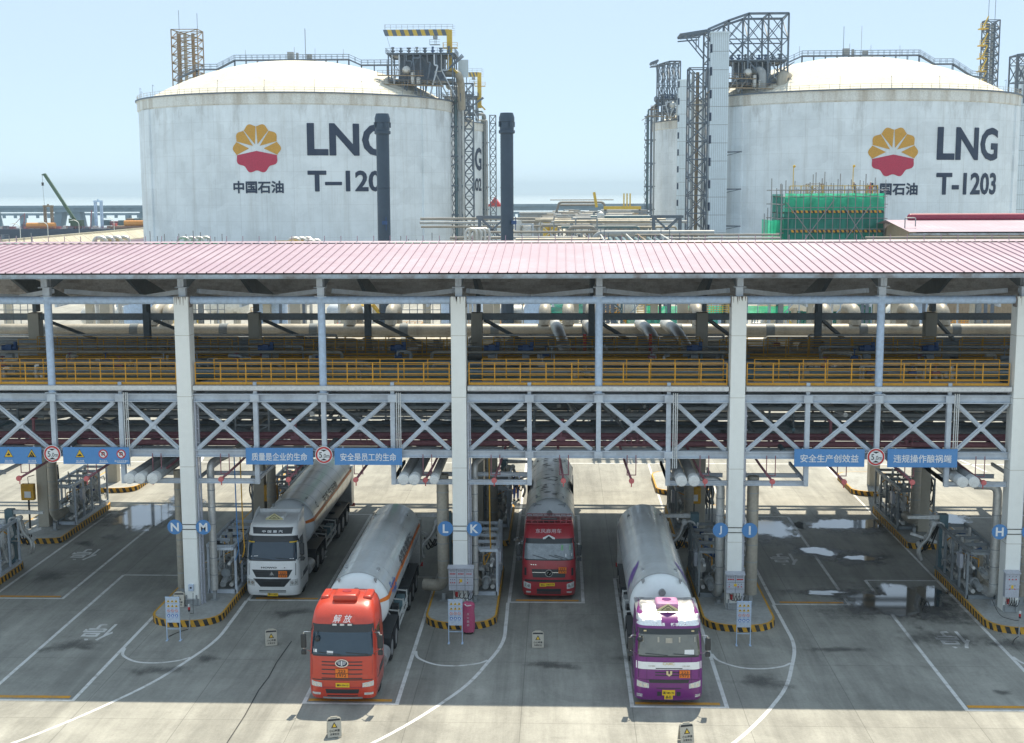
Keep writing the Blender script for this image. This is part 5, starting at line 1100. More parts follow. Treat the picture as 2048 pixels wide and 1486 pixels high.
F_WH = [(.34, .12), (.5, .0), (1.0, -.02), (1.9, .07), (2.70, .24), (2.98, .30), (3.04, .28), (3.48, .46), (3.58, .60), (3.66, 1.0), (3.72, 1.5)]
H_WH = [(.34, 1.2), (.55, 1.245), (1.9, 1.22), (3.0, 1.15), (3.5, 1.08), (3.72, .98)]
Z_WH = [.34, .5, .75, 1.0, 1.4, 1.9, 2.3, 2.7, 2.98, 3.04, 3.25, 3.48, 3.55, 3.6, 3.66, 3.72]
def face_white(C, cab, t):
    m = MB(); C.patch(m, -.93, .93, 3.09, 3.40, .012, 16, 3, bot=.95); o = m.build('forehead_panel', 'blackgloss', cab)
    m = MB(); put_text(m, '中 国 重 汽', 0, 3.21, .12, C.fn(.028), w=.95, bold=.02); m.build('lettering', 'signwhite', o, smooth=False)
    m = MB(); C.patch(m, -1.16, 1.16, 2.74, 2.96, .075, 20, 2, top=.97, th=.05); m.build('sun_visor', 'blackgloss', cab)
    m = MB()
    for sx in (-1, 1): C.patch(m, min(sx*.80, sx*1.12), max(sx*.80, sx*1.12), 2.70, 2.75, .08, 5, 1)
    m.build('visor_lamp', 'plate', cab)
    m = MB(); C.patch(m, -.93, .93, 1.12, 1.46, .010, 14, 3, bot=.80); C.patch(m, -.88, .88, .68, 1.05, .010, 14, 3, bot=.62); C.patch(m, -.62, .62, .47, .55, .010, 12, 1); m.build('grille', 'blackgloss', cab)
    m = MB()
    for z in (.74, .80, .86): C.patch(m, -.4, .4, z, z+.03, .02, 8, 1)
    for z in (1.22, 1.32): C.patch(m, -.8, .8, z, z+.02, .016, 10, 1)
    m.build('grille_bar', 'black', cab)
    m = MB()
    for sx in (-1, 1): C.patch(m, min(sx*1.06, sx*1.08), max(sx*1.06, sx*1.08), 1.2, 1.75, .008, 1, 3)
    m.build('panel_seam', 'blackgloss', cab)
    headlight(C, cab, .80, 1.17, .72, 1.0, .03)
    m = MB(); put_text(m, 'HOWO', -.14, 1.565, .075, C.fn(.014), w=.72, bold=.03); put_text(m, '+', .58, 1.565, .06, C.fn(.014), bold=.03); m.build('bonnet_lettering', 'blackgloss', cab, smooth=False)
    z = 1.29; y = C.y(0, z)-.04; m = MB(); m.prism([(-.10, z-.10), (-.03, z-.02), (0, z-.10), (.03, z-.02), (.10, z-.10), (.08, z), (0, z+.11), (-.08, z)], y-.02, y+.01, 'xz'); m.build('emblem', 'chrome', cab, smooth=False)
    plate(C, cab, .50, 1.27, .40, .30, 'orange', 'hazard_plate', [('223', .07, .26), ('1972', -.07, .30)], .10, off=.05)
    plate(C, cab, 0, .40, .48, .15, 'plate', 'licence_plate', [('鲁E·11429', 0, .40)], .08, off=.03, bold=.01)
    m = MB(); m.box(-.42, .42, .95, 1.9, 3.64, 3.83); o = m.build('air_conditioner', 'cabwhite', cab, bevel=.06)
    tri_sign(cab, .80, 3.86)
    m = MB()
    for sx in (-1, 1): m.prism([(1.0, 3.55), (2.35, 3.55), (2.35, 4.0), (1.7, 3.92)], sx*1.08, sx*1.0, 'yz')
    m.box(-1.0, 1.0, 2.2, 2.3, 3.6, 3.9); m.build('wind_deflector', 'cabwhite', cab, bevel=.03)
    m = MB(); a = C.fn(.016); m.add([a(-.98, 2.05), a(-.65, 2.08), a(-.65, 2.11), a(-.98, 2.08)], [(0, 1, 2, 3)]); m.add([a(.8, 1.95), a(1.0, 1.96), a(1.0, 1.99), a(.8, 1.98)], [(0, 1, 2, 3)]); m.build('windscreen_paper', 'signwhite', cab, smooth=False)
def tri_sign(cab, y, z):
    m = MB(); m.prism([(-.40, z-.16), (.40, z-.16), (.40, z-.10), (0, z+.18), (-.40, z-.10)], y, y+.03, 'xz'); o = m.build('danger_sign', 'signyel2', cab, smooth=False)
    m = MB(); m.prism([(-.27, z-.11), (.27, z-.11), (0, z+.12)], y-.006, y-.002, 'xz'); m.build('sign_triangle', 'signblk', o, smooth=False)
    m = MB(); m.prism([(-.20, z-.085), (.20, z-.085), (0, z+.08)], y-.012, y-.008, 'xz'); m.build('sign_field', 'signyel2', o, smooth=False)
    m = MB(); wall_text(m, '危险', 0, z-.035, .07, y-.016, bold=.02); m.build('lettering', 'signblk', o, smooth=False)
M['signyel2'] = flat('pale yellow sign', (.58, .54, .30))

F_DK = [(.34, .14), (.5, .02), (1.0, 0), (1.9, .10), (2.72, .26), (3.0, .32), (3.10, .38), (3.50, .72), (3.62, .95), (3.68, 1.4)]
H_DK = [(.34, 1.18), (.55, 1.24), (1.9, 1.22), (3.0, 1.16), (3.5, 1.12), (3.68, 1.05)]
Z_DK = [.34, .5, .75, 1.0, 1.4, 1.9, 2.3, 2.72, 3.0, 3.1, 3.3, 3.5, 3.57, 3.63, 3.68]
def face_dark(C, cab, t):
    m = MB(); put_text(m, '东风商用车', -.02, 3.33, .19, C.fn(.014), w=1.18, bold=.012); m.build('roof_lettering', 'pinkwhite', cab, smooth=False)
    m = MB(); C.patch(m, -.78, .78, 1.12, 1.50, .010, 14, 3, bot=.94); C.patch(m, -.55, .55, .42, .62, .010, 12, 2); C.patch(m, -1.1, 1.1, .92, 1.02, .008, 18, 1); m.build('grille', 'blackgloss', cab)
    m = MB(); C.patch(m, -.75, .75, 1.34, 1.365, .022, 12, 1); m.build('grille_bar', 'chrome', cab)
    m = MB()
    for sx in (-1, 1): C.patch(m, min(sx*1.02, sx*1.12), max(sx*1.02, sx*1.12), 1.2, 1.55, .008, 2, 3)
    m.build('air_vent', 'blackgloss', cab)
    headlight(C, cab, .82, 1.15, .60, .82, .10)
    m = MB()
    for sx in (-1, 1): C.patch(m, min(sx*.82, sx*1.04), max(sx*.82, sx*1.04), .46, .52, .012, 4, 1)
    m.build('fog_lamp', 'lamp', cab)
    z = 1.33; y = C.y(0, z)-.05; m = MB(); m.lathe([(.140, -.012), (.172, -.012), (.172, .03), (.140, .03), (.140, -.012)], (0, y, z), 28, 'y')
    for s in (-1, 1): m.prism([(s*.03, z-s*.09), (s*.08, z-s*.03), (s*.09, z+s*.05), (s*.06, z+s*.01), (s*.01, z-s*.05)], y-.02, y-.01, 'xz')
    m.build('emblem', 'chrome', cab)
    plate(C, cab, .62, 1.46, .36, .28, 'orange', 'hazard_plate', [('223', .065, .24), ('1972', -.065, .28)], .095, off=.05)
    plate(C, cab, -.27, .78, .30, .15, 'plate', 'licence_plate', [('晋A·', 0, .2)], .08, off=.03, bold=.01); plate(C, cab, .06, .80, .42, .14, 'plate', 'licence_plate', [('N0173', 0, .32)], .08, off=.02, bold=.01)
    m = MB()
    for i, x in enumerate((-.80, -.70, -.60)): C.patch(m, x-.03, x+.03, 1.68, 1.72, .01, 2, 1)
    m.build('bonnet_badge', 'chrome', cab)
    m = MB(); a = C.fn(.016); m.add([a(.55, 2.40), a(.98, 2.42), a(.98, 2.68), a(.56, 2.68)], [(0, 1, 2, 3)]); o = m.build('green_sunshade', 'greencard', cab, smooth=False)
    m = MB(); m.add([a(.75, 2.08), a(1.05, 2.1), a(1.05, 2.25), a(.75, 2.23)], [(0, 1, 2, 3)]); m.build('windscreen_paper', 'signwhite', cab, smooth=False)
    m = MB()
    for z, y in ((3.62, .95), (3.78, 1.0)): m.tube((-1.05, y, z), (1.05, y, z), .025, 6)
    for i in range(9): x = -1.05+i*.2625; m.tube((x, .95, 3.6), (x, 1.0, 3.8), .02, 5); m.tube((x, 1.0, 3.78), (x, 2.2, 3.78), .02, 5)
    m.tube((-1.05, 2.2, 3.78), (1.05, 2.2, 3.78), .025, 6); m.build('roof_rack', 'cabdark', cab)
    m = MB(); m.box(-.38, .38, 1.0, 1.25, 3.70, 3.84); m.build('roof_light_bar', 'blackgloss', cab, bevel=.03)
    m = MB(); z = 3.06; y = C.y(0, z)-.03; m.prism([(-.27, z-.11), (.27, z-.11), (.27, z-.01), (0, z+.14), (-.27, z-.01)], y-.02, y, 'xz'); o = m.build('danger_sign', 'signwhite', cab, smooth=False)
    m = MB(); m.prism([(-.17, z-.08), (.17, z-.08), (0, z+.09)], y-.028, y-.022, 'xz'); m.build('sign_triangle', 'blackgloss', o, smooth=False)
    for sx in (-1, 1):
        m = MB(); m.box(min(sx*1.18, sx*1.25), max(sx*1.18, sx*1.25), 2.2, 8.5, 2.0, 2.9) if 0 else m.box(sx*1.18-.02, sx*1.18+.02, 8.9, 10.9, 2.75, 3.5); m.build('side_fin', 'blackgloss', t, smooth=False)
M['pinkwhite'] = flat('pinkish white lettering', (.66, .52, .54))
M['greencard'] = flat('green sunshade card', (.20, .42, .22))

F_PU = [(.34, .12), (.5, .0), (1.0, -.02), (1.9, .08), (2.78, .24), (3.04, .30), (3.12, .30), (3.36, .44), (3.52, .66), (3.62, .98), (3.68, 1.5)]
H_PU = [(.34, 1.2), (.55, 1.24), (1.9, 1.22), (3.04, 1.17), (3.5, 1.14), (3.68, 1.02)]
Z_PU = [.34, .5, .75, 1.0, 1.4, 1.9, 2.3, 2.78, 3.04, 3.12, 3.25, 3.36, 3.45, 3.52, 3.58, 3.63, 3.68]
def face_purple(C, cab, t):
    m = MB(); C.patch(m, -1.18, 1.18, 1.42, 1.68, .010, 20, 3); o = m.build('white_stripe', 'cabwhite', cab)
    m = MB(); put_text(m, 'CAMC', -.02, 1.64, .10, C.fn(.03), w=.42, bold=.02); m.build('lettering', 'plate2', o, smooth=False)
    m = MB()
    for cx, w in ((-.62, .26), (.62, .26)): put_text(m, 'HANMA' if cx < 0 else 'H9-480', cx, 1.545, .045, C.fn(.016), w=w, bold=.01)
    m.build('small_lettering', 'tanpipe', o, smooth=False)
    m = MB(); C.patch(m, -.48, .48, 1.445, 1.475, .016, 10, 1)
    for z in (1.20, 1.30): C.patch(m, -.50, .50, z, z+.03, .010, 10, 1)
    C.patch(m, -.70, .70, .93, 1.05, .010, 12, 1, top=1.04); C.patch(m, -.42, -.28, .50, .62, .01, 3, 1); C.patch(m, .28, .42, .50, .62, .01, 3, 1); C.patch(m, -.45, .45, .72, .745, .008, 10, 1)
    m.build('grille_slot', 'blackgloss', cab)
    m = MB()
    for sx in (-1, 1):
        for x in (.80,): C.patch(m, sx*x-.006, sx*x+.006, .42, 1.85, .007, 1, 5)
        C.patch(m, min(sx*1.08, sx*1.10), max(sx*1.08, sx*1.10), 1.1, 1.4, .008, 1, 2)
    C.patch(m, -1.18, 1.18, 1.04, 1.06, .006, 20, 1); m.build('panel_seam', 'purpledark', cab)
    headlight(C, cab, .72, 1.15, .72, .90, .10)
    m = MB()
    for sx in (-1, 1): C.patch(m, min(sx*.95, sx*1.15), max(sx*.95, sx*1.15), .45, .54, .012, 4, 1)
    m.build('fog_lamp', 'lamp', cab)
    z = 1.30; y = C.y(0, z)-.05; m = MB(); m.prism([(-.11, z+.09), (-.03, z+.09), (-.03, z-.02), (.03, z-.02), (.03, z+.09), (.11, z+.09), (.10, z-.04), (.0, z-.11), (-.10, z-.04)], y-.015, y+.01, 'xz'); m.build('emblem', 'plate2', cab, smooth=False)
    plate(C, cab, .56, 1.27, .38, .28, 'orange', 'hazard_plate', [('223', .065, .26), ('1972', -.065, .30)], .095, off=.05)
    plate(C, cab, -.01, .60, .46, .15, 'plate', 'licence_plate', [('冀F·M5194', 0, .40)], .085, off=.03, bold=.01); plate(C, cab, -.01, .47, .30, .13, 'plate', 'licence_plate', [('晶品', 0, .2)], .08, off=.035, bold=.01)
    m = MB(); put_text(m, '一路畅通', -.45, 3.22, .12, C.fn(.022), w=.62, bold=.02); put_text(m, '畅享未来', .38, 3.22, .12, C.fn(.022), w=.62, bold=.02); m.build('roof_lettering', 'cabwhite', cab, smooth=False)
    m = MB()                                     # crinkled reflective sheet over the roof
    rr = random.Random(3); nx, ny = 34, 22; g = []
    for i in range(ny+1):
        for j in range(nx+1):
            u = -1+2*j/nx; v = i/ny; u = max(-1, min(1, u))
            if v < .35: z = 3.16+(3.55-3.16)*(v/.35); x = u*1.15; lim = .42; y = C.y(min(abs(x), lerp_tab(C.half, z)), z)-.018
            else: w = (v-.35)/.65; z = 3.55+.155*math.sin(min(1, w*2)*math.pi/2)-.12*max(0, abs(u)-.8)/.2; x = u*1.15; y = C.y(min(abs(x), 1.1), 3.55)-.018+(2.25-C.y(0, 3.55))*w
            k = .012 if 0 < i < ny else 0; g.append((x+rr.gauss(0, .006), y+rr.gauss(0, k), z+abs(rr.gauss(0, k))))
    n = nx+1; m.add(g, [(i*n+j, i*n+j+1, (i+1)*n+j+1, (i+1)*n+j) for i in range(ny) for j in range(nx) if not (i < 8 and abs(j-nx/2) < 4.2)]); m.build('reflective_sheet', 'foil', cab, ang=25)
    m = MB(); m.box(-.42, .42, 1.0, 1.85, 3.66, 3.90); o = m.build('air_conditioner', 'pinkac', cab, bevel=.09, seg=3)
    m = MB(); m.tube((0, 1.5, 3.90), (0, 1.5, 3.915), .17, 20); m.build('fan_grille', 'cabpurple', o)
    tri_sign(cab, .80, 3.78)
    m = MB(); a = C.fn(.016); m.add([a(.55, 1.96), a(.90, 1.97), a(.90, 2.17), a(.56, 2.17)], [(0, 1, 2, 3)]); m.build('windscreen_paper', 'signwhite', cab, smooth=False)
    m = MB()
    for x in (-.86, .86): m.cbox((x, C.y(x, 2.95)-.025, 2.95), .10, .02, .06)
    m.build('marker_light', 'plate2', cab, smooth=False)
    m = MB(); m.sphere((-1.05, C.y(-1.0, 2.6)-.10, 2.62), .11, 10, 1.2); m.build('kerb_mirror', 'blackgloss', cab)
    m = MB(); a = C.fn(.0125)
    for x0, x1, z0, z1 in ((-.95, -.35, 2.48, 2.70), (.35, .95, 2.48, 2.70), (-.12, .12, 2.45, 2.66)): m.add([a(x0, z0), a(x1, z0), a(x1, z1), a(x0, z1)], [(0, 1, 2, 3)])
    m.build('inner_sunshade', 'tanpipe', cab, smooth=False)
M['plate2'] = flat('pale gold badge', (.70, .58, .33), .35)
M['purpledark'] = flat('dark purple seam', (.06, .008, .07))
M['pinkac'] = mat('sun faded pink purple plastic', (.50, .22, .42), .5, dirt=(.62, .42, .56), amt=.5, scale=2)

truck(dict(label='tanker truck with bright red cab lettered 解放 parked at the front left', loc=(8.82, 45.2, 0), squeeze=(1.9, .92), paint='red', body='cabred', glass='glass', front=F_RED, half=H_RED, zs=Z_RED, wind=(1.90, 2.76, 3.06), face=face_red,
           shell='shellwhite', head='headwhite', whitelen=.05, band=True, flank=[('全国危第燃气', 10.4, 22, .46, 4.4, 'blackgloss'), ('Enric', 5.6, 16, .42, 1.3, 'logoblue'), ('安瑞科', 5.9, 2, .26, .9, 'logoblue')]))
truck(dict(label='tanker truck with white cab and orange banded steel tank under the banner lettered 质量', loc=(3.58, 57.35, 0), squeeze=(3.0, .88), paint='white', body='cabwhite', glass='glass', front=F_WH, half=H_WH, zs=Z_WH, wind=(1.92, 2.72, 2.98), face=face_white, chrome_arm=False,
           shell='shellalu', head='headwhite', whitelen=.35, band=True, flank=[('天然气运输', 9.0, 22, .44, 4.0, 'blackgloss'), ('C', 5.6, 30, .3, .3, 'blackgloss')]))
truck(dict(label='tanker truck with dusty dark red cab and patchy steel tank in the open middle bay', loc=(16.22, 57.6, 0), squeeze=(1.95, .87), paint='red', body='cabdark', glass='glasspale', front=F_DK, half=H_DK, zs=Z_DK, wind=(1.95, 2.74, 3.0), face=face_dark, wipers=3,
           shell='shellalu', head='headwhite', whitelen=.35, band=False, patches=True, bar=True, tz=2.60)) if M.setdefault('glasspale', mat('bright dusty windscreen', (.20, .23, .25), .12, dirt=(.34, .38, .40), amt=.7, scale=3.0, spec=.8, coat=.7)) else None
truck(dict(label='tanker truck with purple cab and shiny sheet over its roof', loc=(20.67, 45.35, 0), squeeze=(1.92, .835), paint='purple', body='cabpurple', glass='glass2', front=F_PU, half=H_PU, zs=Z_PU, wind=(1.92, 2.80, 3.04), face=face_purple,
           shell='shellwhite', head='headwhite', whitelen=.05, band=False, streaks=True))
# ------------------------------------------------------------------ metering skids on the islands
def valve_on(m, p, r, s=1.0):
    x, y, z = p; m.tube((x, y-.16*s, z), (x, y-.10*s, z), r*1.7, 12); m.tube((x, y+.10*s, z), (x, y+.16*s, z), r*1.7, 12); m.sphere((x, y, z), r*1.35, 10); m.tube((x, y, z), (x, y, z+r+.28*s), .03, 6)
    m.lathe([(.12*s, -.012), (.15*s, 0), (.12*s, .012), (.12*s, -.012)], (x, y, z+r+.28*s), 14)
def skid(label, cx, y0, L, side, seed, frame='steel', w=1.25, h=2.25):
    rr = random.Random(seed); t = thing('metering_skid', label, 'pipe skid', (cx, y0, .30), 'metering skids on the islands')
    m = MB(); x0, x1 = -w/2, w/2
    for x in (x0, x1): m.bar((x, 0, .09), (x, L, .09), .12, .18)
    for y in (.06, L/2, L-.06): m.bar((x0, y, .09), (x1, y, .09), .12, .18)
    n = 4
    for i in range(n+1):
        y = .06+(L-.12)*i/n
        for x in (x0, x1): m.bar((x, y, .15), (x, y, h), .10, .10)
        m.bar((x0, y, h-.05), (x1, y, h-.05), .10, .14)
    for x in (x0, x1): m.bar((x, -.5 if x*side > 0 else 0, h), (x, L, h), .12, .14)
    m.bar((side*w/2, -.5, h), (side*w/2-side*.75, -.5, h), .10, .12); m.bar((x0, L*.5, h-.7), (x1, L*.5, h-.7), .08)
    m.bar((-side*w/2, .1, 1.1), (-side*w/2, L-.1, 1.1), .07); m.build('skid_frame', frame, t, smooth=False)
    pl = [(-.34, .48, .17, 'tanpipe'), (.12, .62, .14, 'pipegrey'), (.42, .42, .10, 'alu'), (-.1, 1.25, .09, 'pipegrey'), (.38, 1.45, .07, 'whitepaint')]
    for i, (x, z, r_, mt) in enumerate(pl):
        x *= side; ya, yb = rr.uniform(-.3, .2), L-rr.uniform(.1, 1.2)
        m = MB(); pts = [(x, ya, z), (x, yb, z), (x+rr.uniform(-.2, .2), yb, z+rr.uniform(.5, 1.1))]
        if i < 2: pts = [(x, ya-.2, z-.1 if i else z), (x, ya+.1, z)]+pts[1:]
        m.pipe(pts, r_, 12)
        for q in range(2+i % 2): y = ya+(yb-ya)*(q+.6)/(3+i % 2); m.tube((x, y-.07, z), (x, y-.02, z), r_*1.55, 12); m.tube((x, y+.02, z), (x, y+.07, z), r_*1.55, 12)
        m.build('skid_pipe', mt, t)
    for q in range(7):
        m = MB(); valve_on(m, (side*rr.choice([-.34, .12, .42]), .5+q*(L-1.0)/6.3+rr.uniform(-.2, .2), rr.uniform(.5, 1.3)), .13, 1.0); m.build('valve', rr.choice(['pipegrey', 'midsteel', 'alu']), t)
    m = MB(); y = L*.36; m.lathe([(.10, -.36), (.26, -.30), (.30, 0), (.26, .30), (.10, .36)], (side*.1, y, 1.0), 16, 'y'); m.tube((side*.1, y, 1.2), (side*.1, y, 1.75), .07, 8); m.cbox((side*.1, y, 1.86), .28, .22, .26); m.build('flow_meter', 'pipegrey', t)
    m = MB(); m.cbox((side*(w/2+.08), .95, 1.55), .16, .5, .66); m.build('instrument_box', 'grey1', t, bevel=.02)
    m = MB(); m.pipe([(0, L*.62, .6), (0, L*.62, 1.9), (.25*side, L*.62, 2.15), (.5*side, L*.62, 1.9), (.5*side, L*.62, 1.3)], .055, 8); m.pipe([(-.2, L*.72, .7), (-.2, L*.72, 2.05), (.4, L*.72, 2.05), (.4, L*.72, .9)], .03, 6); m.pipe([(-.4, L*.25, .6), (-.4, L*.25, 1.8), (.3, L*.25, 1.8), (.3, L*.25, .7)], .035, 6); m.build('vent_loop', 'whitepaint', t)
    m = MB()
    for q in range(34):
        x, y, z = rr.uniform(x0, x1), rr.uniform(.2, L-.4), rr.uniform(.5, 1.9); d = rr.choice([(0, rr.uniform(.4, 1.5), 0), (rr.uniform(-.6, .6), 0, 0), (0, 0, rr.uniform(.3, .9))])
        m.pipe([(x, y, z), (x+d[0], y+d[1], z+d[2]), (x+d[0], y+d[1]+.15, z+d[2]-.3)], rr.choice([.014, .02, .028]), 5)
    m.build('impulse_tubing', 'alu', t)
    for q in range(4):
        m = MB(); y = .8+q*(L-1.4)/3.2; x = rr.uniform(x0+.2, x1-.2); m.tube((x, y, .2), (x, y, rr.uniform(1.5, 2.6)), rr.choice([.07, .10, .13]), 10); m.pipe([(x, y, 1.3), (x, y+.5, 1.3), (x+rr.uniform(-.3, .3), y+.5, .4)], .06, 8); m.build('riser_pipe', rr.choice(['alu', 'alu', 'tanpipe', 'cap']), t)
        m = MB(); m.cbox((rr.uniform(x0, x1), y+.2, rr.uniform(1.2, 2.1)), .2, .16, .26); m.tube((rr.uniform(x0, x1), y, 1.9), (rr.uniform(x0, x1), y, 2.1), .09, 10); m.build('instrument', rr.choice(['cap', 'bluestuff', 'grey1', 'blackgloss']), t, bevel=.01)
    m = MB(); m.pipe([(side*.3, L*.45, 1.6), (side*.3, L*.45, 1.95), (side*.3, L*.75, 1.95), (side*.55, L*.78, 1.7), (side*.55, L*.78, 1.25)], .035, 6); m.pipe([(0, .5, 1.3), (0, .5, 1.7), (side*.5, 1.6, 1.7)], .03, 6); m.build('gas_line', 'yellow', t)
    return t
SK = {-1: 1, 0: 1, 1: 1, 2: -1, 3: -1}
for k, s in SK.items():
    w = {-1: 'on the island at the left edge', 0: 'right of the column with the M disc', 1: 'right of the column with the K disc', 2: 'left of the column with the J disc', 3: 'left of the column with the H disc'}[k]
    skid(f'pipe filled steel skid frame {w}', CX(k)+.08+s*.80, 57.5, 4.7, s, 20+k, 'steel' if s > 0 else 'midsteel')
    w = {-1: 'on the rear island left of the N disc', 0: 'on the rear island behind the white truck cab', 1: 'on the rear island behind the K disc', 2: 'on the rear island right of the purple truck tank', 3: 'on the rear island below the right banners'}[k]
    skid(f'pipe filled steel skid frame {w}', CX(k)+.08+s*.80, 69.7, 5.2, s, 40+k, 'steel' if s > 0 else 'midsteel')
for k, s in SK.items():
    w = {-1: 'left of the N disc', 0: 'beside the white truck', 1: 'behind the K disc', 2: 'right of the purple truck', 3: 'under the right banners'}[k]
    m = MB(); rr = random.Random(k+90)
    t = thing('hose_stand', f'rack of small hoses and gauges on the rear island {w}', 'hose rack', (CX(k)-s*.7, 70.2, .3), 'hose racks on the rear islands')
    for y in (0, 1.4, 2.8): m.bar((0, y, 0), (0, y, 2.7), .09); 
    m.bar((0, 0, 2.65), (0, 2.8, 2.65), .09); m.bar((0, 0, 1.3), (0, 2.8, 1.3), .07); m.build('stand_frame', 'midsteel', t, smooth=False)
    m = MB()
    for q in range(9): y = .2+q*.3; m.pipe([(rr.uniform(-.1, .1), y, 2.6), (rr.uniform(-.3, .3), y+.1, 1.8), (rr.uniform(-.2, .2), y, .6+rr.uniform(0, .5))], rr.choice([.03, .045]), 6, .3); m.tube((.06, y, 1.9), (.1, y, 1.9), .08, 10)
    m.build('hose', 'blackgloss', t)

# loading arms at the truck tails
def arm(label, x, y, s, white=True):
    t = thing('hose_loader', label, 'loading arm', (x, y, .30), 'loading arms')
    m = MB(); m.box(-.2, .2, -.2, .2, 0, 2.75); m.box(-.28, .28, -.28, .28, 0, .06); m.build('arm_post', 'pipeteal', t, smooth=False)
    m = MB(); m.prism([(0, 2.5), (0, 2.72), (s*1.7, 2.64), (s*1.7, 2.52)], -.09, .09, 'xz'); m.bar((s*.1, 0, 1.3), (s*1.5, .1, 1.75), .12); m.build('arm_beam', 'whitepaint', t, smooth=False)
    m = MB()
    for d, z in ((-.14, 2.35), (.14, 2.2)):
        m.pipe([(0, d, 1.2), (0, d, z), (s*.5, d, z), (s*.75, d-.2, z-.7), (s*1.1, d-.3, z-1.0)], .085, 10, .25); m.pipe([(s*1.1, d-.3, z-1.0), (s*1.25, d-.4, z-1.3), (s*1.1, d-.4, .6)], .07, 8, .3)
    m.build('swivel_pipe', 'alu', t)
    m = MB()
    for q in range(3): m.pipe([(s*.2, .1*q-.1, 2.2), (s*(.6+.2*q), .1*q, .9-.15*q), (s*(.9+.1*q), -.2, 1.5)], .035, 6, .5)
    m.build('hose', 'cable', t)
    m = MB()
    for xx, z in ((.5, 2.3), (.75, 1.6), (1.1, 1.25)): m.sphere((s*xx, -.1, z), .15, 10); m.tube((s*xx, -.28, z), (s*xx, .1, z), .12, 10)
    m.build('frosted_joint', 'cap', t)
arm('white loading arm with hoses behind the red truck, left of the L disc', CX(1)-1.15, 62.1, -1)
arm('white loading arm on a grey post right of the purple truck tank', CX(2)-1.1, 62.2, -1)
arm('folded loading arm on a grey post at the tail of the H island', CX(3)-1.15, 62.2, -1)
arm('folded loading arm on the island at the left edge', CX(-1)+1.1, 62.2, 1)
for k, s in SK.items():
    if k in (0, 1): arm('loading arm on the rear island '+{0: 'at the tail of the white truck', 1: 'at the tail of the dark red truck', 2: 'in the lane with the I disc', 3: 'far right of the right banners'}[k], CX(k)+1.1, 74.9, 1)
for k, x, lb in ((-1, -.75, 'left of the N disc'), (2, -.45, 'behind the J disc'), (0, .65, 'behind the white truck')):
    t = thing('tool_cabinet', f'orange yellow box on the rear column {lb}', 'cabinet', (CX(k)+x, 68.9, .3), 'orange boxes on the rear columns')
    m = MB(); m.box(-.36, .36, -.15, .15, 1.6, 2.5); m.build('box_body', 'kerby', t, bevel=.03); m = MB(); m.box(-.16, .2, -.16, -.152, 1.75, 2.1); m.build('box_label', 'signwhite', t, smooth=False)
    m = MB(); m.pipe([(.05, -.05, 2.5), (.05, -.1, 2.9), (.4, -.05, 3.0)], .02, 6); m.bar((0, 0, 0), (0, 0, 1.6), .08); m.build('cable', 'cable', t)

# ------------------------------------------------------------------ control cabinets on the columns
def cabinet(label, x, z0, z1, w, panes, kind):
    t = thing('control_cabinet', label, 'cabinet', (x, YC-.36, z0), 'control cabinets')
    h = z1-z0; m = MB(); m.box(-w/2, w/2, -.28, 0, 0, h); o = m.build('cabinet_body', 'grey1', t, bevel=.015)
    m = MB(); m.prism([(-.36, h+.005), (0, h+.06), (0, h+.09), (-.36, h+.03)], -w/2-.04, w/2+.04, 'yz'); m.build('rain_hood', 'grey1', t, smooth=False)
    m = MB(); n = len(panes)
    for i in range(1, n): m.box(-w/2+w*i/n-.006, -w/2+w*i/n+.006, -.284, -.279, .02, h-.02)
    for z in ((.24, .60) if kind != 'small' else (.36,)): m.box(-w/2+.01, w/2-.01, -.284, -.279, z*h-.005, z*h+.005)
    m.build('door_gap', 'blackgloss', t, smooth=False)
    m = MB()
    for i, (a, b_) in enumerate(panes):
        px = -w/2+w*(i+.5)/n; pw = w/n
        for j in range(a): m.cur = 1; xx = px-pw*.36+pw*.72*(j+.5)/a; disc(m, xx, h*.89, .016, -.281, .014, 8); m.cur = 0; disc(m, xx, h*.76, .028, -.281, .018, 10)
        for j in range(b_): m.cur = 1; xx = px-pw*.36+pw*.72*(j+.5)/max(b_, 2); disc(m, xx, h*.50, .018, -.281, .014, 8); m.cur = 0; disc(m, xx, h*.36, .026, -.281, .018, 10)
    m.build('push_button', ['signred', 'signblk'], t)
    m = MB(); m.box(-.06 if n > 1 else -.05, .06 if n > 1 else .05, -.285, -.281, h*.38, h*.52); m.build('caution_label', 'signyel', t, smooth=False)
    m = MB()
    for q in range(4): xx = -w*.28+q*w*.18; m.pipe([(xx, -.14, 0), (xx+.03, -.18, -.28-.06*q), (xx+.18, -.12, -.42), (xx+.28, .0, -.2)], .016, 5, .12)
    m.build('cable', 'cable', t)
    m = MB(); m.box(-w*.25, -w*.25+.12, -.06, -.05, -.36, -.12); m.build('red_label', 'signred', t, smooth=False)
cabinet('wide grey control cabinet with three doors and red buttons under the L and K discs', CX(1)+.02, 1.18, 2.18, 1.08, [(4, 3), (4, 1), (3, 1)], 'big')
cabinet('grey two door control cabinet with red buttons under the J and I discs', CX(2)+.0, 1.15, 1.98, .78, [(4, 1), (5, 2)], 'mid')
cabinet('slim grey control cabinet under the H disc', CX(3)-.10, 1.05, 2.12, .60, [(3, 2)], 'small')
t = thing('junction_box', 'small blue grey box low on the column under the N and M discs', 'box', (CX(0)-.02, YC-.335, 1.0), None)
m = MB(); m.box(-.11, .11, -.12, 0, 0, .3); m.build('box_body', 'signboard', t, bevel=.01); m = MB(); m.box(-.04, .04, -.125, -.121, .12, .2); m.build('box_label', 'signblk', t, smooth=False)
t = thing('warning_box', 'grey box with yellow and red labels at the right edge beside the H cabinet', 'cabinet', (CX(3)+.75, YC-.3, 1.4), None)
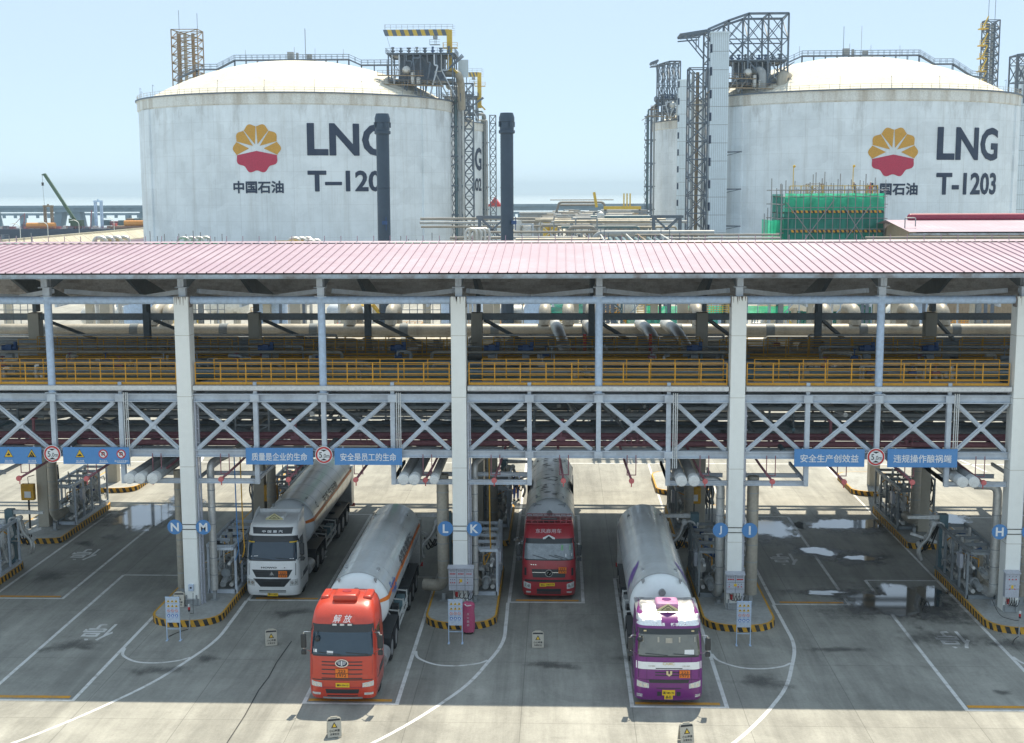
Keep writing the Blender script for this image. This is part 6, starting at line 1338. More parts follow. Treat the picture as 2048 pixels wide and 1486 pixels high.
m = MB(); m.box(-.2, .2, -.2, 0, 0, .8); m.build('box_body', 'grey1', t, bevel=.01); m = MB(); m.cur = 0; tri(m, 0, .6, .1, -.205, .004); m.cur = 1; disc(m, 0, .36, .07, -.205, .004, 12); m.build('box_label', ['signyel', 'signred'], t, smooth=False)

# ------------------------------------------------------------------ notice boards, caution boards, extinguisher, posts
def notice_board(x, y, label):
    t = thing('notice_board', label, 'sign', (x, y, 0), 'safety notice boards'); w = .56
    m = MB(); m.box(-w/2, w/2, -.012, .012, .78, 1.86); m.build('board', 'signboard', t, smooth=False)
    for sx in (-1, 1):
        m = MB(); m.bar((sx*w/2, .02, 0), (sx*w/2, .02, 1.88), .035); m.box(sx*w/2-.04, sx*w/2+.04, -.1, .16, 0, .02); m.build('leg', 'steelblue', t, smooth=False)
    m = MB(); m.box(-w/2-.02, w/2+.02, -.02, .02, 1.86, 1.89); m.bar((-w/2, .02, .5), (w/2, .02, .5), .025); m.build('board_frame', 'steelblue', t, smooth=False)
    m = MB()
    for r_ in range(4):
        for c in range(3):
            px, pz = -.165+c*.165, 1.70-r_*.205
            if r_ < 2: tri(m, px, pz, .075, -.014, .003, 0); tri(m, px, pz, .032, -.018, .003, 3)
            elif r_ == 2: disc(m, px, pz, .062, -.014, .003, 16, 1); disc(m, px, pz, .046, -.018, .003, 16, 2); m.cur = 1; m.bar((px-.035, -.023, pz+.035), (px+.035, -.023, pz-.035), .003, .012, (0, 0, 1)); m.cur = 3; m.box(px-.015, px+.015, -.0225, -.0215, pz-.02, pz+.02)
            else: disc(m, px, pz, .062, -.014, .003, 16, 4); m.cur = 2; m.prism([(px-.025, pz-.04), (px+.025, pz-.04), (px+.03, pz), (px, pz+.045), (px-.03, pz)], -.021, -.018, 'xz')
            m.cur = 4; m.box(px-.05, px+.05, -.016, -.0125, pz-.098, pz-.088)
    m.build('sign_icons', ['signyel', 'signred', 'signwhite', 'signblk', 'signdeep'], t, smooth=False)
notice_board(CX(0)+.24, 51.95, 'pale blue board of safety icons in front of the N and M island')
notice_board(CX(1)+.05, 51.9, 'pale blue board of safety icons beside the pink cloth cover')
notice_board(CX(2)-.09, 51.97, 'pale blue board of safety icons behind the purple truck cab')
def a_frame(x, y, z, rz, label):
    t = thing('caution_board', label, 'sign', (x, y, z), 'folding caution boards', R(rz))
    for s, nm in ((-1, 'front_panel'), (1, 'rear_panel')):
        m = MB(); n = []; w, h, lean = .24, .66, .17
        def P(a, q, d): return (a, s*(lean*(1-q/h))+d*s, q)
        out = [(-w, .02), (w, .02), (w, h-.06), (w-.06, h), (-w+.06, h), (-w, h-.06)]
        vs = [P(a, q, 0) for a, q in out]+[P(a, q, .03) for a, q in out]; k = len(out)
        m.add(vs, [tuple(range(k)), tuple(range(2*k-1, k-1, -1))]+[(i, i+k, (i+1) % k+k, (i+1) % k) for i in range(k)]); m.build(nm, 'plastic', t, smooth=False, bevel=.012)
        if s < 0:
            m = MB(); fn = lambda a, q: P(a, q, .037)
            m.add([fn(-.11, .33), fn(.11, .33), fn(0, .52)], [(0, 1, 2)]); m.add([fn(-w+.02, .56), fn(w-.02, .56), fn(w-.05, .62), fn(-w+.05, .62)], [(0, 1, 2, 3)])
            put_text(m, '小心地滑', 0, .24, .085, fn, w=.36, bold=.02); put_text(m, '注意安全', 0, .13, .07, fn, w=.32, bold=.015); m.build('lettering', 'signblk', t, smooth=False)
            m = MB(); fn2 = lambda a, q: P(a, q, .041); m.add([fn2(-.065, .355), fn2(.065, .355), fn2(0, .475)], [(0, 1, 2)]); m.build('sign_triangle', 'signyel', t, smooth=False)
    m = MB(); m.bar((-.12, 0, .68), (.12, 0, .68), .03); m.bar((-.12, 0, .66), (-.12, 0, .62), .025); m.bar((.12, 0, .66), (.12, 0, .62), .025); m.build('handle', 'plastic', t, smooth=False)
a_frame(4.80, 51.55, 0, 14, 'beige folding caution board on the shaded ground left of the red truck')
a_frame(15.83, 51.6, 0, 0, 'beige folding caution board in front of the dark red truck')
a_frame(8.97, 42.55, 0, 16, 'beige folding caution board in the sun before the red truck')
a_frame(21.01, 42.4, 0, 14, 'beige folding caution board in the sun before the purple truck')
a_frame(CX(0)-.55, 55.55, .3, 0, 'beige folding caution board on the island at the foot of the N column')
t = thing('extinguisher_cover', 'pink cloth cover over a wheeled fire extinguisher beside a notice board', 'extinguisher', (12.86, 53.15, 0))
m = MB(); rr = random.Random(5); prof = [(.24, .10), (.27, .3), (.25, .7), (.235, 1.0), (.26, 1.15), (.25, 1.3), (.20, 1.36), (.02, 1.37)]
m.lathe(prof, (0, 0, 0), 18); m.v = [(x*1.05+rr.gauss(0, .008), y*.8+rr.gauss(0, .008), z+rr.gauss(0, .006)) for x, y, z in m.v]; m.build('cloth_cover', 'cover', t)
m = MB()
for i, ch in enumerate('灭火器箱'): wall_text(m, ch, 0, .92-i*.16, .10, -.235, bold=.02)
m.build('lettering', 'pinkwhite', t, smooth=False)
m = MB()
for sx in (-.16, .16): m.lathe([(.02, sx-.03), (.11, sx-.03), (.11, sx+.03), (.02, sx+.03)], (0, .05, .11), 14, 'x')
m.build('wheel', 'black', t); m = MB(); m.pipe([(-.14, -.16, 1.33), (-.05, -.22, 1.27), (.14, -.2, 1.30)], .02, 6); m.build('strap', 'cap', t)
for x, lb in ((.86, 'at the nose of the N and M island'), (35.95, 'at the nose of the H island')):
    t = thing('earthing_post', 'thin earthing post with red top '+lb, 'post', (x, 53.42, 0), 'static earthing posts')
    m = MB(); m.tube((0, 0, 0), (0, 0, .78), .028, 8); m.lathe([(.12, 0), (.12, .02), (.03, .04)], (0, 0, 0), 14); m.build('post', 'rim', t)
    m = MB(); m.tube((0, 0, .78), (0, 0, .86), .045, 10); m.build('black_collar', 'signblk', t); m = MB(); m.tube((0, 0, .86), (0, 0, .98), .05, 10); m.build('red_lamp', 'signred', t); m = MB(); m.tube((0, 0, .98), (0, 0, 1.04), .045, 10); m.sphere((0, 0, 1.06), .05, 10); m.build('white_cap', 'cap', t)
    m = MB(); m.pipe([(0, .02, .7), (.05, .5, .5), (-.3, 1.6, .33), (-.45, 2.2, .9)], .012, 5, .4); m.pipe([(0, -.03, .02), (-.35, -.45, .02), (-.6, -1.0, .015)], .014, 5, .2); m.build('cable', 'cable', t)
# pull cords by the M column
for x, mt, lb in ((2.05, 'discblue', 'thin blue hose hanging right of the M disc'), (2.32, 'kerby', 'thin yellow hose hanging right of the M disc'), (13.55, 'kerby', 'thin yellow hose hanging right of the K disc')):
    m = MB(); m.pipe([(x, 57.2, 7.0), (x+.02, 57.25, 3.2), (x+.06, 57.3, 2.4), (x-.25, 57.6, 1.7)], .028, 6, .3); tag(m.build('hose', mt, None), lb, 'hose')

# ------------------------------------------------------------------ people
def person(label, loc, rz, cloth, lean=0.0, arm=(.35, .9), hat=True):
    """One continuous body, its coverall, a helmet: standing, leaning a little, forearms forward."""
    t = thing('person', label, 'person', loc, None, R(rz))
    H = {}
    def L(z): return Vector((0, -lean*max(0, z-.9), z))
    J = {'pel': (L(.95), .13), 'sp': (L(1.15), .135), 'ch': (L(1.36), .15), 'nk': (L(1.50), .055), 'hd0': (L(1.56)+V3(0, -.01, 0), .075), 'hd': (L(1.66)+V3(0, -.015, 0), .095), 'top': (L(1.74)+V3(0, -.01, 0), .06)}
    E_ = [('pel', 'sp'), ('sp', 'ch'), ('ch', 'nk'), ('nk', 'hd0'), ('hd0', 'hd'), ('hd', 'top')]
    for s, n in ((-1, 'l'), (1, 'r')):
        J[n+'hp'] = (V3(s*.09, 0, .90), .095); J[n+'kn'] = (V3(s*.11, -.03, .50), .062); J[n+'an'] = (V3(s*.12, .01, .09), .045); J[n+'to'] = (V3(s*.14, -.13, .04), .04)
        sh = L(1.43)+V3(s*.19, 0, 0); el = sh+V3(s*.07, -.08, -.28); wr = el+V3(-s*.06, -arm[0]*.6, -.20+arm[1]*.18); ha = wr+(wr-el).normalized()*.09
        J[n+'sh'] = (sh, .062); J[n+'el'] = (el, .045); J[n+'wr'] = (wr, .032); J[n+'ha'] = (ha, .035)
        E_ += [('pel', n+'hp'), (n+'hp', n+'kn'), (n+'kn', n+'an'), (n+'an', n+'to'), ('ch', n+'sh'), (n+'sh', n+'el'), (n+'el', n+'wr'), (n+'wr', n+'ha')]
        d = (ha-wr).normalized()
        for f in range(5):
            o = V3(s*(-.03+.015*f) if f < 4 else -s*.045, 0, .0); b0 = ha+o*.8; tip = b0+d*(.05, .065, .06, .045, .03)[f]+V3(0, -.005, -.02)
            J[f'{n}f{f}a'] = (b0, .011); J[f'{n}f{f}b'] = (tip, .008); E_ += [(n+'ha', f'{n}f{f}a'), (f'{n}f{f}a', f'{n}f{f}b')]
    def grow(names, grow_r, name, mt, parent):
        ks = [k for k in J if names(k)]; idx = {k: i for i, k in enumerate(ks)}
        me = bpy.data.meshes.new(name); me.from_pydata([J[k][0] for k in ks], [(idx[a], idx[b_]) for a, b_ in E_ if a in idx and b_ in idx], []); me.materials.append(M[mt])
        o = bpy.data.objects.new(name, me); col.objects.link(o); o.parent = parent; sk = o.modifiers.new('skin', 'SKIN'); sv_ = me.skin_vertices[0].data if me.skin_vertices else None
        if sv_ is None:
            bm = bmesh.new(); bm.from_mesh(me); bm.verts.layers.skin.verify(); bm.to_mesh(me); bm.free(); sv_ = me.skin_vertices[0].data
        for k, i in idx.items(): r_ = J[k][1]+grow_r(k); sv_[i].radius = (r_, r_*(.78 if k in ('pel', 'sp', 'ch') else 1)); sv_[i].use_root = (k == 'pel')
        sk.use_smooth_shade = True; o.modifiers.new('sub', 'SUBSURF').levels = 1; o.modifiers['sub'].render_levels = 1; return o
    body = grow(lambda k: True, lambda k: 0, 'body', 'skin', t)
    grow(lambda k: k not in ('hd0', 'hd', 'top') and not k.endswith('ha') and k[1:2] != 'f' and not k.endswith('to'), lambda k: .018, 'coverall', cloth, t)
    hd = J['hd'][0]
    m = MB()
    for s in (-1, 1): m.sphere((hd.x+s*.035, hd.y-.088, hd.z), .012, 6)
    m.box(hd.x-.022, hd.x+.022, hd.y-.098, hd.y-.09, hd.z-.062, hd.z-.055); m.build('face_feature', 'signblk', body)
    m = MB(); m.prism([(hd.y-.09, hd.z-.01), (hd.y-.118, hd.z-.035), (hd.y-.09, hd.z-.04)], hd.x-.012, hd.x+.012, 'yz')
    for s in (-1, 1): m.sphere((hd.x+s*.095, hd.y, hd.z-.01), .022, 6)
    m.build('nose_and_ears', 'skin', body)
    m = MB(); m.lathe([(.130, .01), (.118, .03), (.112, .08), (.07, .125), (.001, .135)], (hd.x, hd.y, hd.z+.01), 16); m.lathe([(.001, .012), (.150, .004), (.150, .014), (.1, .03)], (hd.x, hd.y-.015, hd.z+.01), 16); m.build('helmet', 'helmet' if hat else 'signblk', t)
    for s in (-1, 1):
        m = MB(); m.cbox((s*.135, -.07, .05), .10, .27, .09); m.build('boot', 'black', t, bevel=.03)
    return t
person('worker in a blue coverall beside the tail of the dark red truck', (14.05, 77.3, 0), 20, 'bluecloth', .25, (.5, 1.2))
# ------------------------------------------------------------------ storage tanks
RT, ZR = 41.0, 41.87
def lattice(m, x0, x1, y0, y1, z0, z1, n, w=.18, wb=None, every=True):
    wb = wb or w*.7; dz = (z1-z0)/n
    for x in (x0, x1):
        for y in (y0, y1): m.bar((x, y, z0), (x, y, z1), w)
    for i in range(n+1):
        z = z0+i*dz
        for y in (y0, y1): m.bar((x0, y, z), (x1, y, z), wb)
        for x in (x0, x1): m.bar((x, y0, z), (x, y1, z), wb)
        if i < n:
            for y in (y0, y1): m.bar((x0, y, z), (x1, y, z+dz), wb); m.bar((x1, y, z), (x0, y, z+dz), wb)
            if every:
                for x in (x0, x1): m.bar((x, y0, z), (x, y1, z+dz), wb)
def rail_line(m, pts, h=1.1, step=2.0, r=.035, rails=2):
    for a, q in zip(pts, pts[1:]):
        a, q = Vector(a), Vector(q); n = max(1, int((q-a).length/step)); up_ = Vector((0, 0, h))
        for i in range(n): p = a+(q-a)*i/n; m.bar(p, p+up_, r*1.6)
        for k in range(rails): o = Vector((0, 0, h*(k+1)/rails)); m.bar(a+o, q+o, r*1.4)
def tank_pt(theta, z, off=.07): t = R(theta); return ((RT+off)*math.sin(t), -(RT+off)*math.cos(t), z)
def emblem(parent, th, zc, rad):
    def P(x, y): return tank_pt(th+math.degrees(x/RT), zc+y, .08)
    def rim(a): return rad*(.925+.075*math.cos(10*(a-math.pi/10*1))) if 1 else rad
    m = MB()
    for k in range(6):                           # six ochre petals with white rays between
        ac = R(18+36*(k+.0)-18) if 0 else R(-0+36*k); a0, a1 = ac-R(17.3), ac+R(17.3)
        a0 = max(a0, R(-17)); n = 10; tip = .17 if k not in (0, 5) else .30
        pts = [(tip*rad*math.cos(ac), tip*rad*math.sin(ac))]+[(rad*(.935+.06*math.cos(10*(a-ac)))*math.cos(a), rad*(.935+.06*math.cos(10*(a-ac)))*math.sin(a)) for a in [a0+(a1-a0)*j/n for j in range(n+1)]]
        vs = [P(*pts[0])]; rows = 5
        for i in range(1, rows+1): vs += [P(pts[0][0]+(p[0]-pts[0][0])*i/rows, pts[0][1]+(p[1]-pts[0][1])*i/rows) for p in pts[1:]]
        k1 = n+1; m.add(vs, [(0, 1+j, 2+j) for j in range(n)]+[(1+i*k1+j, 1+(i+1)*k1+j, 1+(i+1)*k1+j+1, 1+i*k1+j+1) for i in range(rows-1) for j in range(n)])
    e = m.build('emblem_petal', 'logoyel', parent, smooth=False)
    m = MB(); n = 40                             # crimson lower half under a shallow chevron
    low = [(rad*(.935+.06*math.cos(10*a))*math.cos(a), rad*(.935+.06*math.cos(10*a))*math.sin(a)) for a in [R(198)+R(144)*j/n for j in range(n+1)]]
    top = [(low[0][0]+(low[-1][0]-low[0][0])*j/n, low[0][1]+(-.10*rad-low[0][1])*(1-abs(2*j/n-1))) for j in range(n+1)]
    vs = []; rows = 8
    for i in range(rows+1): vs += [P(a[0]+(c[0]-a[0])*i/rows, a[1]+(c[1]-a[1])*i/rows) for a, c in zip(top, low)]
    m.add(vs, [(i*(n+1)+j, (i+1)*(n+1)+j, (i+1)*(n+1)+j+1, i*(n+1)+j+1) for i in range(rows) for j in range(n)]); m.build('emblem_base', 'logored', e, smooth=False)
def tank_text(parent, s_, th0, th1, z0, z1, bold=.03, cond=True):
    g = text(s_, bold); w = R(th1-th0)*RT; h = z1-z0; m = MB()
    m.geo((g[0], g[1]), lambda x, y: tank_pt((th0+th1)/2+math.degrees(x*w/g[2]/RT), (z0+z1)/2+y*h, .09)); return m.build('lettering', 'navyink', parent, smooth=False)
def heavy(parent, s_, th0, th1, z0, z1, bold):
    d = (th1-th0)*.0035; g = text(s_, bold); w = R(th1-th0)*RT; h = z1-z0; m = MB()
    for k, (dx, dz) in enumerate(((-d, 0), (d, 0), (0, .06), (0, -.06), (0, 0))): m.geo((g[0], g[1]), lambda x, y: tank_pt((th0+th1)/2+dx+math.degrees(x*w/g[2]/RT), (z0+z1)/2+dz+y*h, .08+.012*k))
    return m.build('lettering', 'navyink', parent, smooth=False)
def storage_tank(label, x, y, logo=None, lng=None, tname=None, walk=None, walkz=None):
    t = thing('storage_tank', label, 'storage tank', (x, y, 0), 'domed storage tanks')
    m = MB(); m.lathe([(RT, -.5), (RT, 39.1)], (0, 0, 0), 144); m.f = [f for f in m.f if len(f) < 30]; m.m = m.m[:len(m.f)]
    for th in (-55, 62):                         # vertical buttresses
        vs = []; k = 7
        for z in (-.5, 39.0):
            for i in range(k): vs.append(tank_pt(th-4+8*i/(k-1), z, .45))
            vs += [tank_pt(th+4, z, -.1), tank_pt(th-4, z, -.1)]
        n = k+2; m.add(vs, [(i, (i+1) % n, (i+1) % n+n, i+n) for i in range(n)]+[tuple(range(n, 2*n))])
    m.build('wall', 'tankwall', t, ang=20)
    m = MB(); m.lathe([(RT+.02, 39.05), (RT+.32, 39.35), (RT+.32, 41.45), (RT+.55, 41.5), (RT+.55, 41.87), (RT-1.5, 41.87)], (0, 0, 0), 144); m.f = [f for f in m.f if len(f) < 30]; m.m = m.m[:len(m.f)]; rb = m.build('ring_beam', 'tankband', t, ang=20)
    m = MB(); m.lathe([(RT+.55, 41.62), (RT+.75, 41.62), (RT+.75, 41.95), (RT+.55, 41.95), (RT+.55, 41.62)], (0, 0, 0), 144); m.f = [f for f in m.f if len(f) < 30]; m.m = m.m[:len(m.f)]; m.build('gutter_pipe', 'lattice', rb)
    m = MB(); a = 39.5; h = 11.0; Rs = (a*a+h*h)/(2*h); m.lathe([(math.sqrt(max(0, Rs*Rs-(Rs-h+q)**2)), 41.8+q) for q in [h*i/14 for i in range(14)]]+[(.01, 41.8+h)], (0, 0, 0), 96); m.f = [f for f in m.f if len(f) < 30]; m.m = m.m[:len(m.f)]; m.build('dome_roof', 'dome', t, ang=30)
    m = MB(); n = 110
    for i in range(n):
        th = 360*i/n; p = Vector(tank_pt(th, 41.87, .25)); m.bar(p, p+V3(0, 0, 1.15), .07); q = Vector(tank_pt(360*(i+1)/n, 41.87, .25))
        for hh in (.6, 1.15): m.bar(p+V3(0, 0, hh), q+V3(0, 0, hh), .06)
    m.build('rim_railing', 'tanpipe', t, smooth=False)
    m = MB()
    for i in range(22):
        th = 360*i/22; p = Vector(tank_pt(th, 41.87, -.3)); m.bar(p, p+V3(0, 0, 3.0), .07); m.bar(p+V3(0, 0, 3.0), p+V3(0, 0, 3.1)-p.normalized()*.6, .06)
    m.build('lamp_post', 'lattice', t, smooth=False)
    if walk:
        m = MB(); r_ = MB()
        for (x0, z0), (x1, z1) in zip(walk, walk[1:]):
            for yy in (-.6, .6): m.bar((x0, yy, z0), (x1, yy, z1), .14, .35)
            m.bar((x0, 0, z0+.15), (x1, 0, z1+.15), 1.2, .06); n = max(1, int(abs(x1-x0)/3))
            for i in range(n+1):
                xx = x0+(x1-x0)*i/n; zz = z0+(z1-z0)*i/n; zd = 41.8+math.sqrt(max(0, Rs*Rs-xx*xx))-(Rs-h) if abs(xx) < a else 41.8
                if zd < zz-.2:
                    for yy in (-.5, .5): m.bar((xx, yy, zd-.2), (xx, yy, zz), .16)
            for yy in (-.6, .6): rail_line(r_, [(x0, yy, z0+.2), (x1, yy, z1+.2)], 1.15, 1.5, .05)
        w = m.build('roof_walkway', 'lattice', t, smooth=False); r_.build('walkway_railing', 'lattice', w, smooth=False)
        m = MB()
        for xx, hh in ((2, 8.0), (-1, 3.6), (4.5, 3.2), (-14, 3), (12, 3)): m.bar((xx, .6, 53), (xx, .6, 53+hh), .09)
        m.cbox((-2, .5, 54.3), 1.6, 1.2, 2.0); m.cbox((-.2, .5, 53.9), .6, .6, 2.4); m.cbox((3, .4, 54.0), 1.4, 1, 1.4); m.build('roof_vent', 'pipegrey', w, smooth=False)
    if logo: emblem(t, logo[0], logo[1], 5.85); heavy(t, '中国石油', logo[2], logo[3], logo[4], logo[5], .016)
    if lng: heavy(t, 'LNG', *lng, .024)
    if tname: heavy(t, tname[0], *tname[1:], .020)
    return t
t1 = storage_tank('huge white domed tank at the left with the flower emblem and the T-1201 lettering', -52.57, 349.6, (-3.1, 28.9, -11.4, 5.5, 18.5, 21.3), (13.6, 42.2, 27.2, 34.8), ('T–1201', 13.5, 42.3, 18.8, 23.7),
    [(-32, 48.6), (-27, 50.9), (-21.5, 50.9), (-16.8, 53.2), (13.5, 53.2), (16.8, 51.7), (27, 51.7)])
t3 = storage_tank('huge white domed tank at the right lettered T-1203', 93.09, 351.7, (1.3, 27.4, -6.9, 9.7, 17.5, 20.25), (16.1, 43.9, 25.55, 33.2), ('T-1203', 16.3, 43.9, 17.5, 22.6),
    [(-17.5, 51.6), (-13.4, 53.4), (16.9, 53.4), (20.8, 51.1), (25.6, 51.1), (30.5, 48.0), (36, 47.2)])
t2 = storage_tank('domed tank lettered T-1202 almost hidden behind the left one', -51.0, 460, None, (52.5, 80.0, 25.8, 33.5), ('T-1202', 51.9, 79.6, 18.9, 23.2))
t4 = storage_tank('domed tank with blank wall partly hidden behind the right one', 89.6, 460)

# ------------------------------------------------------------------ steelwork on and beside the tanks
def pump_platform(label, x0, x1, y0, y1, z0, zmid, z1, seed):
    t = thing('pump_platform', label, 'platform', (0, 0, 0), 'pump platforms on the tanks'); rr = random.Random(seed)
    m = MB()
    for x in [x0+(x1-x0)*i/4 for i in range(5)]:
        for y in (y0, (y0+y1)/2, y1): m.bar((x, y, z0), (x, y, z1-.3), .32)
    for z in (zmid, z1-.6):
        for y in (y0, y1): m.bar((x0-.3, y, z), (x1+.3, y, z), .25, .5)
        for i in range(9): x = x0+(x1-x0)*i/8; m.bar((x, y0, z), (x, y1, z), .2, .35)
    for i in range(4): xa = x0+(x1-x0)*i/4; xb = x0+(x1-x0)*(i+1)/4; m.bar((xa, y0, zmid), (xb, y0, z1-.6), .16) if i % 2 else m.bar((xb, y0, zmid), (xa, y0, z1-.6), .16)
    for i in range(4): m.bar((x1-3, y0, zmid+1), (x1+2.4, y0-.5+i*2, z1-.8), .18)
    m.build('platform_frame', 'lattice', t, smooth=False)
    m = MB(); m.box(x0-.6, x1+.6, y0-.6, y1+.6, z1-.5, z1-.38); m.box(x0-.2, x1, y0-.4, y1, zmid+.2, zmid+.3); m.box(x0+2, x1-2.6, y0+4, y1-.5, zmid+.4, z1-.6); m.build('deck', 'lattice', t, smooth=False)
    m = MB(); rail_line(m, [(x0-.6, y0-.6, z1-.38), (x1+.6, y0-.6, z1-.38), (x1+.6, y1+.6, z1-.38)], 1.15, 1.4, .05); rail_line(m, [(x0-.6, y1+.6, z1-.38), (x0-.6, y0-.6, z1-.38)], 1.15, 1.4, .05); m.build('upper_railing', 'lattice', t, smooth=False)
    m = MB(); rail_line(m, [(x0-3.2, y0-3, zmid-1.0), (x1-2, y0-3, zmid-1.6)], 1.1, 1.2, .05); m.bar((x0-3.2, y0-3, zmid-1.1), (x1-2, y0-3, zmid-1.7), .6, .3); rail_line(m, [(x0-2.5, y0-2, zmid+1.2), (x1-7, y0-2, zmid+1.0)], 1.1, 1.2, .05); m.bar((x0-2.5, y0-2, zmid+1.1), (x1-7, y0-2, zmid+.9), .6, .25); m.bar((x0-5.5, y0-3, zmid-2.6), (x0-3, y0-3, zmid-1), .4, .2); m.build('yellow_gantry', 'latrust', t, smooth=False)
    for q in range(8):
        m = MB(); x = x0+1+(x1-x0-2)*q/7; m.tube((x, y0+1.2, z1-.4), (x, y0+1.2, z1+rr.uniform(.7, 1.3)), .22, 8); m.cbox((x, y0+1.2, z1+rr.uniform(.8, 1.2)), rr.uniform(.5, 1.0), .5, .4); m.tube((x-.5, y0+1.2, z1+.2), (x+.5, y0+1.2, z1+.2), .18, 8); m.build('valve', rr.choice(['bluestuff', 'pipegrey', 'bluestuff', 'lattice']), t)
    for q in range(9):
        m = MB(); x = x0+1+(x1-x0-2)*q/8; z = rr.uniform(zmid+.6, z1-1.2); m.pipe([(x, y0-.4, z1-.8), (x, y0-.4, z), (x+rr.uniform(-2, 2), y0-.4, z), (x+rr.uniform(-2, 2), y0-.3, z0+.4)], rr.choice([.12, .16, .2]), 8); m.build('pipe', rr.choice(['pipegrey', 'steel', 'lattice']), t)
    m = MB(); m.sphere((x0+4.6, y0-1.2, zmid+2.4), 1.05, 14); m.tube((x0+6.2, y0-1.5, zmid-1), (x0+6.2, y0-1.5, zmid+1.8), .5, 12); m.sphere((x0+7.6, y0-1.8, zmid+.3), .65, 12, .5); m.tube((x0+7.6, y0-1.8, zmid-1), (x0+7.6, y0-1.8, zmid+.3), .5, 12); m.build('vessel', 'alu', t)
    return t
pump_platform('dark steel pump platform crowded with valves on the dome of the left tank', -26.2, -10.2, 331, 343, 42.0, 46.2, 53.2, 3)
pump_platform('far pump platform wrapped in green net on the tank lettered T-1202', -22, -11.5, 440, 452, 42.0, 44.5, 50.5, 4)
def jib_crane(label, x, y, z0, z1, tip):
    t = thing('jib_crane', label, 'crane', (x, y, z0), 'yellow jib cranes on the tanks'); h = z1-z0; L = tip-x
    m = MB(); m.box(-.66, .66, -.66, .66, -4, h-.1); m.bar((-.2, 0, -2.5), (1.9, 0, -4.6), .7, .5); m.build('mast', 'cranyel', t, smooth=False)
    m = MB(); n = 16; zb, zt = h-1.5, h+.0
    for i in range(n):
        m.cur = i % 2; xa = .4+(L-.4)*i/n; xb = .4+(L-.4)*(i+1)/n; l = -.5
        m.add([(xa, -.40, zb), (xb, -.40, zb), (xb+l, -.40, zt), (xa+l, -.40, zt), (xa, .40, zb), (xb, .40, zb), (xb+l, .40, zt), (xa+l, .40, zt)], [(0, 1, 2, 3), (4, 7, 6, 5), (0, 4, 5, 1), (3, 2, 6, 7), (0, 3, 7, 4), (1, 5, 6, 2)])
    m.build('striped_boom', ['cranyel', 'lattice'], t, smooth=False)
    m = MB(); rail_line(m, [(.9, -.45, h+.05), (L, -.45, h+.05), (L, .45, h+.05)], 1.15, 1.4, .05); m.bar((L, 0, zb), (L, 0, h+1.4), .1)
    for i in range(5): m.bar((.7, 0, h-1.4+i*.55), (1.5, 0, h-1.4+i*.55), .06)
    m.build('boom_railing', 'pipegrey', t, smooth=False)
    m = MB(); m.box(-1.6, 2.0, -1, 1, h-4.7, h-4.5); rail_line(m, [(-1.6, -1, h-4.5), (2.0, -1, h-4.5), (2.0, 1, h-4.5)], 1.15, 1.2, .06); rail_line(m, [(-1.6, 1, h-4.5), (-1.6, -1, h-4.5)], 1.15, 1.2, .06); m.build('mast_platform', 'cranyel', t, smooth=False)
    m = MB(); xx = L*.22; m.cbox((xx, 0, zb-.5), 1.1, .8, .8); rail_line(m, [(xx-1.4, -.5, zb-2.2), (xx+1.2, -.5, zb-2.2)], 1.2, 1.2, .06); m.bar((xx-1.4, 0, zb-2.25), (xx+1.2, 0, zb-2.25), 1.0, .18); m.bar((xx+.2, 0, zb-.9), (xx+.2, 0, zb-2.2), .12); m.build('hoist', 'pipegrey', t, smooth=False)
    m = MB(); m.tube((L+.4, 0, zb), (L+2.0, 0, -1), .03, 4); m.build('cable', 'cable', t)
    return t
jib_crane('yellow jib crane with black striped boom above the left tank', -11.4, 337, 53.0, 59.2, -27.7)
jib_crane('smaller looking yellow jib crane on the hidden tank behind', -10.6, 446, 50.5, 58.3, -19.5)
t = thing('sheet_screen', 'pale corrugated screen beside the crane on the left tank', 'screen', (-8.4, 340, 47.6)); m = MB(); m.box(-1.1, 1.5, 0, .3, 0, 4.4)
for i in range(6): m.box(-1.1+i*.5, -1.04+i*.5, -.06, 0, 0, 4.4)
m.build('sheet', 'towerclad', t, smooth=False); m = MB(); m.bar((-.6, .5, -6), (-.6, .5, 4), .2); m.bar((1, .5, -6), (1, .5, 4), .2); m.build('post', 'lattice', t, smooth=False)
def lat_thing(label, x0, x1, y0, y1, z0, z1, n, w, mt='lattice', name='lattice_tower', grp='lattice towers at the tanks', pipes=()):
    t = thing(name, label, 'tower', (0, 0, 0), grp); m = MB(); lattice(m, x0, x1, y0, y1, z0, z1, n, w); m.build('frame', mt, t, smooth=False)
    for px, py, r_, pm in pipes:
        m = MB(); m.tube((px, py, z0+.5), (px, py, z1-.8), r_, 10); m.build('pipe', pm, t)
    return t
lat_thing('blue grey lattice tower at the right flank of the left tank', -8.7, -6.2, 346, 348.5, 0, 46.6, 16, .26)
lat_thing('slender lattice tower right of the T-1202 lettering', -7.6, -5.5, 452, 454, 0, 44.5, 16, .24)
lat_thing('rusty lattice stack of pipes at the left edge of the left dome', -94.4, -86.9, 378, 384, 43.5, 64.8, 9, .28, 'latrust', 'vent_tower', 'vent towers on the tanks', [(-93, 381, .5, 'latrust'), (-91, 380, .5, 'tanpipe'), (-89, 381, .5, 'latrust')])
lat_thing('blue grey vent tower with yellow landings at the right edge of the right dome', 134.0, 137.6, 374, 378, 44, 65, 9, .30, 'lattice', 'vent_tower', 'vent towers on the tanks', [(135, 376, .5, 'lattice'), (136.6, 376, .5, 'lattice'), (135.8, 374.6, .4, 'pipegrey')])
t = thing('landing', 'yellow landings up the vent tower on the right dome', 'platform', (0, 0, 0)); m = MB()
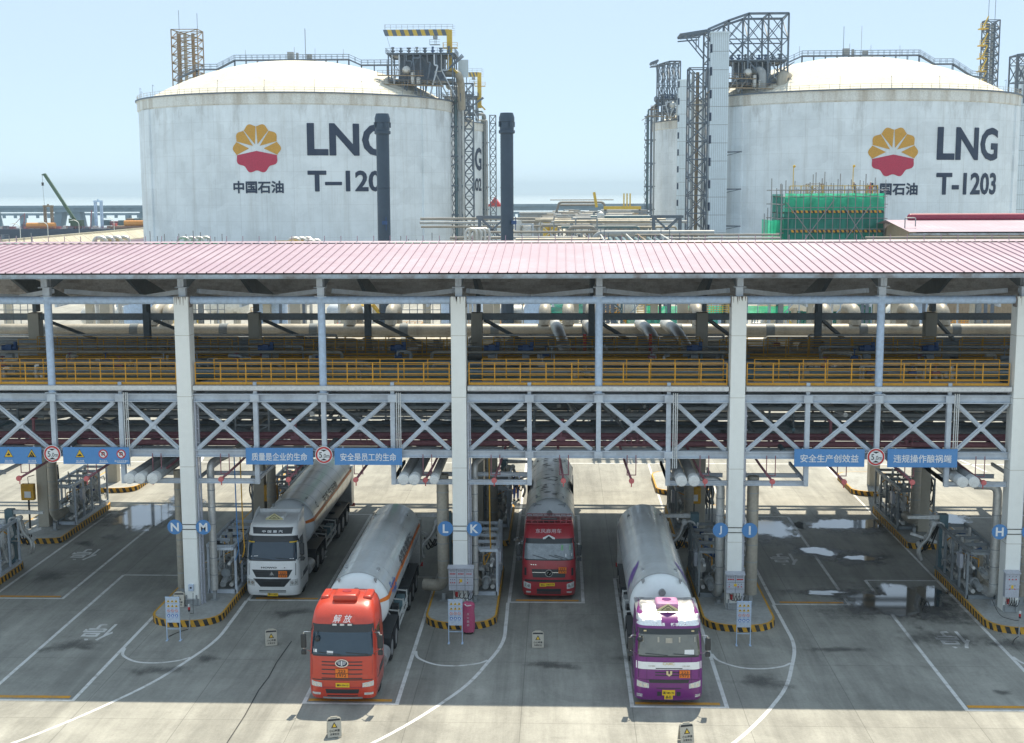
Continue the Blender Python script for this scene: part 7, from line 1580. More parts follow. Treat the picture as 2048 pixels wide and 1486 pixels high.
for i, z in enumerate((47.5, 51, 54.5, 58, 62.5)): m.box(132.2, 134.4, 373.5, 376, z, z+.3); rail_line(m, [(132.2, 373.5, z+.3), (134.6, 373.5, z+.3)], 1.2, 1, .08); m.bar((132.6, 373.4, z), (134.2, 373.4, z+3.4), .3)
m.build('landing_plate', 'cranyel', t, smooth=False)
for x, y, z0, z1, lb in ((-92.9, 381, 64.8, 70.5, 'left rod above the rusty vent tower'), (-87.6, 381, 64.8, 69.6, 'right rod above the rusty vent tower'), (135.0, 376, 65, 73.5, 'left rod above the right vent tower'), (136.8, 376, 65, 74, 'right rod above the right vent tower'), (-50.4, 349, 53, 61.2, 'thin rod at the middle of the left dome'), (90.2, 351, 53, 60.8, 'thin rod at the middle of the right dome')):
    m = MB(); m.tube((x, y, z0), (x, y, z1), .07, 5); tag(m.build('lightning_rod', 'lattice', None), lb, 'lightning rod', 'lightning rods')
t = thing('rim_equipment', 'small red pump and pipes at the left rim of the left tank', 'pump', (-90.0, 352, 41.9)); m = MB(); m.tube((-2.0, 0, .9), (-.4, 0, .9), .85, 12); m.tube((-1.2, 0, 0), (-1.2, 0, 2.3), .5, 10); m.build('pump_body', 'maroon', t); m = MB(); m.pipe([(0, 0, 0), (0, 0, 3.2), (2.5, 2, 3.2), (4.5, 4, 2.4)], .12, 6); m.pipe([(.6, 0, 0), (.6, 0, 2.0), (2.5, 2, 2.0)], .12, 6); m.build('pipe', 'lattice', t)
# bundles of vertical pipes down the flanks of the tanks
def pipe_bundle(label, xs, y, z1, seed, top, grp='pipe bundles down the tanks'):
    t = thing('pipe_bundle', label, 'pipe', (0, 0, 0), grp)
    for i, (x, r_, mt, dz) in enumerate(xs):
        m = MB(); m.pipe([(x, y-.3*i, 0), (x, y-.3*i, z1-dz), (x+top[0], y+top[1], z1-dz), (x+top[0], y+top[1], z1-dz+1.5)], r_, 10); m.build('pipe', mt, t)
    m = MB(); x0, x1 = xs[0][0]-1.3, xs[-1][0]+.5; z = 5
    while z < z1-3: m.bar((x0, y-.5, z), (x1, y-.5, z), .35, .4); m.bar((x0, y-.5, z-2.6), (x1-.4, y-.5, z), .28); z += 7.6
    m.bar((x0+.9, y+.4, 0), (x0+.9, y+.4, z1-3), .3); 
    k = 0
    while k*2.4 < z1-5: m.bar((x0+.1, y, k*2.4), (x0+.9, y, k*2.4+2.4), .16); m.bar((x0+.9, y, k*2.4), (x0+.1, y, k*2.4+2.4), .16); k += 1
    m.build('support_frame', 'lattice', t, smooth=False)
pipe_bundle('bundle of grey down pipes on the right flank of the left tank', [(-10.6, .38, 'pipeteal', 0), (-9.6, .55, 'pipegrey', 1.2), (-8.7, .28, 'alu', 3.2)], 345, 46.5, 1, (-3.0, -1))
pipe_bundle('bundle of down pipes on the flank of the tank lettered T-1202', [(-10.2, .32, 'pipeteal', 0), (-9.4, .5, 'pipegrey', 1), (-8.6, .24, 'alu', 3)], 456, 46.0, 2, (-3.0, -1))
pipe_bundle('bundle of dark down pipes left of the blank walled tank', [(45.6, .32, 'pipeteal', 1.4), (46.6, .4, 'lattice', .6), (47.5, .3, 'pipegrey', 0)], 440, 46.8, 3, (2.4, 2))
m = MB(); m.pipe([(-17, 338, 48.6), (-9.2, 338, 48.4), (-8.8, 340, 46), (-8.9, 344, 40)], .95, 14); tag(m.build('bent_duct', 'tanpipe', None), 'fat bent duct leaving the pump platform of the left tank', 'duct')
# right tank: steel portal, clad lift towers, lattice pipe tower
def portal(label, x0, x1, y0, y1, zb, zt, left, boom, w=.42):
    t = thing('crane_portal', label, 'steel frame', (0, 0, 0), 'steel portals on the tanks'); m = MB(); n = 4
    for y in (y0, y1):
        for i in range(n+1):
            x = x0+(x1-x0)*i/n; top = zt-max(0, left*(1-(x-x0)/(x1-x0)*2.2)); m.bar((x, y, zb), (x, y, top), w)
        for i in range(n):
            xa, xb = x0+(x1-x0)*i/n, x0+(x1-x0)*(i+1)/n; ta = zt-max(0, left*(1-(xa-x0)/(x1-x0)*2.2)); tb = zt-max(0, left*(1-(xb-x0)/(x1-x0)*2.2))
            m.bar((xa, y, ta), (xb, y, tb), w, w*1.3); m.bar((xa, y, zb+6), (xb, y, zb+6), w*.7); m.bar((xa, y, zb+11), (xb, y, zb+11), w*.7) if min(ta, tb) > zb+11 else None
            m.bar((xa, y, zb+6), (xb, y, min(tb, zb+11)), w*.6); m.bar((xb, y, zb+6), (xa, y, min(ta, zb+11)), w*.6); m.bar((xa, y, zb+11), (xb, y, tb), w*.5) if tb > zb+11.5 else None; m.bar((xb, y, zb+11), (xa, y, ta), w*.5) if ta > zb+11.5 else None
            if i in (2, 3): m.bar((xa, y, zb+6), (xb, y, zb+.5), w*.6)
    for i in range(n+1):
        x = x0+(x1-x0)*i/n; top = zt-max(0, left*(1-(x-x0)/(x1-x0)*2.2)); m.bar((x, y0, top), (x, y1, top), w*.8); m.bar((x, y0, zb+6), (x, y1, zb+6), w*.6); m.bar((x, y0, zb+11), (x, y1, top), w*.5)
    m.build('portal_frame', 'lattice', t, smooth=False)
    if boom:
        m = MB(); bz = boom[1]
        for y in (y0+2, y1-2): m.bar((boom[0], y, bz), (x0, y, bz+1.0), .4, .7); m.bar((boom[0]+2.2, y, bz-.2), (x0, y, bz-5.5), .28); m.bar((boom[0]+4.6, y, bz), (boom[0]+4.6, y, bz-3), .22); m.bar((boom[0], y, bz-.9), (boom[0]+5, y, bz-.5), .3)
        for i in range(4): xx = boom[0]+(x0-boom[0])*i/4; m.bar((xx, y0+2, bz), (xx, y1-2, bz), .3)
        m.build('boom_runway', 'lattice', t, smooth=False)
    return t
portal('tall dark steel portal frame over the left side of the right tank', 52.4, 71.7, 326, 336, 44.0, 61.0, 3.6, (45.7, 56.3))
portal('smaller dark steel portal frame on the blank walled tank', 48.6, 55.6, 436, 444, 42.5, 60.4, 1.0, (46.0, 60.0), .4)
pump_platform('dark pump platform with yellow gantries under the portal of the right tank', 57.5, 71.0, 327, 337, 42.0, 44.6, 50.4, 9)
pump_platform('dark pump platform under the small portal of the blank walled tank', 48.5, 55.5, 436, 446, 41.5, 44.0, 48.8, 11)
for x, r_ in ((65.6, .95), (70.3, 1.3)):
    m = MB(); m.pipe([(x, 325.4, 40.5), (x, 325.4, 47.6 if x < 68 else 46.5), (x+(-2 if x < 68 else 2), 329, 47.6 if x < 68 else 46)], r_, 14, 1.6); tag(m.build('bent_duct', 'pipegrey' if x < 68 else 'tanpipe', None), ('grey bent duct with a domed top' if x < 68 else 'fat brownish bent duct')+' at the rim of the right tank', 'duct')
def clad_tower(label, x0, x1, y0, y1, z1, win='left'):
    t = thing('stair_tower', label, 'tower', (x0, y0, 0), 'clad stair towers'); w, d = x1-x0, y1-y0
    m = MB(); m.box(0, w, 0, d, 0, z1); b_ = m.build('cladding', 'towerclad', t, smooth=False)
    m = MB(); z = 4
    while z < z1-1: m.box(-.03, w+.03, -.03, d+.03, z, z+.10); z += 4.35
    for i in range(1, 9): m.box(w*i/9-.02, w*i/9+.02, -.03, 0, 0, z1)
    m.build('panel_joint', 'midsteel', b_, smooth=False)
    m = MB(); z = 3.0
    while z < z1-2: m.box(-.14, .28, -.06, 1.2, z, z+2.0); z += 5.4
    m.build('window', 'navyink', t, smooth=False)
    m = MB(); m.box(-.2, w+.2, -.2, d+.2, z1, z1+.35); m.build('parapet', 'towerclad', t, smooth=False)
    return t
clad_tower('tall white clad stair tower in front of the right tank', 52.9, 57.2, 323.5, 328, 56.2)
clad_tower('white clad stair tower in front of the blank walled tank', 54.6, 58.9, 430, 434, 53.8)
clad_tower('white clad tower at the right edge of the picture', 152.2, 158, 398, 404, 54.5)
lat_thing('rusty blue lattice pipe tower left of the tall clad stair tower', 47.9, 52.4, 325, 330, 0, 48.2, 11, .34, pipes=[(49, 327, .38, 'pipegrey'), (50.2, 328, .42, 'latrust'), (51.5, 327, .3, 'pipegrey')])
t = thing('wall_bracket', 'dark brackets on the right tank wall beside the clad tower', 'bracket', (0, 0, 0)); m = MB()
for z in (10, 19, 28): m.bar((57, 326.5, z), (60.6, 323, z), .2, .3); m.bar((57, 326.5, z-.9), (60.6, 323, z), .14)
m.build('bracket_arm', 'lattice', t, smooth=False)
portal('steel frame cut by the right edge beside the vent tower', 146, 156, 384, 390, 43, 57, 0.5, None, .4)

# ------------------------------------------------------------------ stacks, scaffolds, buildings between the tanks and the canopy
for x, y, lb in ((-.82, 130, 'dark navy exhaust stack in front of the left tank'), (11.43, 130, 'dark navy exhaust stack standing against the sky between the tanks')):
    t = thing('exhaust_stack', lb, 'stack', (x, y, 0), 'exhaust stacks')
    m = MB(); m.lathe([(.64, 0), (.64, 18.9), (.67, 18.92), (.67, 19.0), (.64, 19.02), (.64, 24.4)], (0, 0, 0), 32); m.build('shaft', 'navy', t)
    m = MB(); m.lathe([(.74, 24.2), (.80, 24.25), (.80, 24.5), (.70, 24.55), (.70, 25.3), (.76, 25.35), (.76, 25.75), (.62, 26.2), (.56, 26.2), (.54, 25.4)], (0, 0, 0), 32)
    for i in range(4): a = i*math.pi/2+.5; m.cbox((.8*math.cos(a), .8*math.sin(a), 25.1), .16, .16, .5)
    m.build('cap_ring', 'navy', t)
    m = MB(); m.cbox((.15 if x < 0 else .7, -.62, 15.55), .5, .3, .35); m.tube((.3 if x < 0 else .85, -.7, 14.8), (.3 if x < 0 else .85, -.7, 16.1), .04, 6); m.build('sampling_box', 'bluestuff', t)
def net_panel(m, x0, x1, y, z0, z1, seed, nx=22, nz=8, amp=.06):
    rr = random.Random(seed); g = []
    for i in range(nz+1):
        for j in range(nx+1):
            u = j/nx; v = i/nz; g.append((x0+(x1-x0)*u, y+amp*math.sin(u*nx*1.3+seed)*math.sin(math.pi*v)+rr.gauss(0, amp*.3), z0+(z1-z0)*v-amp*.8*abs(math.sin(u*9))*(v == 1)))
    m.add(g, [(i*(nx+1)+j, i*(nx+1)+j+1, (i+1)*(nx+1)+j+1, (i+1)*(nx+1)+j) for i in range(nz) for j in range(nx)])
t = thing('scaffold_tower', 'scaffold tower wrapped in green net in front of the right tank', 'scaffold', (44.25, 165, -5.0)); t.scale = (1.27, 1.27, 1.27)
W_, D_ = 9.9, 6.5
m = MB()
for i in range(12):
    x = W_*i/11
    for y in (0, D_/2, D_): m.tube((x, y, 0), (x, y, 18.3+rnd.uniform(.2, 2.2)), .05, 5)
for i in range(14): z = 1.4*i+.4; m.tube((-.5, 0, z), (W_+.4, 0, z), .05, 5); m.tube((-.5, D_, z), (W_+.4, D_, z), .05, 5); m.tube((0, -.4, z), (0, D_+.3, z), .05, 5); m.tube((W_, -.4, z), (W_, D_+.3, z), .05, 5)
for i in range(15): x = -.1+i*.72; m.tube((x, -.24, 1), (x, -.24, 18.4+rnd.uniform(.1, 1.2)), .035, 5)
for i in range(16): z = 2.2+i*1.05; m.tube((-.2, -.24, z), (W_+.2, -.24, z), .032, 5)
for a, q in (((1, 12), (5, 17.6)), ((4.6, 12), (.4, 17.4)), ((5, 12), (8.6, 17.2)), ((9.2, 12), (6, 17)), ((1, 6), (5, 12)), ((9, 6), (5, 12))): m.tube((a[0], -.28, a[1]), (q[0], -.28, q[1]), .05, 5)
for i in range(5): x = -1.6+i*.32; m.tube((x, .5, 0), (x, .5, 15.6+rnd.uniform(.5, 2.4)), .05, 5)
m.build('scaffold_pole', 'scafpole', t)
m = MB(); net_panel(m, .3, W_, -.14, 16.5, 18.3, 1); o = m.build('bright_net', 'net', t, ang=180); m = MB(); net_panel(m, -1.3, .9, .25, 12.6, 15.7, 2, 10); m.add([(-1.3, .25, 12), (-1.3, 4, 12), (-1.3, 4, 15.7), (-1.3, .25, 15.7)], [(0, 1, 2, 3)]); m.build('bright_net', 'net', t, ang=180)
m = MB(); net_panel(m, .2, W_, -.10, 1.0, 16.5, 3, 26, 30, .07); net_panel(m, -1.3, .6, .3, 1.0, 12.6, 4, 10, 20, .06); net_panel(m, .2, W_, D_+.1, 1.0, 18.0, 5, 16, 12)
for x in (.1, W_+.05): m.add([(x, -.1, 1), (x, D_+.1, 1), (x, D_+.1, 18.2), (x, -.1, 18.2)], [(0, 1, 2, 3)])
m.build('dark_net', 'netdark', t, ang=180)
m = MB()
for z in (16.5, 14.6, 12.75):
    n = 40; x0 = -.2 if z < 14 else 1.0
    for i in range(n):
        m.cur = i % 2; xa = x0+(W_-x0)*i/n; xb = x0+(W_-x0)*(i+1)/n; m.add([(xa, -.2, z-.12), (xb, -.2, z-.12), (xb-.1, -.2, z+.12), (xa-.1, -.2, z+.12), (xa, -.17, z-.12), (xb, -.17, z-.12), (xb-.1, -.17, z+.12), (xa-.1, -.17, z+.12)], [(0, 1, 2, 3), (7, 6, 5, 4), (3, 2, 6, 7), (0, 4, 5, 1)])
m.build('toe_board', ['kerby', 'kerbk'], t, smooth=False)
m = MB(); m.box(.1, W_-.05, 0, D_, 17.9, 18.0); m.box(.1, W_-.05, .1, D_, 16.3, 16.38); m.box(.1, W_-.05, .1, D_, 14.4, 14.48); m.build('scaffold_deck', 'tanwall', t, smooth=False)
m = MB(); rail_line(m, [(.8, .2, 18.1), (W_-.6, .2, 18.1)], .9, 1.0, .05); rail_line(m, [(W_-.6, .2, 18.1), (W_-.6, D_, 18.1)], .9, 1.0, .05)
for x in (1.1, 6.9): m.bar((x, .3, 18.0), (x, .3, 20.9), .07); m.sphere((x+.05, .2, 20.9), .14, 8)
m.build('top_railing', 'cranyel', t, smooth=False)
m = MB(); lattice(m, 2.7, 4.2, 1, 2.2, 18.1, 19.2, 1, .06); m.build('rebar_cage', 'latrust', t, smooth=False)
person('worker in grey with a white helmet on top of the green scaffold', (44.25+9.3, 166.5, 17.87), -60, 'greycloth', .25)
person('worker in an orange red jacket on top of the green scaffold', (44.25+11.1, 166.2, 17.87), 80, 'orangecloth', .05)
t = thing('sheet_building', 'building with a sloping pink sheet roof behind the green scaffold', 'building', (56.0, 150, 0))
m = MB(); m.box(1.2, 34, .4, 16, 0, 13.7); 
for i in range(110): m.box(1.2+i*.3, 1.28+i*.3, .34, .4, 0, 13.6)
m.prism([(.4, 0), (.4, 13.7), (11, 14.9), (16, 13.7), (16, 0)], 1.14, 1.22, 'yz'); m.build('wall', 'tanwall', t, smooth=False)
m = MB(); n = 46
for a, q in (((-.6, 13.9), (10.5, 15.0)), ((10.5, 15.0), (22, 13.6))):
    for i in range(n): x0 = -.0+i*.75+.0; m.cur = 0; m.add([(x0, a[0], a[1]), (x0+.68, a[0], a[1]), (x0+.68, q[0], q[1]), (x0, q[0], q[1])], [(0, 1, 2, 3)]); m.cur = 1; m.add([(x0+.68, a[0], a[1]), (x0+.75, a[0], a[1]), (x0+.75, q[0], q[1]), (x0+.68, q[0], q[1])], [(0, 1, 2, 3)])
m.build('roof_sheet', ['roofpink', 'roofseam'], t, smooth=False)
m = MB(); m.box(0, 34.5, -.64, -.55, 13.5, 13.76); m.build('eave_trim', 'eavetrim', t, smooth=False)
m = MB(); m.tube((3.0, 10.5, 15.3), (36, 10.5, 15.3), .46, 20); m.sphere((3.0, 10.5, 15.3), .45, 14); m.build('ridge_vent', 'maroonroof', t)
m = MB(); m.pipe([(.4, 3, 14), (.4, 3, 15.4), (1.6, 3, 15.4), (1.6, 3, 14.4)], .07, 6); m.build('roof_ladder_hoop', 'pipegrey', t)
def net_scaffold(label, x0, x1, y, z, seed):
    t = thing('netted_scaffold', label, 'scaffold', (x0, y, 0), 'netted scaffolds behind the ridge'); L = x1-x0; m = MB()
    for i in range(max(4, int(L/.55))+1): x = L*i/max(4, int(L/.55)); m.tube((x, 0, 0), (x, 0, z+rnd.uniform(.1, .9)), .035, 5)
    for k in range(8): m.tube((0, 0, z-.1-k*1.7), (L, 0, z-.1-k*1.7), .035, 5)
    m.build('scaffold_pole', 'scafpole', t); m = MB(); net_panel(m, 0, L, -.06, z-3.5, z, seed, 16, 5, .05); m.build('net', 'net', t, ang=180)
net_scaffold('low strip of green net behind the ridge at the left edge', -30, -24.2, 100, 14.75, 1)
net_scaffold('low strip of green net before the left tank emblem', -14.9, -9.3, 100, 14.78, 2)
net_scaffold('low strip of green net right of the left stack', 3.9, 7.5, 100, 14.75, 3)
def arches(label, x0, n, y, z, r_, dx, mt='alu'):
    t = thing('arched_pipe_row', label, 'pipe', (x0, y, 0), 'rows of arched pipes behind the ridge')
    for i in range(n): m = MB(); m.pipe([(i*dx, i*.25, 0), (i*dx, i*.25, z), (i*dx+.95, i*.25, z), (i*dx+.95, i*.25, z-2)], r_, 8, .45); m.build('arched_pipe', mt, t)
arches('four arched white pipes at the left above the ridge', -19.3, 4, 100, 15.15, .16, .52); arches('arched pipes below the flower emblem of the left tank', -4.2, 3, 100, 15.05, .13, .45); arches('arched pipes above the middle green net strip', -13.1, 4, 101, 15.1, .11, .5); arches('arched pipes left of the left stack', .2-3.2, 2, 100, 14.9, .12, .4); arches('nested arched pipes right of the left stack', 8.6, 4, 112, 15.4, .12, .35)
for x0, x1, y, z, lb in ((-18.4, -15.2, 99, 14.75, 'left of the first green net'), (-5.0, -2.8, 99, 14.85, 'below the flower emblem of the left tank'), (7.6, 9.0, 105, 14.6, 'between the two stacks')):
    t = thing('yellow_platform', 'small yellow railed platform '+lb, 'platform', (x0, y, 0), 'yellow platforms behind the ridge'); m = MB(); m.box(0, x1-x0, 0, 2, z-1.2, z-1.05); rail_line(m, [(0, 0, z-1.05), (x1-x0, 0, z-1.05)], 1.1, .22, .03); m.build('deck', 'cranyel', t, smooth=False)
    m = MB(); m.bar((.2, .4, 0), (.2, .4, z-1.2), .2); m.bar((x1-x0-.2, .4, 0), (x1-x0-.2, .4, z-1.2), .2); m.build('leg', 'lattice', t, smooth=False)
# pipe racks and process plant between the two tanks
def pipe_group(label, specs, grp):
    t = thing('pipe_bridge', label, 'pipe rack', (0, 0, 0), grp); xs = [p[0] for s in specs for p in s[0]]; ys = [p[1] for s in specs for p in s[0]]; zs_ = [p[2] for s in specs for p in s[0]]
    for pts, r_, mt in specs: m = MB(); m.pipe(pts, r_, 10, r_*2.5); m.build('pipe', mt, t)
    m = MB(); x0, x1 = min(xs), max(xs); y = sum(ys)/len(ys); z = min(zs_)
    k = max(2, int((x1-x0)/5))
    for i in range(k+1): x = x0+(x1-x0)*i/k; m.bar((x, y-.9, 0), (x, y-.9, z), .25); m.bar((x, y+.9, 0), (x, y+.9, z), .25); m.bar((x, y-1.4, z-.3), (x, y+1.4, z-.3), .25); m.bar((x, y-1.4, z-2), (x, y+1.4, z-2), .25)
    m.build('rack_frame', 'lattice', t, smooth=False); return t
G_ = 'pipe bridges between the tanks'
pipe_group('long pair of pale pipes between the stacks and the right tank', [([(-9, 240, 13.7), (21, 240, 13.7)], .22, 'alumid'), ([(-9, 239, 13.0), (14, 239, 13.0), (15, 239, 12), (15, 239, 9)], .25, 'pipegrey'), ([(-9, 241, 12.2), (20, 241, 12.2)], .2, 'alumid'), ([(7, 238.5, 13.2), (12, 238.5, 13.2), (12.6, 238.5, 11)], .16, 'alumid')], G_)
pipe_group('thick grey pipe running to the foot of the clad stair tower', [([(20.6, 170, 11.2), (21.4, 170, 13.2), (36.5, 170, 13.2)], .36, 'pipegrey'), ([(7, 172, 13.3), (22, 172, 13.3)], .16, 'alumid'), ([(7, 171.5, 12.6), (19, 171.5, 12.6)], .18, 'pipegrey')], G_)
pipe_group('pipe loop arched over the rack in the middle of the gap', [([(17.9, 180, 11), (17.9, 180, 13.7), (21.4, 180, 13.7), (21.4, 180, 11.2)], .24, 'alumid'), ([(19.6, 181, 11), (19.6, 181, 13.0), (21.0, 181, 13.0), (21, 181, 11.6)], .18, 'pipegrey')], G_)
pipe_group('bundle of grimy tan pipes just above the canopy ridge in the middle', [([(11.6, 150, 13.05), (22.2, 150, 13.05)], .26, 'tanpipe'), ([(11.6, 149, 12.6), (22.2, 149, 12.6)], .22, 'tanpipe'), ([(4, 150.5, 13.3), (11, 150.5, 13.3)], .16, 'alumid')], G_)
pipe_group('long thin pipes with yellow lines left of the green scaffold', [([(27, 128, 14.0), (38, 128, 14.0)], .12, 'pipegrey'), ([(22, 127, 13.7), (38, 127, 13.7)], .09, 'cranyel'), ([(24, 128.6, 14.3), (38, 128.6, 14.3)], .10, 'alumid')], G_)
pipe_group('long thin pipes with yellow lines below the pink roofed building', [([(44, 118, 14.1), (66, 118, 14.1)], .12, 'pipegrey'), ([(44, 117, 13.8), (66, 117, 13.8)], .09, 'cranyel'), ([(44, 118.6, 14.35), (66, 118.6, 14.35)], .10, 'alumid')], G_)
pipe_group('far arched pipes before the shore between the tanks', [([(15.5, 330, 13), (16.3, 330, 15.9), (27.4, 330, 15.9), (28.6, 330, 12)], .30, 'alumid'), ([(16.5, 331, 15.2), (26, 331, 15.2)], .25, 'alumid'), ([(14, 332, 16.5), (30, 332, 16.5)], .14, 'pipegrey')], G_)
t = thing('plant_gantry', 'steel plant frame carrying pipes before the clad stair tower', 'steel frame', (22.2, 215, 0)); m = MB(); lattice(m, 0, 9, 0, 5, 0, 15.2, 5, .22, .16, False); m.build('frame', 'midsteel', t, smooth=False)
for z, r_ in ((14.4, .32), (13.6, .28), (12.8, .3)): m = MB(); m.tube((-.6, -.4, z), (9.5, -.4, z), r_, 10); m.build('pipe', 'pipeteal', t)
m = MB(); m.tube((1.0, -2, 8), (1.0, -2, 14.7), .62, 16); m.sphere((1.0, -2, 14.7), .62, 14); tag(m.build('upright_vessel', 'alu', None), 'upright silver vessel beside the plant frame', 'vessel'); bpy.context.scene.objects['upright_vessel'].location = (22.2, 215, 0)
t = thing('yellow_crane_beam', 'yellow gantry beam with short posts far between the tanks', 'crane', (26.5, 300, 0)); m = MB(); m.box(0, 8.5, 0, 1.4, 14.5, 15.2)
for x in (4.6, 5.3, 6.0): m.box(x-.15, x+.15, .4, .8, 15.2, 18.1)
m.bar((-1.6, .7, 15), (-2.2, .7, 18.4), .6); m.build('beam', 'cranyel', t, smooth=False); m = MB(); m.bar((.3, .7, 0), (.3, .7, 14.5), .4); m.bar((8.2, .7, 0), (8.2, .7, 14.5), .4); m.build('leg', 'lattice', t, smooth=False)
for x0, y, w, h, lb, mt in ((6.5, 330, 9, 13.6, 'low grey plant building right of the right stack', 'pipegrey'), (-9.2, 470, 4.5, 14.0, 'far pale building with a red roof left of the right stack', 'towerclad'), (30, 420, 14, 13.0, 'far tan plant building left of the blank walled tank', 'tanwall')):
    t = thing('plant_building', lb, 'building', (x0, y, 0), 'plant buildings'); m = MB(); m.box(0, w, 0, 8, 0, h-.6); m.build('wall', mt, t, smooth=False); m = MB()
    if 'red' in lb: m.prism([(-.4, h-.6), (w/2, h+2.6), (w+.4, h-.6)], -.3, 8.3, 'xz')
    else: m.box(-.3, w+.3, -.3, 8.3, h-.6, h-.2)
    m.build('roof', 'red' if 'red' in lb else 'pipegrey', t, smooth=False)
rq = random.Random(55)
for k in range(16):
    y = 185+k*13; x0 = 6+y*.012; x1 = x0+rq.uniform(9, 17)+y*.02; xs0 = rq.uniform(0, 8); z = 18.4-y*(.0215-.00042*k*1.1)-rq.uniform(0, .5)
    sp = [([(x0+xs0, y, z), (x1+xs0, y, z)], rq.uniform(.14, .28), rq.choice(['tanpipe', 'alumid', 'pipegrey'])), ([(x0+xs0+1, y+.8, z-.8), (x1+xs0-1.5, y+.8, z-.8), (x1+xs0-1.5, y+.8, z-3)], rq.uniform(.12, .25), rq.choice(['alumid', 'pipegrey', 'pipeteal', 'tanpipe'])), ([(x0+xs0+3, y-.5, z-2), (x0+xs0+3, y-.5, z+.5), (x0+xs0+6, y-.5, z+.5), (x0+xs0+6, y-.5, z-2)], rq.uniform(.1, .2), rq.choice(['alumid', 'tanpipe', 'midsteel']))]
    pipe_group(['grimy', 'tangled', 'loose', 'crowded'][k % 4]+' rack of pipes between the tanks, '+['nearest the ridge', 'second nearest the ridge', 'third nearest the ridge', 'fourth nearest the ridge', 'fifth nearest the ridge', 'sixth nearest the ridge', 'seventh nearest the ridge', 'eighth nearest the ridge', 'eighth nearest the shore', 'seventh nearest the shore', 'sixth nearest the shore', 'fifth nearest the shore', 'fourth nearest the shore', 'third nearest the shore', 'second nearest the shore', 'nearest the shore'][k], sp, 'pipe racks between the tanks')
    if k % 2:
        t = thing('plant_unit', 'small plant unit among the pipe racks, '+['nearest the ridge', 'second from the ridge', 'third from the ridge', 'fourth from the ridge', 'fourth from the shore', 'third from the shore', 'second from the shore', 'nearest the shore'][k//2], 'plant unit', (x0+rq.uniform(0, 14), y+3, 0), 'plant units among the racks'); m = MB(); h = z-.4; lattice(m, 0, 3.5, 0, 3, 0, h, 4, .2, .12); m.build('frame', rq.choice(['lattice', 'steel', 'latrust']), t, smooth=False)
        m = MB(); m.tube((1.2, 1.5, h-2.4), (1.2, 1.5, h+.6), .6, 10); m.cbox((2.6, 1.5, h-1), 1.2, 1.4, 1.5); m.build('vessel', rq.choice(['alu', 'tanwall', 'vessel', 'maroon', 'cranyel']), t)
for x0, y, lb in ((30.2, 190, 'dark braced trestle left of the clad stair tower foot'), (4.9, 190, 'dark braced trestle between the left tank and the right stack')):
    t = thing('pipe_trestle', lb, 'trestle', (x0, y, 0), 'dark braced trestles'); m = MB()
    for x in (0, 3.8):
        for yy in (0, 2.5): m.bar((x, yy, 0), (x, yy, 14.9), .3)
    for yy in (0, 2.5): m.bar((-.4, yy, 14.9), (4.2, yy, 14.9), .35, .4); m.bar((.2, yy, 11.5), (3.6, yy, 14.7), .2); m.bar((3.6, yy, 11.5), (.2, yy, 14.7), .2); m.bar((0, yy, 11.3), (3.8, yy, 11.3), .25)
    m.build('trestle_frame', 'lattice', t, smooth=False)
t = thing('pipe_deck', 'deck of dark parallel pipes with pale rails running away behind the ridge', 'pipe rack', (0, 0, 0))
for i in range(9): m = MB(); x = 20.9+i*.62; m.tube((x, 96, 13.55), (x, 128, 14.0), .17, 8); m.build('pipe', 'pipeteal', t)
for x in (20.6, 23.1, 24.2, 26.4): m = MB(); m.tube((x, 96, 13.95), (x, 128, 14.4), .07, 6); m.build('rail', 'alu' if x != 24.2 else 'latrust', t)
m = MB()
for y in (97, 107, 117, 127):
    for x in (20.6, 26.4): m.bar((x, y, 0), (x, y, 14.0), .25)
    m.bar((20.4, y, 13.2), (26.6, y, 13.2), .25); m.bar((20.6, y, 14), (20.6, y, 15.2), .06); m.bar((26.4, y, 14), (26.4, y, 15.2), .06)
m.build('deck_frame', 'lattice', t, smooth=False)
# ground level process plant seen through the open canopy
rr = random.Random(21); WN = ['far left', 'left of the N column', 'just left of the N column', 'just right of the N column', 'above the white truck', 'left of the L column', 'right of the K column', 'above the dark red truck', 'behind the central post', 'left of the J column', 'right of the I column', 'above the right banners', 'left of the H column', 'far right']
xs_ = [-30, -24, -17, -8.5, -3, 5, 13.5, 17, 22, 27.5, 34, 40, 47, 55]
for i, x in enumerate(xs_):
    y = rr.uniform(128, 158)
    t = thing('process_vessel', f'horizontal white process vessel on saddles beyond the rack, {WN[i]}', 'vessel', (x, y, 0), 'white vessels beyond the rack'); L = rr.uniform(3.0, 5.2); r_ = rr.uniform(.8, 1.35); z = rr.uniform(4.5, 7.5)
    m = MB(); m.lathe([(.02, -L/2-r_*.5), (r_*.6, -L/2-r_*.4), (r_*.95, -L/2-r_*.1), (r_, -L/2), (r_, L/2), (r_*.95, L/2+r_*.1), (r_*.6, L/2+r_*.4), (.02, L/2+r_*.5)], (0, 0, z), 20, 'x'); m.build('shell', rr.choice(['vessel', 'vessel', 'alu', 'steel']), t)
    m = MB()
    for sx in (-L*.3, L*.3): m.box(sx-.2, sx+.2, -r_*.8, r_*.8, 0, z-r_*.6)
    m.tube((0, 0, z+r_), (0, 0, z+r_+.6), .25, 10); m.pipe([(L*.3, 0, z+r_), (L*.3, 0, z+r_+1), (L*.3+2, 0, z+r_+1)], .14, 8); m.build('saddle', 'tancol', t)
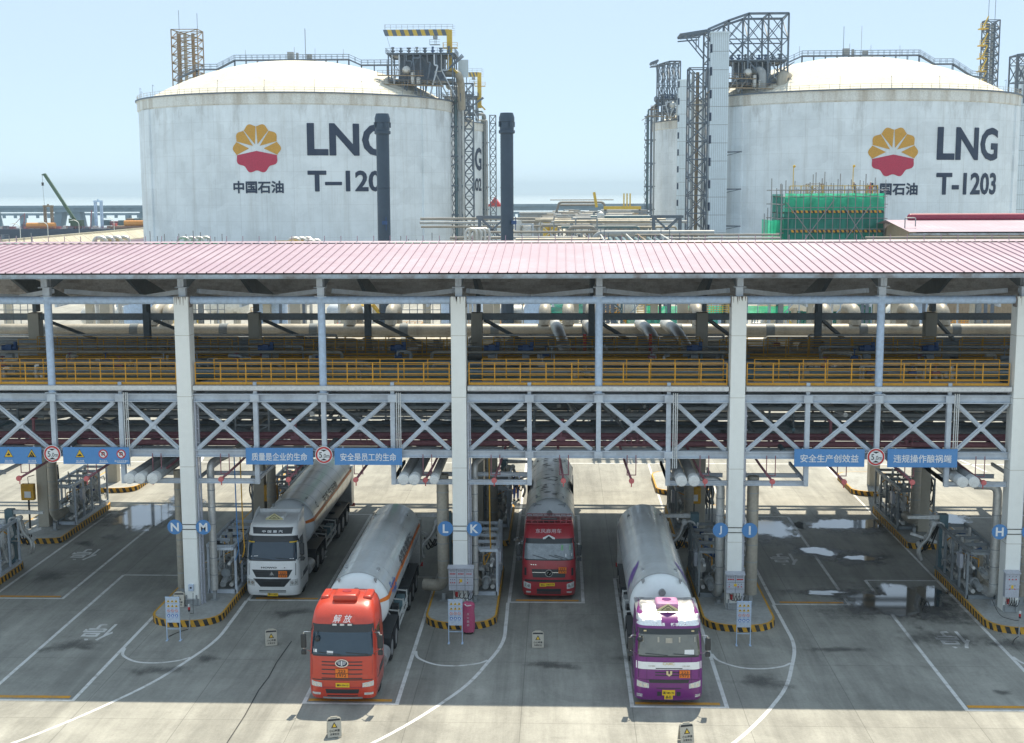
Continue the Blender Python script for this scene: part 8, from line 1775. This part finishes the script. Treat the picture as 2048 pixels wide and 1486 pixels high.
for i, x in enumerate(xs_):
    y = rr.uniform(122, 140); x += rr.uniform(1.5, 3.5)
    t = thing('yellow_stair', f'yellow railed platform and stair beyond the rack, {WN[i]}', 'platform', (x, y, 0), 'yellow platforms beyond the rack'); z = rr.uniform(3.2, 7.5); w = rr.uniform(2, 3.6)
    m = MB(); m.box(0, w, 0, 2, z-.1, z); rail_line(m, [(0, 0, z), (w, 0, z), (w, 2, z), (0, 2, z)], 1.1, .8, .035, 3); m.bar((w, .3, z), (w+z*.8, .3, 0), .1, .25); m.bar((w, 1.1, z), (w+z*.8, 1.1, 0), .1, .25); m.build('platform_rail', rr.choice(['yellow', 'cranyel']), t, smooth=False)
    m = MB()
    for a in (.1, w-.1):
        for q in (.1, 1.9): m.bar((a, q, 0), (a, q, z), .16)
    m.build('leg', 'steel', t, smooth=False)
for i, x in enumerate(xs_):
    y = rr.uniform(120, 150); x += rr.uniform(-2, 1.5)
    t = thing('valve_skid', f'low cluster of pipes and valves beyond the rack, {WN[i]}', 'pipe skid', (x, y, 0), 'pipe clusters beyond the rack')
    for k in range(5): m = MB(); a = rr.uniform(-2, 2); z = rr.uniform(.8, 5.5); m.pipe([(a, 0, 0), (a, 0, z), (a+rr.uniform(1, 4), 0, z), (a+rr.uniform(1, 4), rr.uniform(-2, 2), z-.3)], rr.choice([.1, .16, .24]), 8); m.build('pipe', rr.choice(['whitepaint', 'alu', 'vessel', 'tanpipe', 'red', 'cranyel', 'steelblue']), t)
    for k in range(2): m = MB(); a = rr.uniform(-2, 2); m.cbox((a, rr.uniform(-1, 1), 1.2), rr.uniform(.8, 1.8), 1.2, 2.4); m.build('equipment_box', rr.choice(['vessel', 'tancol', 'steelblue', 'grey1', 'cranyel', 'maroon']), t, bevel=.05)
for i, x in enumerate((-26, -19.5, -11.9, -5.5, .55, 7, 12.4, 18.5, 24.6, 30.4, 36.6, 43, 49)):
    m = MB(); m.box(-.35, .35, -.35, .35, 0, 12.8); o = m.build('plant_column', 'tancol', None, smooth=False); o.location = (x*1.25-5, 126, 0); tag(o, 'tan concrete column of the second rack line, '+str(['at the far left', 'second from the left', 'third from the left', 'left of the N column', 'right of the N column', 'above the white truck', 'behind the L column', 'above the dark red truck', 'behind the J column', 'above the left one of the right banners', 'behind the H column', 'towards the right edge', 'at the far right'][i]), 'column', 'tan columns of the second rack')
t = thing('second_rack', 'second steel rack of pipes beyond the tan columns', 'pipe rack', (0, 0, 0))
for y, z, r_, mt in ((124.6, 8.3, .3, 'vessel'), (125.6, 8.2, .22, 'alu'), (126.6, 8.2, .3, 'steelblue'), (125, 5.4, .25, 'pipeteal'), (126, 5.4, .2, 'whitepaint'), (125.4, 10.9, .22, 'alu')): m = MB(); m.tube((-32, y, z), (60, y, z), r_, 10); m.build('pipe', mt, t)
m = MB()
for x in range(-32, 61, 6): m.bar((x, 124, 7.8), (x, 127.2, 7.8), .2, .3); m.bar((x, 124, 5), (x, 127.2, 5), .2, .3); m.bar((x+3, 127, 0), (x+3, 127, 10.6), .16)
rail_line(m, [(-32, 127.2, 8.6), (60, 127.2, 8.6)], 1.1, 1.5, .03, 3); m.build('rack_frame', 'steel', t, smooth=False)
for i, (x, y, h, r_) in enumerate(((-12, 128, 13, 1.7), (6.5, 135, 10, 2.2), (14.5, 122, 8.8, 1.2), (-26, 132, 12, 2.0), (33.5, 140, 9, 2.0), (52, 126, 9, 1.6))):
    t = thing('storage_drum', 'upright blue grey drum beyond the rack, '+['left of the N column', 'over the white truck', 'over the dark red truck', 'at the far left', 'above the right banners', 'at the far right'][i], 'vessel', (x, y, 0), 'blue grey drums beyond the rack'); m = MB(); m.lathe([(r_, 0), (r_, h-1), (r_*.8, h-.4), (r_*.3, h), (.02, h+.05)], (0, 0, 0), 24); m.build('shell', 'steelblue', t); m = MB(); rail_line(m, [(-r_, -r_*.6, h-.9), (r_, -r_*.6, h-.9)], 1, .8, .04); m.build('top_rail', 'yellow', t, smooth=False)
t = thing('netted_scaffold', 'teal green scaffold net low beyond the rack in the middle', 'scaffold', (14, 130, 0), 'netted scaffolds behind the ridge'); m = MB(); net_panel(m, 0, 8, 0, 6.5, 10.0, 8); m.build('net', 'netdark', t, ang=180); m = MB(); lattice(m, 0, 8, .1, 2, 0, 10.6, 5, .08); m.build('scaffold_pole', 'scafpole', t, smooth=False)
t = thing('netted_scaffold', 'teal scaffold frame beyond the central grey post', 'scaffold', (20.5, 118, 0), 'netted scaffolds behind the ridge'); m = MB(); lattice(m, 0, 1.8, 0, 2, 0, 12.5, 8, .10); m.build('scaffold_pole', 'pipeteal', t, smooth=False); m = MB(); net_panel(m, 2.2, 10.5, .5, 6.0, 7.4, 9); m.build('net', 'netdark', t, ang=180)
t = thing('scaffold_fence', 'row of pale scaffold tubes and blue sheeting beyond the right bays', 'scaffold', (23, 128, 0)); m = MB()
for i in range(30): m.tube((i*1.0, 0, 0), (i*1.0, 0, 10.5), .05, 5)
for z in (6.5, 7.6, 8.7, 9.8): m.tube((0, 0, z), (29, 0, z), .05, 5)
for i in range(0, 28, 5): m.tube((i, -.1, 6), (i+3.5, -.1, 10.2), .05, 5)
m.build('scaffold_pole', 'steelblue', t); m = MB(); net_panel(m, 0, 29, .4, 7.6, 9.4, 12, 40); m.build('blue_sheet', 'steelblue', t, ang=180); m = MB(); net_panel(m, 2, 16, .3, 6.6, 7.4, 13, 30); m.build('green_net', 'net', t, ang=180)

# ------------------------------------------------------------------ shore, sea, bridge, port
t = thing('sea_wall', 'long beige sloping concrete sea wall at the left', 'wall', (-149, 300, 0)); m = MB()
m.prism([(-4, -4), (-1.2, 5.0), (0, 5.0), (0, 4.4), (4.0, 1.6), (4.0, -.2)], 0, 260, 'xz') 
m.v = [(x, y, z) for x, y, z in m.v]
m.build('wall_body', 'seawall', t, smooth=False); m = MB()
for i in range(29): y = 5+i*9; m.bar((-.0, y, 5.06), (4.05, y, 1.7), .5, .12, (0, 1, 0)) if 0 else m.add([(.02, y, 4.52), (4.02, y, 1.72), (4.02, y+.5, 1.72), (.02, y+.5, 4.52)], [(0, 1, 2, 3)])
m.build('wall_rib', 'tankband', t, smooth=False); m = MB(); m.box(4.0, 4.4, 0, 260, -.2, 1.2); m.build('toe_wall', 'roofpink', t, smooth=False)
for i, (x, y) in enumerate(((-151.2, 383), (-151.2, 402), (-151.2, 424), (-151.2, 452), (-151.2, 488))):
    t = thing('street_lamp', 'curved white street lamp on the sea wall, '+['nearest to the left edge', 'second from the left edge', 'third from the left edge', 'fourth from the left edge', 'nearest to the left tank'][i], 'street lamp', (x, y, 4.5), 'street lamps on the sea wall'); m = MB(); m.pipe([(0, 0, 0), (0, 0, 4.2), (-1.8, 0, 5.0), (-2.6, 0, 4.8)], .12, 6, 1.8); m.build('pole', 'vessel', t); m = MB(); m.cbox((-2.8, 0, 4.78), .8, .3, .15); m.build('lamp_head', 'vessel', t)
t = thing('viaduct', 'long grey road viaduct over the sea with leaning twin piers', 'bridge', (0, 720, 0)); m = MB(); m.box(-900, 900, 0, 12, 8.4, 10.6); m.box(-900, 900, -1.5, 13.5, 10.6, 11.2); m.build('deck', 'bridge', t, smooth=False)
for i in range(-16, 17):
    m = MB(); x = -258+i*48
    for s in (-1, 1): m.prism([(s*8-2.1, -8), (s*8+2.1, -8), (s*4.6+2.3, 8.6), (s*4.6-2.3, 8.6)], 2, 10, 'xz')
    o = m.build('pier', 'bridge', t, smooth=False); o.location = (x, 0, 0)
m = MB(); m.box(-900, 900, -1.5, -1.3, 11.2, 12.0); m.build('parapet', 'bridge', t, smooth=False)
t = thing('trestle_bridge', 'lower pipe trestle bridge beyond the viaduct', 'bridge', (0, 800, 0)); m = MB(); m.box(-900, 900, 0, 4, 5.2, 6.6)
m.build('deck', 'bridge', t, smooth=False); m = MB()
for i in range(-60, 61): m.box(-250+i*7-1, -250+i*7+1, -.3, 0, 3.6, 5.2)
for i in range(-22, 23): m.box(-250+i*22-1.5, -250+i*22+1.5, .4, 3.5, -8, 5.2)
m.build('pier', 'bridge', t, smooth=False)
t = thing('barge', 'long navy barge crowded with deck gear behind the sea wall', 'barge', (-205, 560, -3.2)); m = MB(); m.prism([(-60, 1.0), (-56, -1.5), (60, -1.5), (62, 1.0), (62, 6.6), (-60, 6.6)], 0, 26, 'xz'); m.build('hull', 'hull', t, smooth=False)
m = MB(); rail_line(m, [(-60, .1, 6.6), (62, .1, 6.6)], 1.1, 2.0, .08)
m.build('rail', 'maroon', t, smooth=False); rr = random.Random(8)
for i in range(34): m = MB(); x = -58+i*3.4+rr.uniform(-1, 1); h = rr.uniform(.8, 2.2); m.cbox((x, rr.uniform(2, 8), 6.6+h/2), rr.uniform(1.2, 3), 2, h); m.build('deck_gear', rr.choice(['maroon', 'orangepipe', 'lattice', 'pinkred', 'pipeteal', 'vessel', 'latrust']), t, smooth=False)
m = MB(); wall_text(m, 'JIE EEE', -28, 3.0, 2.6, -.06, w=22, bold=.01); m.build('hull_lettering', 'lattice', t, smooth=False)
for x, L, lb in ((-212, 12.5, 'orange pile pipe lying on the barge at the left'), (-172, 40, 'long orange pile pipe lying right of the crawler crane')):
    m = MB(); m.tube((0, 0, 1.25), (L, 0, 1.25), 1.25, 16); o = m.build('pile_pipe', 'orangepipe', None); o.location = (x-3 if L < 20 else x, 562, 3.6 if L < 20 else 4.5); tag(o, lb, 'pipe', 'orange pile pipes')
m = MB(); m.box(-178, -120, 561, 585, -6, 4.5); o = m.build('quay_block', 'latrust', None, smooth=False); tag(o, 'dark quay carrying the long orange pile pipe', 'quay')
t = thing('crawler_crane', 'crane with a long green boom leaning left over the barge', 'crane', (-194.5, 565, 3.4)); m = MB(); m.bar((0, 0, 3.0), (-12.8, 0, 23.6), 1.1, 1.2); m.bar((-12.8, 0, 23.6), (-13.9, 0, 23.2), .6, .5); m.build('boom', 'cranegreen', t, smooth=False); m = MB(); m.cbox((.6, 0, 2.4), 5, 3.4, 2.6); m.cbox((-1.6, -1, 3.4), 1.8, 1.6, 2); m.build('crane_house', 'cranegreen', t, smooth=False); m = MB(); m.cbox((0, -1.5, .6), 6, 1, 1.2); m.cbox((0, 1.5, .6), 6, 1, 1.2); m.build('track', 'black', t, smooth=False); m = MB(); m.tube((-13.8, 0, 23.2), (-13.8, 0, 19.5), .06, 5); m.cbox((-13.8, 0, 19.3), .8, .6, 1.4); m.tube((-13.8, 0, 18.6), (-13.3, 0, 4), .05, 5); m.build('hook_block', 'black', t, smooth=False)
for x, y, h, w, lb, mt in ((-206.8, 566, 9.8, 2.8, 'dark arched pile gantry on the barge', 'latrust'), (-185.3, 568, 11.8, 2.4, 'blue grey pile gantry right of the crawler crane', 'steelblue')):
    t = thing('pile_gantry', lb, 'gantry', (x, y, 3.4), 'pile gantries on the barge'); m = MB(); lattice(m, -w/2-.5, -w/2+.3, -.5, .5, 0, h, 7, .22, .14); lattice(m, w/2-.3, w/2+.5, -.5, .5, 0, h, 7, .22, .14); m.cbox((0, 0, h), w+1.6, 1.2, .7); m.bar((0, 0, h), (0, 0, h+.9), .6); m.build('gantry_frame', mt, t, smooth=False)
for x, h, lean, lb in ((-217, 6.8, 0, 'red leaning mast at the left end of the barge'), (-187.5, 8, 0, 'thin red mast between the two pile gantries')):
    m = MB(); m.bar((0, 0, 0), (1.0, 0, h), .35); m.bar((1, 0, h), (-5 if x < -200 else .6, 0, .8 if x < -200 else h-1), .2); o = m.build('mast', 'maroon', None, smooth=False); o.location = (x, 563, 3.4); tag(o, lb, 'mast')
rr = random.Random(33)
for i in range(5):
    m = MB(); x = -172+i*3.6; h = rr.uniform(1.5, 3.2); m.cbox((0, 0, h/2), 3.2, 3, h); o = m.build('container_stack', rr.choice(['latrust', 'maroon', 'pipeteal']), None, smooth=False, bevel=.08); o.location = (x-12, 574, 3.4+1.1); tag(o, 'dark deck house on the barge, '+['first right of the crane', 'second right of the crane', 'third right of the crane', 'fourth right of the crane', 'nearest to the orange pile'][i], 'deck house', 'deck houses on the barge')
b = MB(); b.box(-150, 900, 600, 646, -6, .8); structure(b.build('shore', 'seawall', smooth=False))

# ------------------------------------------------------------------ the summer air itself
hm = bpy.data.materials.new('haze'); hm.use_nodes = True; hn = hm.node_tree.nodes; hn.clear(); ho = hn.new('ShaderNodeOutputMaterial'); hv = hn.new('ShaderNodeVolumePrincipled')
hv.inputs['Color'].default_value = (.66, .84, 1.0, 1); hv.inputs['Density'].default_value = 0.00015; hv.inputs['Anisotropy'].default_value = 0.0; hm.node_tree.links.new(hv.outputs[0], ho.inputs['Volume'])
b = MB(); b.box(-9500, 9500, -80, 9500, -7.2, 79); hz = b.build('haze', hm, smooth=False); hz['kind'] = 'stuff'
